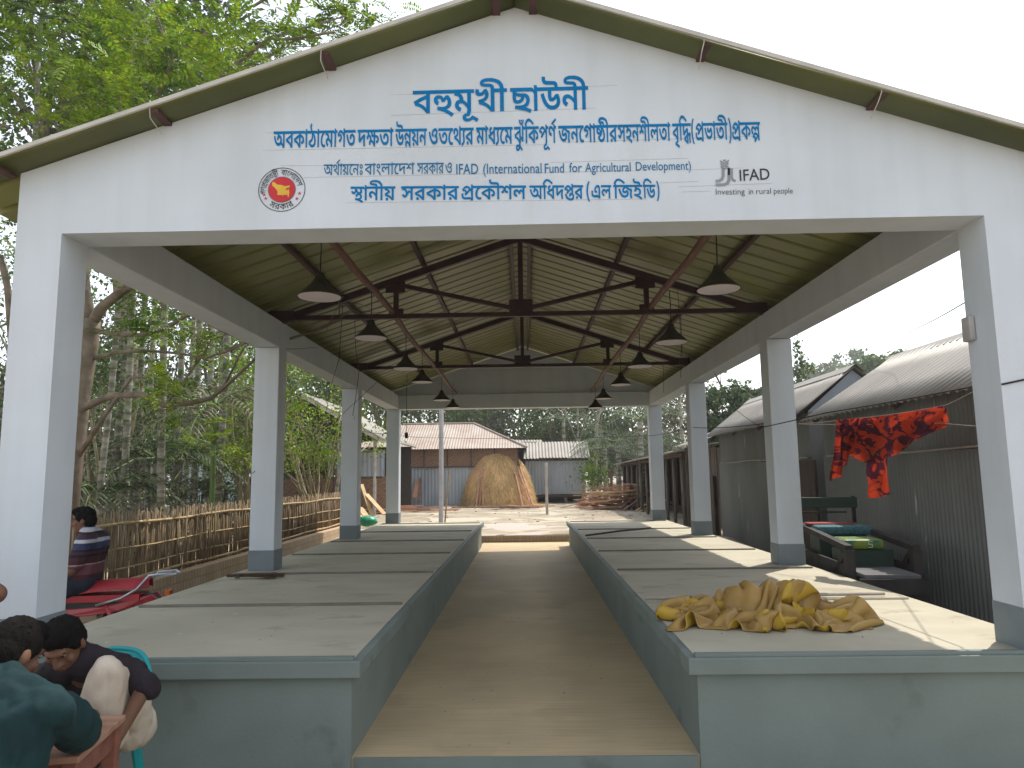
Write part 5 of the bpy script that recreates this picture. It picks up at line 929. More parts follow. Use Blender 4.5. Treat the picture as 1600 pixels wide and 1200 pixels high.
trunks = [(12, 9.4, 9, 7.5), (150, 11.5, 9, 9.5), (171, 13, 10, 8.5), (186, 14, 11, 10.5), (196, 12.4, 10, 11), (216, 13.5, 9, 9.0), (232, 16, 8, 10.5), (257, 12.0, 11, 8.4), (269, 15, 9, 10), (289, 17, 8, 8), (303, 15.5, 9, 10.5), (318, 17.5, 9, 9.6), (338, 14.2, 10, 9.4), (349, 19, 8, 11), (376, 18, 8, 10)]
for i, (px, Y, wpx, h) in enumerate(trunks):
    p = at(px, 760, Y); palm(p.x, Y, h, wpx/2/1122*Y*1.02, 'slender grey areca palm, %s from the left behind the bamboo fence' % ords[i], 8, 1.6, rn.uniform(-1, 1)*.4, group='areca palms behind the bamboo fence', shaft=True)
# young low palms with wide fronds between the trunks
yp = [(205, 728, 14.5, 1.9), (245, 690, 13, 1.7), (310, 700, 15, 1.8), (338, 668, 12.5, 1.5), (280, 745, 16, 1.7), (165, 745, 12, 1.6), (228, 760, 17, 1.8), (355, 745, 16, 1.3), (130, 700, 13, 1.8), (180, 620, 15, 2.0), (250, 600, 16, 2.0), (330, 600, 17, 2.0)]
for i, (px, py, Y, fl) in enumerate(yp):
    p = at(px, py, Y); palm(p.x, Y, max(.35, p.z-.3), .05, 'young low palm with drooping dusty fronds, %s from the front among the areca trunks' % ords[i], 11, fl, 0, leaf_palm if i % 3 else leaf_dry, 'young_palm', 'young palms under the areca trunks', shaft=(i == 3), bark=bark_green if i == 3 else bark_palm, leaf=.5)

# ---- leafy background trees
def tree(px, py, Y, wd, hg, label, mat, leaf=.22, clumps=42, per=120, bark=None, name='leafy_tree', trunk=True, gap=.34, group=None, ground=.1):
    c = at(px, py, Y); t = thing(name, (c.x, Y, ground), label, 'tree', group); rn2 = random.Random(int(px*7+py)); mb = MB(); tp = []
    H = c.z+hg*.5-ground
    if trunk:
        limbs((c.x, Y, ground-.1), (rn2.uniform(-.06, .06), 0, 1), max(1., H-hg*.85), .035*H**.8*.6+.05, 0, rn2, mb, tp, bend=.05)
        top = tp[0][0]
        for k in range(6): limbs(top, (rn2.gauss(0, .5), rn2.gauss(0, .5), .9), hg*.35, .035+.006*H, 2, rn2, mb, tp, .5, .6, (2, 3), .2)
        obj('trunk', mb, bark or bark_brown, t, smooth='all', recalc=False)
    cs = []
    for k in range(clumps):
        while True:
            q = (rn2.uniform(-1, 1), rn2.uniform(-1, 1), rn2.uniform(-1, 1)); rr_ = sum(v*v for v in q)
            if .12 < rr_ < 1: break
        f = .8+.35*rn2.random(); s = rn2.uniform(.55, 1.2)
        cc = np.array([c.x+q[0]*wd*.5*f, Y+q[1]*wd*.42*f, c.z+q[2]*hg*.5*f])
        cs.append(cc+NR.normal(size=(int(per*s), 3))*np.array([wd, wd, hg*.8])*.5*gap*.42*s)
    C = np.concatenate(cs); C = C[C[:, 2] > ground+.2]
    obj('crown', quads(leafcloud(C, leaf, .55, .35)), mat, t, recalc=False); return t
tree(1205, 645, 34, 3.6, 3.4, 'dense dark green tree rising over the farther tin shop', leaf_deep, .26, 60, 150)
tree(1145, 655, 30, 3.4, 2.6, 'broad dark tree between the rear right pillars', leaf_deep, .24, 50, 150)
tree(1246, 640, 42, 3.2, 3.4, 'brownish tree behind the ridge of the farther tin shop', leaf_dry, .26, 34, 90)
tree(1250, 585, 30, 1.2, 2.6, 'thin drooping tree top beside the second right pillar', leaf_mid, .16, 16, 50, gap=.4)
tree(1392, 588, 62, 5.8, 3.9, 'wide rounded far tree above the near shop ridge', leaf_mid, .45, 60, 120)
tree(1335, 612, 58, 5.2, 2.6, 'lower far tree, left shoulder of the rounded tree', leaf_mid, .42, 40, 110)
tree(1332, 575, 150, 8, 7, 'tall pale tree far away in the haze over the shops', leaf_mid, .9, 30, 70)
tree(1290, 590, 140, 14, 6, 'low pale tree line top far away in the haze', leaf_mid, .9, 34, 80)
tree(1065, 660, 46, 6, 8, 'tall thin grey green tree seen past the last right pillar', leaf_dry, .28, 46, 110)
for i, (px, py, Y, wd, hg, m, nm) in enumerate(((672, 632, 52, 8, 8, leaf_mid, 'light green tree behind the left end of the hipped roof'), (720, 640, 60, 8, 9, leaf_dry, 'dusty tree behind the ridge of the hipped roof'), (770, 655, 55, 7, 9, leaf_deep, 'dark tall tree above the haystack'), (820, 640, 62, 9, 12, leaf_dry, 'dusty grey tree in the middle of the rear wood'), (870, 650, 50, 6, 8, leaf_mid, 'bright green tree above the stilt store'), (925, 655, 56, 9, 12, leaf_deep, 'dark tree right of the stilt store roof'), (985, 640, 58, 10, 13, leaf_deep, 'large dark tree over the open timber shed'), (600, 600, 48, 9, 10, leaf_mid, 'green tree behind the bamboo workshop roof'), (520, 580, 42, 8, 9, leaf_mid, 'leafy tree over the left side of the workshop'), (430, 600, 40, 9, 10, leaf_mid, 'leafy tree behind the second left pillar'))):
    tree(px, py, Y, wd, hg, nm, m, .30, 55, 130, group='trees behind the yard')
for i, (px, py, Y, wd, hg, m, nm) in enumerate(((330, 560, 34, 9, 11, leaf_mid, 'deep hedge tree behind the areca trunks, right of the fork'), (230, 600, 30, 8, 9, leaf_deep, 'dark bushy tree behind the areca trunks, middle'), (140, 640, 26, 7, 7, leaf_deep, 'dark bushy tree behind the areca trunks, nearest the front pillar'), (20, 560, 28, 9, 12, leaf_mid, 'bushy tree glimpsed left of the front pillar'), (100, 130, 17, 9, 7, leaf_deep, 'dark high crown behind the feathery tree'), (270, 100, 18, 7, 6, leaf_deep, 'dark high crown behind the feathery tree, nearer the gable'))):
    tree(px, py, Y, wd, hg, nm, m, .2, 46, 170, group='trees on the left', trunk=True)
# bigger rear palms on the right
for i, (px, py, Y, fl, nm) in enumerate(((1000, 655, 30, 3.4, 'big leaved palm at the rear right pillar'), (965, 690, 34, 2.8, 'grey green palm with hanging fronds left of the open timber shed'), (1015, 640, 36, 3.6, 'tall palm behind the open timber shed'), (945, 700, 38, 2.4, 'low palm beside the stilt store'), (1030, 690, 32, 2.6, 'palm hanging over the open timber shed roof'), (880, 655, 46, 3.0, 'upright palm behind the stilt store'))):
    p = at(px, py, Y); palm(p.x, Y, p.z, .13, nm, 13, fl, 0, leaf_palm, 'yard_palm', 'palms at the rear of the yard', shaft=False, leaf=.75)
# bare pole trunks and small bush by the store
for i, (px, y0, y1, Y, r, nm) in enumerate(((928, 640, 760, 40, .13, 'tall bare brown trunk behind the low stick fence'), (905, 640, 700, 48, .12, 'thin bare trunk over the stilt store'), (1068, 585, 700, 40, .12, 'pale bare trunk past the last right pillar'))):
    a = at(px, y1, Y); t = thing('bare_tree', (a.x, Y, .1), nm, 'tree'); mb = MB(); tp = []
    limbs((a.x, Y, .1), (0, 0, 1), at(px, y0, Y).z-.1, r, 2, rn, mb, tp, .5, .6, (3, 4), .1, .04); obj('trunk', mb, bark_pale, t, smooth='all', recalc=False)
    obj('twig', quads(leafcloud(arr([p for p, d in tp]), .2)), leaf_dry, t, recalc=False)
bt = thing('bare_tree', (8.4, 36, .1), 'leafless tree with fine twigs between the right pillars', 'tree'); mb = MB(); tp = []
p = at(1155, 600, 34); limbs((p.x, 34, .1), (0, 0, 1), p.z-1.2, .12, 4, rn, mb, tp, .55, .65, (2, 3), .15, .08); obj('trunk', mb, bark_brown, bt, smooth='all', recalc=False)
obj('twig', quads(leafcloud(arr([p for p, d in tp]), .08)), leaf_dry, bt, recalc=False)
bu = thing('leafy_bush', (2.5, 37, .15), 'small bright bush by the low stick fence', 'bush')
c = at(925, 742, 37); C = arr([c+Vector((rn.gauss(0, .42), rn.gauss(0, .3), rn.gauss(0, .38))) for _ in range(700)]); obj('foliage', quads(leafcloud(C, .16, .5)), leaf_bright, bu, recalc=False)
obj('stem', MB().tube([(c.x, 37, .1), (c.x+.05, 37, c.z-.2)], .04, 6), bark_brown, bu)
# the far wood that closes the view
def wood(n, Yr, xr, h, leaf, mat, name):
    C = []
    for i in range(n):
        x = rn.uniform(*xr); Y = rn.uniform(*Yr); hh = h*(.55+.5*(.5+.5*nz(x, 7, 0, .07))+.25*nz(x, 3, 0, .25)); C.append((x, Y, rn.uniform(.3, 1)**.8*hh))
    return obj(name, quads(leafcloud(np.array(C), leaf, .6, .3)), mat, recalc=False)
tag(wood(15000, (74, 92), (-95, 16), 8.0, 1.0, leaf_deep, 'distant_wood'), 'distant wood closing the view behind the yard', 'wood', kind='stuff')
tag(wood(9000, (100, 120), (8, 120), 6.0, 1.2, leaf_mid, 'distant_wood'), 'paler distant wood beyond the tin shops', 'wood', kind='stuff')
tag(wood(5200, (32, 40), (-34, -12), 6.5, .42, leaf_deep, 'undergrowth'), 'thick undergrowth beyond the areca palms', 'undergrowth', kind='stuff')
def scrub():
    C = [(rn.uniform(-12.5, -5.2), rn.uniform(10.5, 24), .15+abs(rn.gauss(0, .38))) for _ in range(5200)]
    return obj('undergrowth', quads(leafcloud(np.array(C), .16, .4, .3)), leaf_deep, recalc=False)
tag(scrub(), 'low scrub on the ground among the areca trunks', 'undergrowth', kind='stuff')
# ================================================================= THE YARD
straw_m = leafmat('rice_straw', (.74, .53, .24), (.52, .36, .15), .7, .2)
hay = thing('haystack', (-1.42, 37, .15), 'tall round topped haystack of golden rice straw in the yard', 'haystack')
hc = Vector((-1.42, 37.0, .12)); HH = 2.98
def hprof(t):  # radius over height
    return 1.95*(1-t)**.9*.36+1.25*math.sqrt(max(0, 1-t**3.2))
mb = MB(); rr = []
for i in range(40):
    t = i/39; row = []
    for j in range(73):
        a = 2*math.pi*j/72; r = hprof(t)*(1+.05*nz(math.cos(a)*2, math.sin(a)*2, t*4, 1.2)); row.append((hc.x+r*math.cos(a)-.02*HH*t, hc.y+r*math.sin(a), hc.z+HH*t))
    rr.append(row)
mb.grid(rr); obj('stack', mb, straw_m, hay, smooth='all', recalc=False)
vs = []
for i in range(15000):
    t = 1-(1-rn.random())**.8; a = rn.uniform(math.pi*.95, 2.05*math.pi); r = hprof(t)+.01; p = Vector((hc.x+r*math.cos(a), hc.y+r*math.sin(a), hc.z+HH*t))
    out = Vector((math.cos(a), math.sin(a), 0)); d = (Vector((rn.gauss(0, .4), rn.gauss(0, .4), -1))+out*rn.uniform(.1, .6)).normalized(); L = rn.uniform(.12, .34); w = d.cross(out).normalized()*rn.uniform(.005, .011)
    vs += [p-w, p+w, p+d*L+w*.5+out*.02, p+d*L-w*.5+out*.02]
for i in range(2600):  # loose straw at the foot
    a = rn.uniform(0, 6.28); r = 1.9+abs(rn.gauss(0, .5)); x, y = hc.x+r*math.cos(a), hc.y+r*math.sin(a); d = Vector((rn.gauss(0, 1), rn.gauss(0, 1), 0)).normalized(); w = Vector((-d.y, d.x, 0))*.01; p = Vector((x, y, gz(x, y)+.02+rn.random()*.04)); L = rn.uniform(.12, .3)
    vs += [p-w, p+w, p+d*L+w, p+d*L-w]
obj('loose_straw', quads(arr(vs)), straw_m, hay, recalc=False)
saw = [M('fresh_sawn_wood', (.45, .22, .125), (.33, .145, .08), .75, scale=4, stretch=(3, 3, .5)), M('pale_sawn_wood', (.56, .40, .22), (.45, .29, .15), .75, scale=4), M('dark_sawn_wood', (.22, .12, .08), (.14, .075, .05), .8, scale=4), M('pinkish_sawn_wood', (.52, .29, .19), (.40, .20, .125), .75, scale=4)]
def board(p, q, w, h, m, label, group, name='sawn_board'):
    c = (Vector(p)+Vector(q))/2; o = obj(name, MB().beam(p, q, w, h), m, loc=c); return tag(o, label, 'board', group)
# boards leaning on the haystack
for i, (x0, y0, x1, y1) in enumerate(((744, 792, 752, 728), (749, 793, 755, 733), (755, 793, 754, 735), (765, 793, 766, 731), (776, 793, 776, 722), (815, 792, 806, 740), (833, 788, 810, 722), (829, 790, 808, 728), (817, 789, 804, 735))):
    a = at(x0, y0, 35.0); a.z = .16; b = at(x1, y1, 35.75)
    t_ = max(0, min(1, (b.z-hc.z)/HH)); b.y = hc.y-math.sqrt(max(.01, (hprof(t_)+.05)**2-(b.x-hc.x)**2)) if abs(b.x-hc.x) < hprof(t_) else b.y
    a.y = min(a.y, b.y-.35); a.x = hc.x+(a.x-hc.x)*a.y/35
    board(a, b, .07, .05, saw[0 if i % 2 else 3], 'long reddish board leaning on the haystack, %s from the left' % ords[i], 'boards leaning on the haystack', 'leaning_board')
# boards lying flat before the haystack
for i in range(9):
    x = rn.uniform(-2.4, .6); y = rn.uniform(31.2, 33.4); L = rn.uniform(1.2, 2.4); an = rn.uniform(-.2, .2)
    p = Vector((x, y, gz(x, y)+.06+.02*(i % 3))); d = Vector((math.cos(an), math.sin(an)*2, 0))*L/2
    board(p-d, p+d, .1, .04, saw[rn.choice((0, 2, 3))], 'reddish board lying flat on the sand before the haystack', 'boards flat on the sand')
# the big pile at the right
for i in range(90):
    k = i/64; cx = rn.gauss(3.9, .85); cy = rn.uniform(29.6, 32.8)
    lay_ = rn.random()*max(.08, 1.05*(1-abs(cx-4.3)/2.2)); an = rn.gauss(0, .35)+(.0 if rn.random() < .75 else 1.2); L = rn.uniform(.7, 2.3)
    d = Vector((math.cos(an), math.sin(an), rn.gauss(0, .10)))*L/2; p = Vector((cx, cy, gz(cx, cy)+.06+lay_))
    if p.x+abs(d.x) > 5.6 or p.x-abs(d.x) < 2.2: d *= .5
    board(p-d, p+d, rn.uniform(.07, .14), rn.uniform(.03, .06), saw[rn.choice((0, 0, 2, 3, 3, 1))], 'sawn board in the jumbled pile before the open timber shed', 'boards in the big pile')
for i, (x0, y0, Y0, x1, y1, Y1) in enumerate(((968, 795, 29.2, 1013, 761, 30.6), (975, 797, 28.6, 1016, 768, 29.6), (995, 798, 28.0, 1030, 775, 29.0), (1000, 799, 27.5, 1040, 781, 28.4))):
    board(at(x0, y0, Y0), at(x1, y1, Y1), .10, .05, saw[1 if i > 1 else 2], '%s long pole like board sloping on the right of the pile' % ords[i], 'sloping boards on the pile')
# low pile and boards left of the pole
for i in range(26):
    x = rn.uniform(-7.2, -3.6); y = rn.uniform(27.5, 30.5); L = rn.uniform(1.0, 2.4); an = rn.gauss(0, .12); p = Vector((x, y, gz(x, y)+.06+.16*rn.random())); d = Vector((math.cos(an), math.sin(an), 0))*L/2
    board(p-d, p+d, .09, .045, saw[rn.choice((0, 0, 2, 3))], 'reddish board in the low flat pile left of the metal pole', 'boards in the low pile')
for i, (x0, y0, x1, y1, w_) in enumerate(((633, 778, 634, 744, .16), (640, 779, 641, 742, .13), (648, 778, 652, 752, .2), (655, 784, 657, 747, .12), (636, 782, 630, 756, .12))):
    a = at(x0, y0, 35.2); b = at(x1, y1, 35.95); board(a, b, w_, .04, saw[2 if i % 2 else 0], 'upright board leaning on the blue tin wall, %s from the left' % ords[i], 'boards leaning on the tin wall', 'leaning_board')
# fresh pale planks leaning behind the third left pillar
for i, (x0, y0, Y0, x1, y1, Y1, w_) in enumerate(((582, 808, 18.6, 565, 757, 19.4, .09), (601, 804, 18.4, 572, 772, 19.2, .13), (576, 812, 18.2, 562, 793, 18.9, .16), (571, 815, 18.0, 558, 798, 18.8, .12))):
    board(at(x0, y0, Y0), at(x1, y1, Y1), w_, .03, saw[1], '%s fresh yellow plank leaning behind the third left pillar' % ords[i], 'fresh planks behind the left pillar', 'leaning_plank')
# green sack
gs = MB(); gc = at(574, 814, 17.6); rr = []
for i in range(17):
    ph = math.pi*i/16; row = []
    for j in range(25):
        a = 2*math.pi*j/24; k = 1+.16*nz(math.cos(a)*1.5, math.sin(a)*1.5, ph*2, 1.6); row.append((gc.x+.24*k*math.sin(ph)*math.cos(a), gc.y+.17*k*math.sin(ph)*math.sin(a), gc.z+.13*k*math.cos(ph)))
    rr.append(row)
gs.grid(rr); tag(obj('sack', gs, M('green_plastic_sack', (.05, .36, .20), (.02, .20, .11), .4, scale=9, bump=.5, bscale=14), smooth='all', loc=gc), 'bulging green plastic sack by the third left pillar', 'sack')
# poles standing in the yard
pp = at(689, 815, 23.2); tag(obj('metal_pole', MB().tube([(pp.x, pp.y, .05), (pp.x+.02, pp.y, 5.5)], .075, 12), M('grey_metal_pole', (.42, .40, .40), (.34, .33, .33), .45, scale=5, metal=.2), smooth=True, loc=(pp.x, pp.y, .1)), 'grey metal pole standing beside the rear brick step', 'pole')
bam = M('bamboo_pole', (.33, .24, .13), (.22, .15, .08), .7, scale=8)
pp = at(695, 814, 23.6); q_ = at(702, 735, 23.9); tag(obj('bamboo_pole', MB().tube([pp-Vector((0, 0, .1)), q_], .028, 7), bam, smooth=True, loc=pp), 'thin leaning bamboo stick next to the metal pole', 'pole')
pp = at(855, 804, 27.0); q_ = at(853, 723, 27.0)
bp_ = thing('bamboo_pole', pp, 'knotty bamboo post standing alone before the stilt store', 'pole'); mb = MB(); pts = [(pp-Vector((0, 0, .1))).lerp(q_, k/12) for k in range(13)]; mb.tube(pts, [.05 if k % 3 else .058 for k in range(13)], 8); obj('stem', mb, pale_pole, bp_, smooth='all')
# low stick fence at the rear right
sf = thing('stick_fence', (3.4, 34.5, .15), 'low rough fence of leaning sticks and rails behind the wood pile', 'fence')
for k in range(17):
    x = 2.7+k*.115; obj('stick', MB().tube([(x, 35.2, .1), (x+rn.uniform(-.05, .22), 35.2+rn.uniform(-.1, .1), 1.15+rn.uniform(-.15, .25))], .022, 5), bam, sf)
for z in (.42, .62, .85): obj('rail', MB().tube([(2.3, 35.1, z), (3.6, 35.08, z+.04), (4.7, 35.1, z-.02)], .03, 6), bam, sf)
tag(obj('wooden_post', MB().box(3.98, 4.10, 34.0, 34.1, .1, 1.9), saw[2], loc=(4, 34, .1)), 'single upright wooden post by the open timber shed', 'post')
# clods and chips on the sand
chip = M('yard_litter', (.33, .25, .17), (.22, .165, .115), .9)
mb = MB()
for i in range(200):
    y = rn.uniform(18.2, 38); x = rn.uniform(-.28*y, .2*y)
    if abs(x) < 2.5 and y < 22.5: continue
    s = rn.uniform(.012, .045); z = gz(x, y); mb.beam((x, y, z+s*.4), (x+rn.uniform(-.12, .12), y+rn.uniform(-.06, .06), z+s*.4), s, s*.6)
tag(obj('litter', mb, chip, recalc=False), 'scattered chips and twigs on the sandy yard', 'litter', kind='stuff')

# ================================================================= ON THE PLATFORMS
tarp_m = M('tan_plastic_tarpaulin', (.43, .27, .085), (.32, .19, .055), .5, scale=2.5, detail=6, c3=(.46, .31, .10), s3=1.6, t3=.60, bump=.3, bscale=26, spec=.3)
tarp_under = M('yellow_tarpaulin_face', (.50, .31, .03), (.40, .25, .03), .45, scale=4, bump=.2, bscale=30, spec=.35)
for m_ in (tarp_m, tarp_under):
    N, L, b = nodes(m_); bp = N.new('ShaderNodeBump'); bp.inputs['Strength'].default_value = .45; bp.inputs['Distance'].default_value = .02
    n = N.new('ShaderNodeTexNoise'); n.noise_type = 'RIDGED_MULTIFRACTAL'; n.inputs['Scale'].default_value = 6; n.inputs['Detail'].default_value = 3
    L.new(next(q for q in N if q.type == 'TEX_COORD').outputs['Object'], n.inputs[0]); L.new(n.outputs[0], bp.inputs['Height']); L.new(bp.outputs[0], b.inputs['Normal'])
def cloth_sim(P, dx, solid, steps, iters, g, damp, bend):
    """small position based cloth, run once when the scene is built"""
    Q = P.copy()
    for s_ in range(steps):
        V_ = (P-Q)*damp; Q = P.copy(); P = P+V_; P[..., 2] += g
        for it in range(iters):
            for ax, st, rest, k in ((0, 1, dx, 1), (1, 1, dx, 1), (0, 2, 2*dx, bend), (1, 2, 2*dx, bend), (0, 5, 5*dx, bend*.6), (1, 5, 5*dx, bend*.6)):
                A_ = P if ax == 0 else P.transpose(1, 0, 2); n_ = A_.shape[0]
                for par in ((0, 1) if st == 1 else (0, st)):
                    blk = [np.arange(par+o, n_-st, 2*st) for o in range(st)]; i1 = np.concatenate(blk)
                    if len(i1) == 0: continue
                    i2 = i1+st; d = A_[i2]-A_[i1]; L_ = np.maximum(np.linalg.norm(d, axis=-1, keepdims=True), 1e-9)
                    c = d/L_*(L_-rest)*.5*k; A_[i1] += c; A_[i2] -= c
            for u, v in (((slice(None, -1), slice(None, -1)), (slice(1, None), slice(1, None))), ((slice(1, None), slice(None, -1)), (slice(None, -1), slice(1, None)))):
                d = P[v]-P[u]; L_ = np.maximum(np.linalg.norm(d, axis=-1, keepdims=True), 1e-9); c = d/L_*(L_-dx*1.414)*.15; P[u] += c; P[v] -= c
            P = solid(P, Q)
    return P
def tarpaulin(seed=9, sx=.62, sy=.46, amp=.095, bend=.16):
    nx, ny, dx = 116, 88, .029
    i, j = np.meshgrid(np.arange(nx), np.arange(ny), indexing='ij')
    rs = np.random.default_rng(seed)
    x = (i-nx/2)*dx*sx; y = (j-ny/2)*dx*sy; z = np.zeros_like(x)
    for k in range(13):
        kx, ky = rs.normal(0, 5.5), rs.normal(0, 8); z += amp*np.abs(np.sin(kx*x+ky*y+rs.uniform(0, 6.28)))
    z = z-z.min()+.05+.20*np.exp(-((x-.05)/.55)**2-((y-.05)/.3)**2)
    P = np.stack([x+.05*np.sin(7*y+1)+.04*np.sin(13*y), y+.04*np.sin(6*x), z], -1)+rs.normal(0, .003, (nx, ny, 3))
    lumps = [(-.30, .12, .03, .16), (-.12, .06, .06, .15), (.10, .14, .05, .17), (.30, .08, .07, .16), (.48, .10, .05, .16), (-.62, .05, -.04, .12), (.20, -.06, .0, .14), (-.2, -.05, .0, .12)]
    def solid(P, Q):
        P[..., 2] = np.maximum(P[..., 2], .005)
        for bx, by, bz, br in lumps:
            c = np.array([bx, by, bz]); d = P-c; L_ = np.maximum(np.linalg.norm(d, axis=-1, keepdims=True), 1e-9); P = np.where(L_ < br, c+d/L_*br, P)
        fr = (P[..., 2] < .012)[..., None]; P[..., :2] = np.where(fr, Q[..., :2]*.7+P[..., :2]*.3, P[..., :2])
        return P
    return cloth_sim(P, dx, solid, 52, 7, -.0025, .93, bend)
TP = tarpaulin(4)
tc0 = Vector((1.775, 5.5, ZP+.003)); an = R(-3); co, si = math.cos(an), math.sin(an)
ex_ = np.ptp(TP[..., 0]); ey_ = np.ptp(TP[..., 1]); cx_, cy_ = TP[..., 0].min()+ex_/2, TP[..., 1].min()+ey_/2
fx, fy = 1.63/ex_, 1.12/ey_
tarp = thing('tarpaulin', tc0, 'crumpled tan and yellow plastic tarpaulin heaped on the right selling platform', 'tarpaulin')
rows = [[(tc0.x+((p[0]-cx_)*fx)*co-((p[1]-cy_)*fy)*si, tc0.y+((p[0]-cx_)*fx)*si+((p[1]-cy_)*fy)*co, tc0.z+p[2]*1.12) for p in r_] for r_ in TP]
o = obj('sheet', MB().grid(rows), [tarp_under, tarp_m], tarp, smooth='all', recalc=False)
sm = o.modifiers.new('thickness', 'SOLIDIFY'); sm.thickness = .003; sm.offset = 0; sm.material_offset = 1
# broom on the left platform
br_ = thing('twig_broom', (-2.9, 7.55, ZP), 'small twig broom with a tied handle lying before the second left pillar', 'broom'); mb = MB()
bx0 = at(361, 904, 8.0); bx0.z = ZP+.03; brm = M('broom_twigs', (.10, .055, .035), (.06, .035, .02), .8, scale=20)
hb = Vector((-3.20, 7.86, ZP+.026)); 
for k in range(46):
    a, b = rn.gauss(0, .014), rn.gauss(0, .012); e = rn.uniform(.44, .62); s_ = rn.gauss(0, .055)
    mb.tube([hb+Vector((0, a*.8, abs(b)*.8)), hb+Vector((.22, a, abs(b))), hb+Vector((e, a+s_, max(-.015, b)))], .0032, 4)
obj('twig_bundle', mb, brm, br_, recalc=False)
obj('binding', MB().tube([hb+Vector((.09, 0, .004)), hb+Vector((.13, 0, .004))], .024, 10), M('grey_cloth_tie', (.16, .17, .18), None, .9), br_)
# stick on the right platform
p = Vector((1.02, 12.30, ZP+.045)); q_ = Vector((2.35, 13.75, ZP+.05)); tag(obj('wooden_stick', MB().tube([p, p.lerp(q_, .5)+Vector((0, 0, .01)), q_], [.016, .018, .02], 7), wood_dark, smooth='all', loc=p), 'thin dark stick lying slantwise across the far right platform', 'stick')
p = Vector((1.0, 6.16, ZP+.042)); q_ = Vector((3.0, 6.22, ZP+.042)); tag(obj('wooden_stick', MB().tube([p, q_], [.016, .014], 7), pale_pole, smooth='all', loc=p), 'pale stick poking out from under both ends of the tarpaulin', 'stick')
# grit and crumbs on the cement
mb = MB()
for i in range(90):
    sx = rn.choice((-1, 1)); x = sx*rn.uniform(1.05, 3.1); y = rn.uniform(4.5, 10); s = rn.uniform(.002, .006); mb.box(x-s, x+s*rn.uniform(.6, 1.5), y-s, y+s, ZP+.0005, ZP+.0005+s*.7)
for i in range(50):
    x = rn.uniform(-.85, .85); y = rn.uniform(4.5, 9); s = rn.uniform(.003, .007); mb.box(x-s, x+s, y-s, y+s, .0005, s)
tag(obj('grit', mb, M('mixed_grit', (.55, .53, .49), (.12, .11, .10), .9, scale=40), recalc=False), 'tiny crumbs and grit on the cement', 'grit', kind='stuff')

# ================================================================= THE CART IN THE GAP
cw = M('dark_green_cart_paint', (.025, .052, .036), (.02, .042, .03), .55, scale=4, c3=(.05, .04, .035), s3=4, t3=.6)
cb = M('blackened_cart_wood', (.045, .038, .034), (.025, .021, .02), .7, scale=5)
cp = M('grey_cart_plank', (.16, .155, .16), (.11, .108, .112), .7, scale=4)
teal = M('teal_seat_cover', (.075, .18, .20), (.035, .10, .115), .8, scale=30)
redc = M('red_seat_edge', (.35, .05, .05), (.24, .035, .035), .7, scale=12)
def print_cloth():
    m = M('green_yellow_print', (.19, .24, .03), (.02, .11, .055), .5, scale=7, lo=.42, hi=.56, c3=(.36, .42, .30), s3=5, t3=.62); return m
prt = print_cloth()
ct = thing('passenger_cart', (3.8, 8.4, -.1), 'dark green wooden passenger cart with two padded benches, parked by the tin shop', 'cart')
cx0, cx1 = 3.42, 4.06
obj('cart_bed', MB().box(cx0, cx1, 7.35, 9.75, .34, .42), cb, ct, bevel=.01)
obj('foot_board', MB().box(cx0+.05, cx1-.06, 7.30, 7.95, .56, .60), cp, ct, bevel=.008)
obj('bench_box', MB().box(cx0+.05, cx1-.05, 7.98, 8.30, .42, .775), cw, ct, bevel=.008)
cu1 = obj('seat_cushion', MB().box(cx0+.06, cx1-.14, 7.93, 8.36, .78, .885), prt, ct, bevel=.04)
lt_ = MB(); z0 = .80; x0 = 3.74; dY = 7.927
for (a, b, c_, d_) in ((0, .062, .045, .071), (0, .036, .010, .062), (0, .031, .045, .040), (.035, .005, .045, .031), (0, 0, .045, .009)):
    lt_.box(x0+a, x0+c_, dY-.0015, dY, z0+b, z0+d_)
obj('lettering', lt_, M('pale_print', (.55, .62, .50), None, .5), cu1)
obj('bench_box', MB().box(cx0+.05, cx1-.05, 8.75, 9.15, .42, .87), cw, ct, bevel=.008)
cu2 = obj('seat_cushion', MB().box(cx0+.02, cx1+.02, 8.68, 9.22, .872, .975), teal, ct, bevel=.04)
obj('piping', MB().box(cx0+.0, cx1-.1, 8.95, 9.20, .972, .992), redc, cu2, bevel=.008)
for x in (cx0+.06, cx1+.08): obj('back_post', MB().box(x-.02, x+.02, 9.52, 9.56, .4, 1.30), cb, ct)
obj('backrest', MB().box(cx0+.02, cx1+.12, 9.50, 9.53, 1.15, 1.285), cw, ct, bevel=.008)
obj('back_rail', MB().box(cx0+.05, cx0+.62, 9.50, 9.53, 1.085, 1.105), cb, ct)
for x in (cx0-.03, cx1-.02):
    s_ = obj('side_panel', MB().box(x, x+.035, 7.62, 9.5, .42, .66), cb, ct)
    obj('arm_rail', MB().beam((x+.03, 7.55, .83), (x+.03, 9.5, .95), .075, .06), cb, s_)
    obj('arm_post', MB().box(x-.015, x+.075, 7.52, 7.62, .36, .81), cb, s_)
    obj('brace', MB().beam((x+.02, 7.62, .8), (x+.02, 8.1, .45), .04, .06), cb, s_)
obj('front_beam', MB().box(cx0, cx1, 7.26, 7.32, .42, .56), cb, ct)
tyre_m = M('black_rubber', (.022, .022, .022), (.015, .015, .015), .75)
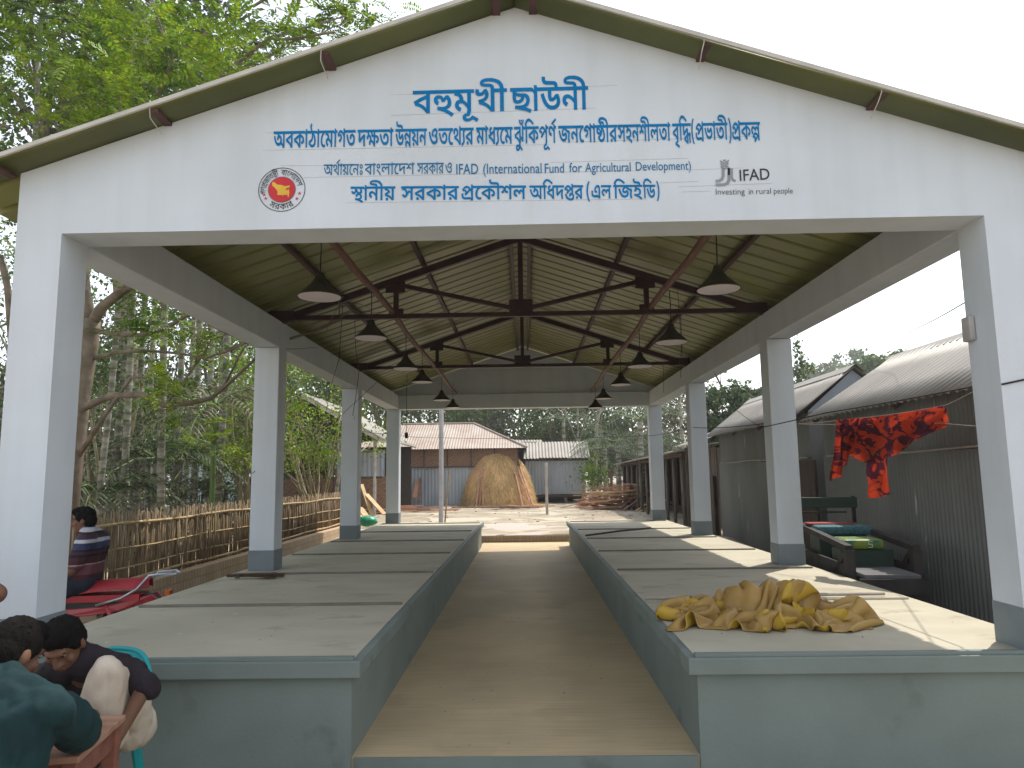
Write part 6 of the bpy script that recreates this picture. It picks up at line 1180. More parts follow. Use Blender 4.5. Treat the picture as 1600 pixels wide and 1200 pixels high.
def wheel(parent, c, r, axis='x', tw=.035, rim=None, spokes=18):
    w_ = obj('wheel', MB().lathe([(.03, -.05), (.045, -.05), (.045, .05), (.03, .05)], c, 14, axis=axis), steel_m, parent, recalc=False)
    pr = [(r-.055+tw*.95*math.cos(t)+.02, tw*math.sin(t)) for t in np.linspace(0, 2*math.pi, 11)]
    obj('tyre', MB().lathe(pr, c, 32, axis=axis), tyre_m, w_, smooth='all', recalc=False)
    obj('rim', MB().lathe([(r-.075, -.02), (r-.055, -.022), (r-.055, .022), (r-.075, .02), (r-.075, -.02)], c, 32, axis=axis), rim or steel_m, w_, recalc=False)
    mb = MB()
    for k in range(spokes):
        a = 2*math.pi*k/spokes; e = (0, math.cos(a), math.sin(a)) if axis == 'x' else (math.cos(a), 0, math.sin(a)); mb.tube([Vector(c)+Vector(e)*.03, Vector(c)+Vector(e)*(r-.06)], .003, 4)
    obj('spokes', mb, rim or steel_m, w_, recalc=False); return w_
wheel(ct, (3.34, 9.0, .14), .29); wheel(ct, (4.15, 9.0, .14), .29); wheel(ct, (3.78, 10.35, .14), .29)
obj('tow_bar', MB().beam((3.78, 9.7, .38), (3.78, 10.35, .30), .05, .05), cb, ct)
ct.rotation_euler.z = R(-6)

# ================================================================= LINES AND CLOTH
wire_m = M('black_wire', (.025, .022, .022), None, .6); rope_m = M('pale_cord_line', (.34, .29, .24), None, .8)
def wire(name, pts, sag, r, m, label, cat='wire', k=14):
    mb = MB(); out = []
    pts = [Vector(p) for p in pts]
    for a, b in zip(pts[:-1], pts[1:]):
        n_ = k
        for i in range(n_): t = i/n_; out.append(a.lerp(b, t)-Vector((0, 0, sag*4*t*(1-t)*(b-a).length)))
    out.append(pts[-1]); mb.tube(out, r, 5); return tag(obj(name, mb, m, smooth='all', loc=pts[0]), label, cat)
cl = [at(1247, 662, 8.47), at(1315, 656, 7.9), at(1475, 634, 6.85), at(1524, 610, 6.45), Vector((4.42, 6.0, 2.45))]
wire('clothesline', cl, .012, .0035, rope_m, 'pale clothesline carrying the orange cloth, from the second right pillar to the near shop', 'clothesline')
wire('clothesline', [at(1247, 663, 8.47), at(1470, 661, 6.9), at(1526, 666, 6.5), Vector((4.5, 6.0, 2.1))], .004, .004, rope_m, 'second lower clothesline behind the orange cloth', 'clothesline')
wire('electric_wire', [at(531, 667, 12.6), at(604, 678, 16.7), at(690, 684, 22), at(1012, 681, 16.9), at(1082, 668, 12.7), at(1192, 662, 8.6)], .006, .006, wire_m, 'black wire strung low across the rear of the shed between the pillars', k=10)
wire('electric_wire', [at(1290, 572, 16), at(1404, 525, 10), at(1512, 470, 5.0)], .004, .005, wire_m, 'thin wire rising across the sky to the right front pillar')
wire('electric_wire', [at(1190, 668, 8.45), at(1290, 645, 7.5), at(1520, 604, 5.2), Vector((2.93, 4.385, 2.13)), Vector((3.225, 4.385, 2.19)), Vector((3.9, 4.2, 2.35))], .003, .006, wire_m, 'dark wire bent round the right front pillar')
wire('electric_wire', [at(538, 440, 8.8), at(530, 560, 9.2), at(518, 600, 10.2), at(510, 640, 11)], .0, .004, wire_m, 'loose wire dangling by the left side beam')
dl = [at(553, 470, 9.5), at(556, 545, 10.4), at(561, 580, 11.2), at(557, 612, 11.6), at(551, 650, 12.1)]
wire('electric_wire', dl, .0, .005, wire_m, 'wire hanging with a small white switch before the third left pillar')
tag(obj('switch', MB().box(dl[-1].x-.03, dl[-1].x+.03, dl[-1].y-.02, dl[-1].y+.02, dl[-1].z-.07, dl[-1].z), M('white_plastic', (.6, .6, .58), None, .4), bevel=.006, loc=dl[-1]), 'small white switch hanging on a wire before the third left pillar', 'switch')
wire('electric_wire', [at(588, 598, 12.0), at(532, 650, 11.5), at(475, 690, 9.6), at(441, 700, 8.8), at(394, 740, 8.47)], .0, .004, wire_m, 'slack wire sloping down to the second left pillar')
wire('electric_wire', [at(636, 585, 14), at(635, 650, 14), at(635, 676, 14)], .0, .005, wire_m, 'straight wire hanging near the rear left pillar')
bulb = at(635, 680, 14); tag(obj('bulb_holder', MB().lathe([(.001, .05), (.03, .05), (.035, 0), (.028, -.06), (.001, -.06)], bulb, 14), cord_m, smooth=True, recalc=False, loc=bulb), 'black bulb holder hanging near the rear left pillar', 'bulb holder')
for i, (pts, lb) in enumerate((([at(1063, 490, 9.5), at(1066, 540, 9.8), at(1060, 575, 10.3)], 'tangle of thin wires hanging beside the second right hand lamp'), ([at(1058, 440, 8.8), at(1062, 500, 9), at(1066, 560, 9.3), at(1063, 590, 9.4)], 'second strand of the tangle beside the right hand lamps'), ([at(1036, 560, 14), at(1037, 600, 14), at(1036, 614, 14)], 'short wire with a red plug near the rear right pillar'), ([at(1096, 545, 12), at(1150, 640, 10.2), at(1190, 667, 8.6)], 'thin wire sloping from the right side beam to the second right pillar'))):
    wire('electric_wire', pts, .01, .004, wire_m, lb)
tag(obj('switch_box', MB().box(2.885, 2.924, 4.575, 4.665, 2.44, 2.60), M('grey_box', (.40, .38, .37), None, .6), bevel=.01, loc=(2.9, 4.45, 2.5)), 'small grey box fixed to the inner face of the right front pillar', 'switch box')
def saree_material():
    m = M('orange_printed_cloth', (.5, .05, .012), (.42, .035, .01), .75, scale=5); N, L, b = nodes(m)
    tc = next(n for n in N if n.type == 'TEX_COORD'); n = N.new('ShaderNodeTexNoise'); n.inputs['Scale'].default_value = 6.5; n.inputs['Detail'].default_value = 4; n.inputs['Distortion'].default_value = 1.6
    L.new(tc.outputs['UV'], n.inputs[0]); r = N.new('ShaderNodeValToRGB'); e = r.color_ramp.elements; e[0].position = .47; e[1].position = .50; e[0].color = (.07, .012, .026, 1); e[1].color = (.46, .045, .012, 1)
    L.new(n.outputs['Fac'], r.inputs[0])
    v = N.new('ShaderNodeTexVoronoi'); v.inputs['Scale'].default_value = 34; L.new(tc.outputs['UV'], v.inputs[0]); r2 = N.new('ShaderNodeValToRGB'); r2.color_ramp.elements[0].position = .18; r2.color_ramp.elements[1].position = .26; r2.color_ramp.elements[0].color = (1, .35, .3, 1)
    L.new(v.outputs['Distance'], r2.inputs[0]); mx = N.new('ShaderNodeMix'); mx.data_type = 'RGBA'; mx.blend_type = 'MULTIPLY'; mx.inputs[0].default_value = .75; L.new(r.outputs[0], mx.inputs[6]); L.new(r2.outputs[0], mx.inputs[7]); L.new(mx.outputs[2], b.inputs['Base Color'])
    tr = N.new('ShaderNodeBsdfTranslucent'); L.new(mx.outputs[2], tr.inputs[0]); ms = N.new('ShaderNodeMixShader'); ms.inputs[0].default_value = .4; L.new(b.outputs[0], ms.inputs[1]); L.new(tr.outputs[0], ms.inputs[2]); L.new(ms.outputs[0], N['Material Output'].inputs[0])
    return m
sar_m = saree_material()
def lerp_list(L, u): 
    k = u*(len(L)-1); i = min(int(k), len(L)-2); return L[i]*(1-(k-i))+L[i+1]*(k-i)
A0, A1 = cl[1], cl[2]; ln = (A1-A0); nrm = Vector((ln.y, -ln.x, 0)).normalized()
sar = thing('hanging_cloth', (A0+A1)/2, 'orange and maroon printed cloth slung over the clothesline', 'cloth')
def drape(u0, u1, topdrop, botdrop, nu, nv, amp, fr, dist, skew, name, m=sar_m):
    mb = MB(); rr = []; uv = []
    for i in range(nu+1):
        s = i/nu; u = u0+(u1-u0)*s; top = A0.lerp(A1, u)-Vector((0, 0, .02*math.sin(math.pi*u))); row = []
        for j in range(nv+1):
            v = j/nv; td = lerp_list(topdrop, s); dr = td+(lerp_list(botdrop, s)-td)*v
            w_ = amp*(.25+v)*math.sin(fr*s*6.28+2.2*v+skew*v*3)+.035*nz(s*4, v*3, dist*10, 1)
            row.append(top+ln.normalized()*(skew*v*.18+.03*math.sin(fr*s*6+v*3)*v)+nrm*(dist+w_*(1 if v > .03 else .3))-Vector((0, 0, dr))); uv.append((u*1.3, dr*1.1+dist))
        rr.append(row)
    mb.grid(rr); o = obj(name, mb, m, sar, smooth='all', recalc=False)
    ul = o.data.uv_layers.new(name='UVMap'); idx = np.empty(len(o.data.loops), int); o.data.loops.foreach_get('vertex_index', idx); ul.data.foreach_set('uv', np.array(uv)[idx].ravel()); return o
drape(.0, 1.0, [0]*6, [.30, .40, .47, .46, .43, .40, .33, .24, .20, .19], 90, 26, .035, 2.6, .02, .0, 'front_fall')
drape(-.01, .24, [.0]*3, [.66, .58, .40, .34], 40, 24, .04, 3.2, .065, -.55, 'side_fall')
drape(.24, .45, [.30]*3, [.84, .83, .82, .80], 30, 20, .02, 1.5, .01, -.02, 'tail')
drape(.02, 1.0, [0]*4, [.2, .3, .32, .26, .2], 50, 14, .03, 2.2, -.03, 0, 'rear_fall')
# ================================================================= PEOPLE, TABLE, CHAIRS, MOTORBIKE
def capsule(mb, a, b, ra, rb, n=14):
    a = Vector(a); b = Vector(b); d = b-a; L = max(d.length, 1e-5); d = d/L
    ref = Vector((0, 0, 1)) if abs(d.z) < .9 else Vector((1, 0, 0)); x = d.cross(ref).normalized(); y = d.cross(x)
    prof = [(-ra*math.cos(t), ra*math.sin(t), 0) for t in np.linspace(.12, math.pi/2, 5)]+[(L+rb*math.sin(t), rb*math.cos(t), 0) for t in np.linspace(0, math.pi/2-.12, 5)]
    v = []
    for h, r, _ in prof:
        for j in range(n):
            t = 2*math.pi*j/n; v.append(a+d*h+(x*math.cos(t)+y*math.sin(t))*r)
    k = len(prof); f = [(i*n+j, i*n+(j+1) % n, (i+1)*n+(j+1) % n, (i+1)*n+j) for i in range(k-1) for j in range(n)]+[tuple(range(n))[::-1], tuple(range((k-1)*n, k*n))]
    mb.add(v, f)
def chain(mb, pts, rad):
    for i in range(len(pts)-1): capsule(mb, pts[i], pts[i+1], rad[i], rad[i+1])
def ellip(mb, c, r, fwd, up, n=14):
    f = Vector(fwd).normalized(); u = Vector(up); u = (u-f*u.dot(f)).normalized(); s = f.cross(u)
    t = MB(); t.ell((0, 0, 0), r, n); mb.add([Vector(c)+s*p[0]+f*p[1]+u*p[2] for p in t.v], t.f)
def fuse(name, mb, mat, parent, vox=.009, smooth_it=6, fold=0., fscale=14, mask=None):
    """one continuous skin grown over the joined volumes"""
    me = bpy.data.meshes.new('t'); me.from_pydata(mb.v, [], mb.f); bm = bmesh.new(); bm.from_mesh(me); bmesh.ops.recalc_face_normals(bm, faces=bm.faces); bm.to_mesh(me); bm.free()
    ob = bpy.data.objects.new('t', me); COL.objects.link(ob)
    r = ob.modifiers.new('r', 'REMESH'); r.mode = 'VOXEL'; r.voxel_size = vox; r.adaptivity = 0
    s = ob.modifiers.new('s', 'SMOOTH'); s.factor = .5; s.iterations = smooth_it
    m2 = bpy.data.meshes.new_from_object(ob.evaluated_get(bpy.context.evaluated_depsgraph_get()))
    bpy.data.objects.remove(ob); bpy.data.meshes.remove(me)
    if fold:
        nn = [v.normal.copy() for v in m2.vertices]
        for v, q in zip(m2.vertices, nn):
            p = v.co; v.co = p+q*fold*(mnoise.noise(Vector((p.x*fscale, p.y*fscale, p.z*fscale*.55)))+.5*mnoise.noise(Vector((p.x*fscale*2.3+5, p.y*fscale*2.3, p.z*fscale*1.2))))
    m2.name = name; m2.materials.append(mat); o = bpy.data.objects.new(name, m2); COL.objects.link(o); off = OFF[parent.name]; m2.transform(Matrix.Translation(-off)); o.parent = parent; OFF[o.name] = off
    m2.polygons.foreach_set('use_smooth', [True]*len(m2.polygons)); return o
skin = M('brown_skin', (.16, .078, .045), (.125, .058, .034), .55, scale=7, bump=.05, bscale=120)
hair_m = M('black_hair', (.010, .008, .007), (.005, .004, .004), .85, scale=60, bump=.5, bscale=160, spec=.08)
eye_w = M('eye_white', (.22, .19, .16), None, .3); eye_d = M('eye_dark', (.015, .01, .008), None, .2)
lip_m = M('lips', (.13, .05, .038), None, .5)
def head(mb, c, fwd, up, s=1.):
    """skull, jaw, nose, ears and lips into the body volume; c is the skull centre"""
    f = Vector(fwd).normalized(); u = Vector(up); u = (u-f*u.dot(f)).normalized(); sd = f.cross(u); c = Vector(c)
    P = lambda a, b, d: c+sd*a*s+f*b*s+u*d*s
    ellip(mb, P(0, -.008, .025), (.074*s, .095*s, .092*s), f, u); ellip(mb, P(0, .022, -.045), (.058*s, .068*s, .075*s), f, u); ellip(mb, P(0, .055, -.092), (.030*s, .030*s, .026*s), f, u)
    ellip(mb, P(0, .082, .03), (.052*s, .016*s, .012*s), f, u)
    capsule(mb, P(0, .088, .015), P(0, .108, -.028), .009*s, .013*s); ellip(mb, P(.013, .096, -.032), (.010*s, .012*s, .008*s), f, u); ellip(mb, P(-.013, .096, -.032), (.010*s, .012*s, .008*s), f, u)
    ellip(mb, P(0, .086, -.058), (.024*s, .012*s, .006*s), f, u); ellip(mb, P(0, .085, -.068), (.021*s, .012*s, .006*s), f, u)
    for e in (-1, 1): ellip(mb, P(.074*e, -.008, -.012), (.011*s, .020*s, .032*s), f, u); ellip(mb, P(.045*e, .06, -.025), (.02*s, .02*s, .022*s), f, u)
    return P
def face_bits(P, parent, fwd, up, s=1.):
    for e in (-1, 1):
        w_ = MB(); ellip(w_, P(.031*e, .076, .012), (.012*s, .007*s, .005*s), fwd, up, 8); ey = obj('eye', w_, eye_w, parent, smooth='all')
        w_ = MB(); ellip(w_, P(.031*e, .082, .012), (.006*s, .004*s, .006*s), fwd, up, 8); obj('iris', w_, eye_d, ey, smooth='all')
        b_ = MB(); capsule(b_, P(.016*e, .091, .032), P(.048*e, .080, .034), .004*s, .003*s, 6); obj('eyebrow', b_, hair_m, parent, smooth='all')
def hair(P, parent, fwd, up, s=1., full=1.):
    h = MB(); ellip(h, P(0, -.016, .040), (.082*s, .097*s, .090*s), fwd, up, 18); ellip(h, P(0, -.045, .0), (.078*s, .070*s, .085*s), fwd, up); ellip(h, P(0, .035, .095), (.062*s, .062*s, .040*s*full), fwd, up)
    for e in (-1, 1): ellip(h, P(.070*e, .015, .03), (.012*s, .03*s, .04*s), fwd, up)
    rs = random.Random(2)
    for k in range(60):
        a, b = rs.uniform(0, 6.28), rs.uniform(.1, 1.3); p = P(.083*math.sin(b)*math.cos(a), -.016+.098*math.sin(b)*math.sin(a)*.95, .04+.092*math.cos(b)); ellip(h, p, (.008*s, .010*s, .005*s), fwd, up, 6)
    return fuse('hair', h, hair_m, parent, .006, 3, .004, 60)
def hand(mb, wrist, d, palm_n, curl=.5, s=1.):
    """palm with five fingers; d points to the knuckles, palm_n out of the palm, curl in radians per joint"""
    d = Vector(d).normalized(); n = Vector(palm_n); n = (n-d*n.dot(d)).normalized(); sd = d.cross(n); w = Vector(wrist)
    for k in range(4): capsule(mb, w+sd*(k-1.5)*.010*s, w+d*.085*s+sd*(k-1.5)*.021*s, .014*s, .011*s, 8)
    for k, L in enumerate((.070, .080, .075, .058)):
        p = w+d*.088*s+sd*(k-1.5)*.022*s; dd = d.copy(); r = .0095*s
        for j, fl in enumerate((.46, .32, .24)):
            a = curl*(1+.15*k*(.5 if j else 1)); dd = (dd*math.cos(a)+n*math.sin(a)).normalized(); n_ = n; q = p+dd*L*fl*1.25*s; capsule(mb, p, q, r, r*.9, 8); p = q; r *= .92
            n = (n-dd*n.dot(dd)).normalized()
        n = Vector(palm_n); n = (n-d*n.dot(d)).normalized()
    p = w+d*.025*s-sd*.026*s; dd = (d*.65-sd*.75+n*.35).normalized(); r = .012*s
    for j, L in enumerate((.04, .032, .026)):
        q = p+dd*L*s; capsule(mb, p, q, r, r*.9, 8); p = q; r *= .9; dd = (dd+d*.35+n*curl*.6+sd*.25).normalized()
def foot(mb, ankle, d, s=1.):
    d = Vector((d[0], d[1], 0)).normalized(); a = Vector(ankle); sd = Vector((-d.y, d.x, 0)); capsule(mb, a, a+Vector((0, 0, -.05)), .038*s, .036*s); capsule(mb, a+Vector((0, 0, -.055))-d*.045, a+Vector((0, 0, -.065))+d*.12, .032*s, .026*s)
    for k in range(5): b = a+Vector((0, 0, -.07))+d*.12+sd*(k-2)*.018*s; capsule(mb, b, b+d*(.07-.008*abs(k-1)), .013*s, .010*s, 8)
def torso(mb, hip, chest, neck, hw, sw, r0, r1, sd):
    """pelvis to neck as a wide rounded volume; sd points to the wearer's side"""
    sd = Vector(sd).normalized(); hip = Vector(hip); chest = Vector(chest); neck = Vector(neck); mid = hip.lerp(chest, .5)
    for e in (-1, -.5, 0, .5, 1):
        chain(mb, [hip+sd*hw*e, mid+sd*hw*.92*e, chest+sd*sw*.72*e, chest.lerp(neck, .45)+sd*sw*.72*e], [r0*(1-.12*abs(e)), r0*.95*(1-.1*abs(e)), r1*(1-.12*abs(e)), r1*.55])
    chain(mb, [chest, neck], [r1, .062])

gy_ = -.155
# ---- man at the table, seen from behind, dark green shirt
shirt_a = M('dark_green_shirt', (.003, .024, .027), (.002, .017, .019), .85, scale=10, bump=.15, bscale=160)
trou_a = M('dark_trousers', (.03, .03, .035), (.02, .02, .024), .9, scale=8)
pa = thing('person', (-1.84, 2.42, gy_), 'man in a dark green shirt seen from behind, leaning on the wooden table', 'person')
hipA, chA, nkA = Vector((-1.86, 2.40, .40)), Vector((-1.84, 2.57, .76)), Vector((-1.875, 2.67, .895)); hdA = Vector((-1.895, 2.75, .985)); fA, uA = Vector((.28, .86, -.48)), Vector((.1, .45, .9)); sA = Vector((1, -.12, 0)).normalized()
shR, shL = chA+sA*.21+Vector((0, .04, .075)), chA-sA*.21+Vector((0, .04, .075)); elR = Vector((-1.70, 2.90, .642)); wrR = Vector((-1.80, 3.12, .645)); elL = Vector((-2.14, 2.88, .645)); wrL = Vector((-1.915, 2.875, .648))
b = MB(); torso(b, hipA, chA, nkA, .11, .17, .105, .10, sA); PA = head(b, hdA, fA, uA)
chain(b, [nkA-Vector((0, .02, .02)), hdA-Vector((0, .02, .02))], [.055, .055])
chain(b, [shR, shR.lerp(elR, .5), elR, wrR], [.058, .048, .040, .027]); chain(b, [shL, shL.lerp(elL, .5), elL, wrL], [.058, .048, .040, .027])
hand(b, wrR, (-.9, .3, .02), (0, .2, -1), .6); hand(b, wrL, (.98, -.12, .06), (.2, -.9, -.5), 1.0)
for e in (-1, 1):
    h = hipA+sA*.09*e; k = h+Vector((.02*e, .44, .02)); an_ = Vector((k.x+.02*e, k.y-.03, gy_+.09)); chain(b, [h, k, an_], [.085, .06, .04]); foot(b, an_, (0, 1))
bodyA = fuse('body', b, skin, pa, .007, 5)
c = MB(); torso(c, hipA, chA, nkA-Vector((0, .03, .035)), .115, .18, .122, .122, sA); chain(c, [shR-sA*.03, shR.lerp(elR, .45), shR.lerp(elR, .86)], [.09, .08, .070]); chain(c, [shL+sA*.03, shL.lerp(elL, .45), shL.lerp(elL, .8)], [.085, .074, .066])
chain(c, [shR, nkA-Vector((0, .02, .02)), shL], [.075, .088, .075]); chain(c, [nkA-Vector((0, .03, .02)), nkA+Vector((0, -.005, .022))], [.085, .074])
shA_ = fuse('shirt', c, shirt_a, pa, .009, 3, .022, 12)
c = MB(); chain(c, [nkA+Vector((-.075, -.045, .012)), nkA+Vector((-.03, -.075, .006)), nkA+Vector((.03, -.075, .004)), nkA+Vector((.075, -.045, .008))], [.014, .018, .018, .014]); fuse('collar', c, shirt_a, pa, .006, 2)
c = MB()
for e in (-1, 1): h = hipA+sA*.09*e; k = h+Vector((.02*e, .44, .02)); an_ = Vector((k.x+.02*e, k.y-.03, gy_+.13)); chain(c, [h, k, an_], [.108, .082, .068])
fuse('trousers', c, trou_a, pa, .012, 3, .008, 13)
hair(PA, pa, fA, uA); face_bits(PA, pa, fA, uA)

# ---- young man opposite, black shirt, one pale trousered knee drawn up on the chair
shirt_b = M('black_shirt', (.022, .014, .020), (.014, .010, .013), .85, scale=9, bump=.15, bscale=160)
trou_b = M('cream_trousers', (.52, .45, .36), (.42, .34, .26), .9, scale=5, bump=.15, bscale=120)
pb = thing('person', (-2.12, 3.72, gy_), 'young man in a black shirt with one cream trousered knee drawn up on his chair', 'person')
hipB, chB, nkB, hdB = Vector((-2.10, 3.80, .38)), Vector((-2.10, 3.63, .655)), Vector((-2.12, 3.50, .78)), Vector((-2.13, 3.42, .872)); fB, uB = Vector((.10, -.74, -.60)), Vector((0, -.5, .85)); sB = Vector((1, .12, 0)).normalized()
sR, sL = chB+sB*.19+Vector((0, -.05, .025)), chB-sB*.2+Vector((0, -.05, .03)); eR = Vector((-1.785, 3.50, .655)); wR = Vector((-1.85, 3.40, .46)); eL = Vector((-2.40, 3.36, .64)); wL = Vector((-2.20, 3.22, .645))
kn = Vector((-1.925, 3.42, .735)); anB = Vector((-1.98, 3.46, .36)); kn2 = Vector((-2.22, 3.36, .40)); an2 = Vector((-2.24, 3.42, gy_+.09)); hpR, hpL = hipB+sB*.09, hipB-sB*.09
b = MB(); torso(b, hipB, chB, nkB, .11, .165, .10, .095, sB); PB = head(b, hdB, fB, uB); chain(b, [nkB+Vector((0, .02, -.02)), hdB+Vector((0, .03, -.02))], [.055, .055])
chain(b, [sR, sR.lerp(eR, .5), eR, wR], [.056, .046, .039, .027]); chain(b, [sL, sL.lerp(eL, .5), eL, wL], [.056, .046, .039, .027]); hand(b, wR, (-.2, -.1, -.95), (-.9, .2, .1), .5); hand(b, wL, (.9, -.2, .0), (0, 0, -1), .5)
chain(b, [hpR, kn, anB], [.085, .06, .038]); foot(b, anB, (-.1, -1)); chain(b, [hpL, kn2, an2], [.085, .06, .038]); foot(b, an2, (0, -1))
fuse('body', b, skin, pb, .007, 5)
c = MB(); torso(c, hipB+Vector((0, -.03, .10)), chB, nkB+Vector((0, .02, -.005)), .10, .175, .098, .118, sB); chain(c, [sR, nkB, sL], [.078, .09, .078]); chain(c, [sR-sB*.03, sR.lerp(eR, .45), sR.lerp(eR, .92)], [.082, .074, .064]); chain(c, [sL+sB*.03, sL.lerp(eL, .45), sL.lerp(eL, .86)], [.082, .072, .064]); fuse('shirt', c, shirt_b, pb, .009, 3, .020, 13)
c = MB(); chain(c, [hpR, hpR.lerp(kn, .5), kn, kn.lerp(anB, .5), anB+Vector((0, .0, .06))], [.122, .105, .078, .10, .11]); chain(c, [kn+Vector((.0, .03, -.02)), anB+Vector((.06, .0, .08))], [.07, .08]); chain(c, [hpL, kn2, an2+Vector((0, 0, .06))], [.12, .085, .075]); fuse('trousers', c, trou_b, pb, .009, 3, .017, 12)
hair(PB, pb, fB, uB, 1., 1.25); face_bits(PB, pb, fB, uB)

# ---- plastic chairs
teal_pl = M('teal_plastic', (.010, .30, .31), (.008, .24, .25), .35, scale=4)
def chair(cx, cy, rot, label):
    t = thing('plastic_chair', (cx, cy, gy_), label, 'chair', None); g = gy_
    Rm = Matrix.Rotation(rot, 3, 'Z'); T = lambda x, y, z: Vector((cx, cy, 0))+Rm @ Vector((x, y, 0))+Vector((0, 0, g+z))
    rr = [[T(-.22+.44*i/10, -.21+.42*j/10, .43+.018*((i-5)/5)**2-.012*math.cos(math.pi*(j-5)/10)) for i in range(11)] for j in range(11)]
    def th(o, k=.008): o.modifiers.new('thickness', 'SOLIDIFY').thickness = k; return o
    th(obj('seat', MB().grid(rr), teal_pl, t, smooth='all', recalc=False))
    rr = []
    for i in range(25):
        u = -1+2*i/24; ang = u*1.15; row = []
        for j in range(13):
            v = j/12; top = .42*(1-abs(u)**3.2*.55); row.append(T(.235*math.sin(ang)/math.sin(1.15), .21+.05*v+.06*(math.cos(ang)-.45), .45+top*v))
        rr.append(row)
    bk = MB().grid(rr); keep = []
    for f in bk.f:
        i, j = divmod(f[0], 13)
        if 2 <= j <= 8 and i % 3 == 1 and 2 < i < 22: continue
        keep.append(f)
    bk.f = keep; bk.m = [0]*len(keep); th(obj('backrest', bk, teal_pl, t, smooth='all', recalc=False))
    rim = MB(); rim.tube([rr[i][-1] for i in range(25)], .013, 8); obj('back_rim', rim, teal_pl, t, smooth='all')
    for e in (-1, 1):
        obj('armrest', MB().tube([T(.235*e, .22, .66), T(.27*e, .05, .655), T(.27*e, -.15, .63), T(.25*e, -.20, .58), T(.235*e, -.2, .44)], [.016, .02, .02, .018, .016], 8), teal_pl, t, smooth='all')
        obj('leg', MB().tube([T(.20*e, -.19, .43), T(.235*e, -.23, 0)], [.026, .018], 6), teal_pl, t); obj('leg', MB().tube([T(.20*e, .20, .43), T(.235*e, .26, 0)], [.026, .018], 6), teal_pl, t)
    return t
chair(-2.26, 3.74, R(-16), 'teal plastic chair behind the young man in black, its rounded back showing')
chair(-1.90, 2.32, R(176), 'teal plastic chair under the man in the dark green shirt, at the lower left edge')

# ---- wooden table
tw_m = M('red_brown_table_wood', (.22, .088, .058), (.16, .058, .04), .5, scale=3, stretch=(1, 6, 6)); tt_m = M('worn_table_top', (.36, .205, .135), (.27, .14, .09), .45, scale=2.5, stretch=(1, 7, 7), detail=7)
tb_ = thing('wooden_table', (-2.2, 3.05, gy_), 'reddish wooden table between the two seated men', 'table')
c1 = Vector((-1.664, 2.81, .6)); c2 = Vector((-1.752, 3.29, .6)); ax_ = (c2-c1).normalized(); bx_ = Vector((-ax_.y, ax_.x, 0))
wd_ = (c2-c1).length; TT = lambda a, b_, z: Vector((c1.x, c1.y, 0))+ax_*a+bx_*b_+Vector((0, 0, z))
tp_ = MB(); v = [TT(0, 0, .575), TT(wd_, 0, .575), TT(wd_, 1.0, .575), TT(0, 1.0, .575), TT(0, 0, .6), TT(wd_, 0, .6), TT(wd_, 1.0, .6), TT(0, 1.0, .6)]; tp_.add(v, [(0, 3, 2, 1), (4, 5, 6, 7), (0, 1, 5, 4), (1, 2, 6, 5), (2, 3, 7, 6), (3, 0, 4, 7)])
obj('tabletop', tp_, tt_m, tb_, bevel=.004)
for a, b_ in ((.045, .04), (wd_-.045, .04), (.045, .96), (wd_-.045, .96)): obj('leg', MB().beam(TT(a, b_, gy_), TT(a, b_, .574), .055, .055, up=ax_), tw_m, tb_, bevel=.004)
for (a, b_), (a2, b2) in (((.045, .04), (wd_-.045, .04)), ((.045, .96), (wd_-.045, .96)), ((.045, .04), (.045, .96)), ((wd_-.045, .04), (wd_-.045, .96))):
    p, q_ = TT(a, b_, .525), TT(a2, b2, .525); d = (q_-p).normalized()*.029; obj('apron', MB().beam(p+d, q_-d, .025, .095), tw_m, tb_)
# ---- man beyond the left edge of view: bent elbow, hand on hip
pd = thing('person', (-3.02, 3.45, gy_), 'person at the far left edge of whom only a bare bent elbow shows', 'person')
shirt_d = M('faded_brown_shirt', (.16, .11, .08), (.11, .075, .055), .9, scale=8); hipD = Vector((-3.02, 3.45, .86)); chD = Vector((-3.02, 3.46, 1.18)); nkD = Vector((-3.02, 3.45, 1.35)); hdD = Vector((-3.02, 3.42, 1.50)); sD = Vector((1, 0, 0))
el = at(-6, 928, 3.4); b = MB(); torso(b, hipD, chD, nkD, .11, .16, .10, .10, sD); PD_ = head(b, hdD, (-.3, 1, 0), (0, 0, 1)); chain(b, [nkD, hdD], [.055, .055])
shD = chD+Vector((.2, 0, .1)); chain(b, [shD, shD.lerp(el, .5), el, Vector((-2.80, 3.42, .92))], [.055, .048, .046, .03]); hand(b, (-2.80, 3.42, .92), (-.8, .2, -.2), (-.3, .9, 0), .5); shD2 = chD-Vector((.2, 0, -.1)); chain(b, [shD2, shD2+Vector((-.05, .02, -.28)), shD2+Vector((-.04, .1, -.52))], [.055, .042, .028]); hand(b, shD2+Vector((-.04, .1, -.52)), (0, .1, -1), (1, 0, 0), .3)
for e in (-1, 1): chain(b, [hipD+sD*.09*e, Vector((-3.02+.1*e, 3.45, .38)), Vector((-3.02+.11*e, 3.43, gy_+.09))], [.09, .06, .04]); foot(b, (-3.02+.11*e, 3.43, gy_+.09), (0, 1))
fuse('body', b, skin, pd, .009, 5); c = MB(); torso(c, hipD, chD, nkD-Vector((0, 0, .04)), .12, .175, .12, .118, sD); chain(c, [shD, shD.lerp(el, .45)], [.08, .07]); chain(c, [shD2, shD2+Vector((-.05, .02, -.2))], [.08, .07]); fuse('shirt', c, shirt_d, pd, .012, 4, .01, 12)
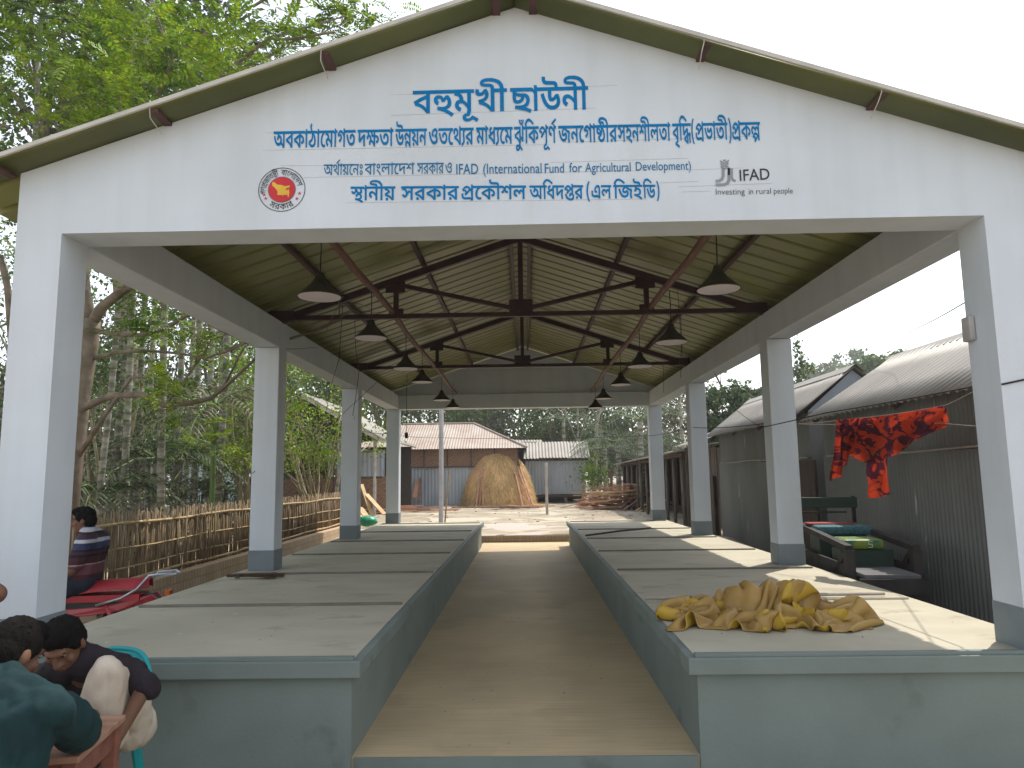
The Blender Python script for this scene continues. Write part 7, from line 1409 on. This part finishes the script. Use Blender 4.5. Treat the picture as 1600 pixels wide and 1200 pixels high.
c = MB(); [chain(c, [hipD+sD*.09*e, Vector((-3.02+.1*e, 3.45, .38)), Vector((-3.02+.11*e, 3.43, gy_+.14))], [.125, .09, .075]) for e in (-1, 1)]; fuse('trousers', c, trou_a, pd, .014, 3, .01, 12); hair(PD_, pd, (-.3, 1, 0), (0, 0, 1)); face_bits(PD_, pd, (-.3, 1, 0), (0, 0, 1))

# ---- red motorbike behind the left platform
red_b = M('red_bike_paint', (.34, .018, .028), (.26, .014, .022), .3, scale=3, spec=.6); red_s = M('red_seat_vinyl', (.36, .025, .035), (.29, .02, .028), .45, scale=5); chrome = M('steel_tube', (.45, .46, .48), (.36, .37, .39), .3, metal=.7, scale=8); blk = M('black_engine', (.03, .03, .03), (.018, .018, .018), .6, scale=12); orange_l = M('orange_lens', (.50, .09, .01), None, .25)
by = 7.0; bg0 = -.20; BDX = -.06
bk = thing('motorbike', (-4.2, by, bg0), 'red motorbike with chrome grab rail parked behind the left selling platform', 'motorbike')
BX = lambda x, z, dy=0: Vector((x+BDX, by+dy, bg0+z))
wheel(bk, BX(-3.68, .36), .34, 'y', .055, chrome, 24); wheel(bk, BX(-4.98, .30), .30, 'y', .045, chrome, 24)
rr = []
for i in range(19):
    t = i/18; x = -4.42+.86*t+BDX; row = []
    for j in range(13):
        a = math.pi*j/12; w_ = .135*(1-.1*t)*min(1, .55+t*4)*min(1, .5+(1-t)*6); row.append((x, by+w_*math.cos(a), bg0+.735+.06*t+.02*math.sin(3*t)+(.095)*math.sin(a)))
    rr.append(row)
st_m = MB().grid(rr); st_m.box(-4.4+BDX, -3.62+BDX, by-.13, by+.13, bg0+.69, bg0+.75); se_ = obj('seat', st_m, red_s, bk, smooth=True); obj('seat_base', MB().box(-4.38+BDX, -3.66+BDX, by-.115, by+.115, bg0+.635, bg0+.688), blk, se_)
mb = MB(); ellip(mb, BX(-4.62, .80), (.135, .25, .12), (1, 0, -.12), (0, 0, 1)); obj('fuel_tank', mb, red_b, bk, smooth='all')
for e in (-1, 1):
    mb = MB(); v = [BX(-4.30, .63, .12*e), BX(-3.90, .65, .13*e), BX(-3.52, .74, .11*e), BX(-3.46, .68, .08*e), BX(-3.80, .60, .13*e), BX(-4.06, .565, .135*e), BX(-4.30, .56, .13*e)]; v2 = [p-Vector((0, .03*e, 0)) for p in v]; mb.add(v+v2, [(0, 1, 2, 3, 4, 5, 6), (13, 12, 11, 10, 9, 8, 7)]+[(i, i+7, (i+1) % 7+7, (i+1) % 7) for i in range(7)]); obj('side_cover', mb, red_b, bk, bevel=.008)
    obj('grab_rail', MB().tube([BX(-4.0, .66, .135*e), BX(-3.78, .72, .14*e), BX(-3.64, .80, .14*e), BX(-3.54, .92, .13*e), BX(-3.36, .935, .10*e), BX(-3.30, .92, .03*e)], .013, 8), chrome, bk, smooth='all')
    obj('fork', MB().tube([BX(-4.98, .3, .09*e), BX(-4.78, .9, .09*e)], .025, 8), chrome, bk, smooth='all')
    obj('swing_arm', MB().beam(BX(-3.70, .30, .08*e), BX(-4.25, .34, .08*e), .03, .05), blk, bk); obj('shock_absorber', MB().tube([BX(-3.76, .36, .11*e), BX(-3.92, .66, .11*e)], .028, 10), red_b, bk, smooth='all')
    obj('handlebar', MB().tube([BX(-4.76, .98, .02*e), BX(-4.74, 1.06, .2*e), BX(-4.62, 1.06, .36*e)], .013, 8), blk, bk, smooth='all')
for dz in (0, .05): obj('rack_bar', MB().tube([BX(-3.52, .90+dz*.4, -.11+dz), BX(-3.30, .925+dz*.2, -.10+dz)], .009, 6), chrome, bk)
obj('tail_light', MB().box(-3.42+BDX, -3.37+BDX, by-.05, by+.05, bg0+.69, bg0+.77), orange_l, bk, bevel=.01)
rr = [[BX(-3.68+.385*math.cos(a), .36+.385*math.sin(a), dy) for dy in (-.08, -.05, .05, .08)] for a in np.linspace(R(15), R(150), 15)]; o = obj('rear_mudguard', MB().grid(rr), blk, bk, smooth='all'); o.modifiers.new('thickness', 'SOLIDIFY').thickness = .006
rr = [[BX(-4.98+.335*math.cos(a), .30+.335*math.sin(a), dy) for dy in (-.07, -.04, .04, .07)] for a in np.linspace(R(30), R(165), 15)]; o = obj('front_mudguard', MB().grid(rr), red_b, bk, smooth='all'); o.modifiers.new('thickness', 'SOLIDIFY').thickness = .006
mb = MB(); mb.box(-4.62+BDX, -4.28+BDX, by-.13, by+.13, bg0+.24, bg0+.50)
for k in range(6): mb.box(-4.66+BDX, -4.40+BDX, by-.11, by+.11, bg0+.51+.025*k, bg0+.522+.025*k)
obj('engine', mb, blk, bk, bevel=.008); obj('frame_tube', MB().tube([BX(-4.76, .86), BX(-4.3, .64), BX(-3.6, .66)], .025, 8), red_b, bk); obj('frame_tube', MB().tube([BX(-4.76, .8), BX(-4.66, .3), BX(-4.25, .26), BX(-4.2, .62)], .022, 8), red_b, bk); obj('exhaust', MB().tube([BX(-4.5, .3, -.15), BX(-4.2, .22, -.17), BX(-3.75, .27, -.17), BX(-3.38, .36, -.17)], [.02, .025, .042, .045], 10), chrome, bk, smooth='all')
mb = MB(); ellip(mb, BX(-4.92, .92), (.09, .08, .085), (1, 0, 0), (0, 0, 1)); obj('headlight', mb, chrome, bk, smooth='all')
bk.rotation_euler.z = R(9)

# ---- man in the striped shirt on the motorbike
def stripes():
    m = M('striped_shirt', (.05, .06, .14), None, .85, scale=8); N, L, b = nodes(m); tc = next(n for n in N if n.type == 'TEX_COORD'); sp = N.new('ShaderNodeSeparateXYZ'); L.new(tc.outputs['Object'], sp.inputs[0])
    r = N.new('ShaderNodeValToRGB'); r.color_ramp.interpolation = 'CONSTANT'; mr = N.new('ShaderNodeMapRange'); mr.inputs[1].default_value = .65; mr.inputs[2].default_value = 1.29; L.new(sp.outputs['Z'], mr.inputs[0]); L.new(mr.outputs[0], r.inputs[0])
    mar, nav, wht, blu, dk = (.06, .018, .026, 1), (.026, .034, .08, 1), (.40, .40, .43, 1), (.05, .085, .19, 1), (.012, .011, .02, 1)
    st_ = [(0, mar), (.16, (.14, .05, .06, 1)), (.30, (.30, .24, .25, 1)), (.32, mar), (.42, dk), (.46, mar), (.50, dk), (.53, nav), (.62, wht), (.67, nav), (.70, mar), (.74, dk), (.77, wht), (.83, blu), (.97, (.09, .13, .26, 1))]
    e = r.color_ramp.elements; e[0].position = 0; e[0].color = st_[0][1]; e[1].position = st_[1][0]; e[1].color = st_[1][1]
    for p_, c_ in st_[2:]: q_ = e.new(p_); q_.color = c_
    L.new(r.outputs[0], b.inputs['Base Color']); return m
pc = thing('person', (-4.2, by, bg0), 'man in a blue and maroon striped shirt sitting on the red motorbike', 'person')
hipC, chC, nkC, hdC = Vector((-4.22, by, 0.710)), Vector((-4.17, by, 0.980)), Vector((-4.21, by, 1.120)), Vector((-4.26, by-.01, 1.245)); fC, uC = Vector((-1, -.12, -.12)), Vector((-.1, 0, 1)); sC = Vector((.05, -1, 0)).normalized()
b = MB(); torso(b, hipC, chC, nkC, .10, .16, .10, .098, sC); PC = head(b, hdC, fC, uC); chain(b, [nkC, hdC-Vector((0, 0, .02))], [.054, .054]); c = MB(); torso(c, hipC+Vector((0, 0, .02)), chC, nkC-Vector((0, 0, .04)), .105, .172, .122, .118, sC); t_ = MB()
for e in (-1, 1):
    sh = chC+sC*.20*e+Vector((0, 0, .075)); el_ = Vector((-4.25, by, 0.790))+sC*.27*e; wr = Vector((-4.53, by, 0.760))+sC*.24*e; chain(b, [sh, sh.lerp(el_, .5), el_, wr], [.055, .046, .039, .027]); hand(b, wr, (-1, 0, -.1), (0, 0, -1), .45); chain(c, [sh-sC*.03*e, sh.lerp(el_, .45), sh.lerp(el_, .72)], [.092, .082, .074]); chain(c, [sh, nkC], [.08, .085])
    h = hipC+sC*.09*e; k = Vector((-4.59, by, 0.530))+sC*.19*e; an_ = Vector((-4.45, by, .03 if e < 0 else -.01))+sC*.21*e; chain(b, [h, k, an_], [.085, .06, .04]); foot(b, an_, (-1, 0)); chain(t_, [h-Vector((0, 0, .02)), k, an_+Vector((0, 0, .04))], [.118, .088, .072])
fuse('body', b, skin, pc, .009, 5); s_ = fuse('shirt', c, stripes(), pc, .010, 4, .010, 12); s_.data.transform(Matrix.Translation((0, 0, OFF[pc.name].z))); s_.location.z = -OFF[pc.name].z
fuse('trousers', t_, M('navy_trousers', (.018, .025, .04), (.012, .016, .026), .9, scale=8), pc, .012, 3, .008, 12); hair(PC, pc, fC, uC); face_bits(PC, pc, fC, uC)
pc.rotation_euler.z = R(9)
# ---------------------------------------------------------------- hazy air
hz_m = bpy.data.materials.new('hazy_air'); hz_m.use_nodes = True; t = hz_m.node_tree; t.nodes.remove(t.nodes['Principled BSDF'])
pv = t.nodes.new('ShaderNodeVolumePrincipled'); pv.inputs['Color'].default_value = (.95, .95, .95, 1); pv.inputs['Density'].default_value = .0011; pv.inputs['Anisotropy'].default_value = .2
t.links.new(pv.outputs[0], t.nodes['Material Output'].inputs['Volume'])
tag(obj('haze', MB().box(-430, 430, -45, 710, -3, 24), hz_m), 'thin pale haze in the air of the yard', 'haze', kind='stuff')
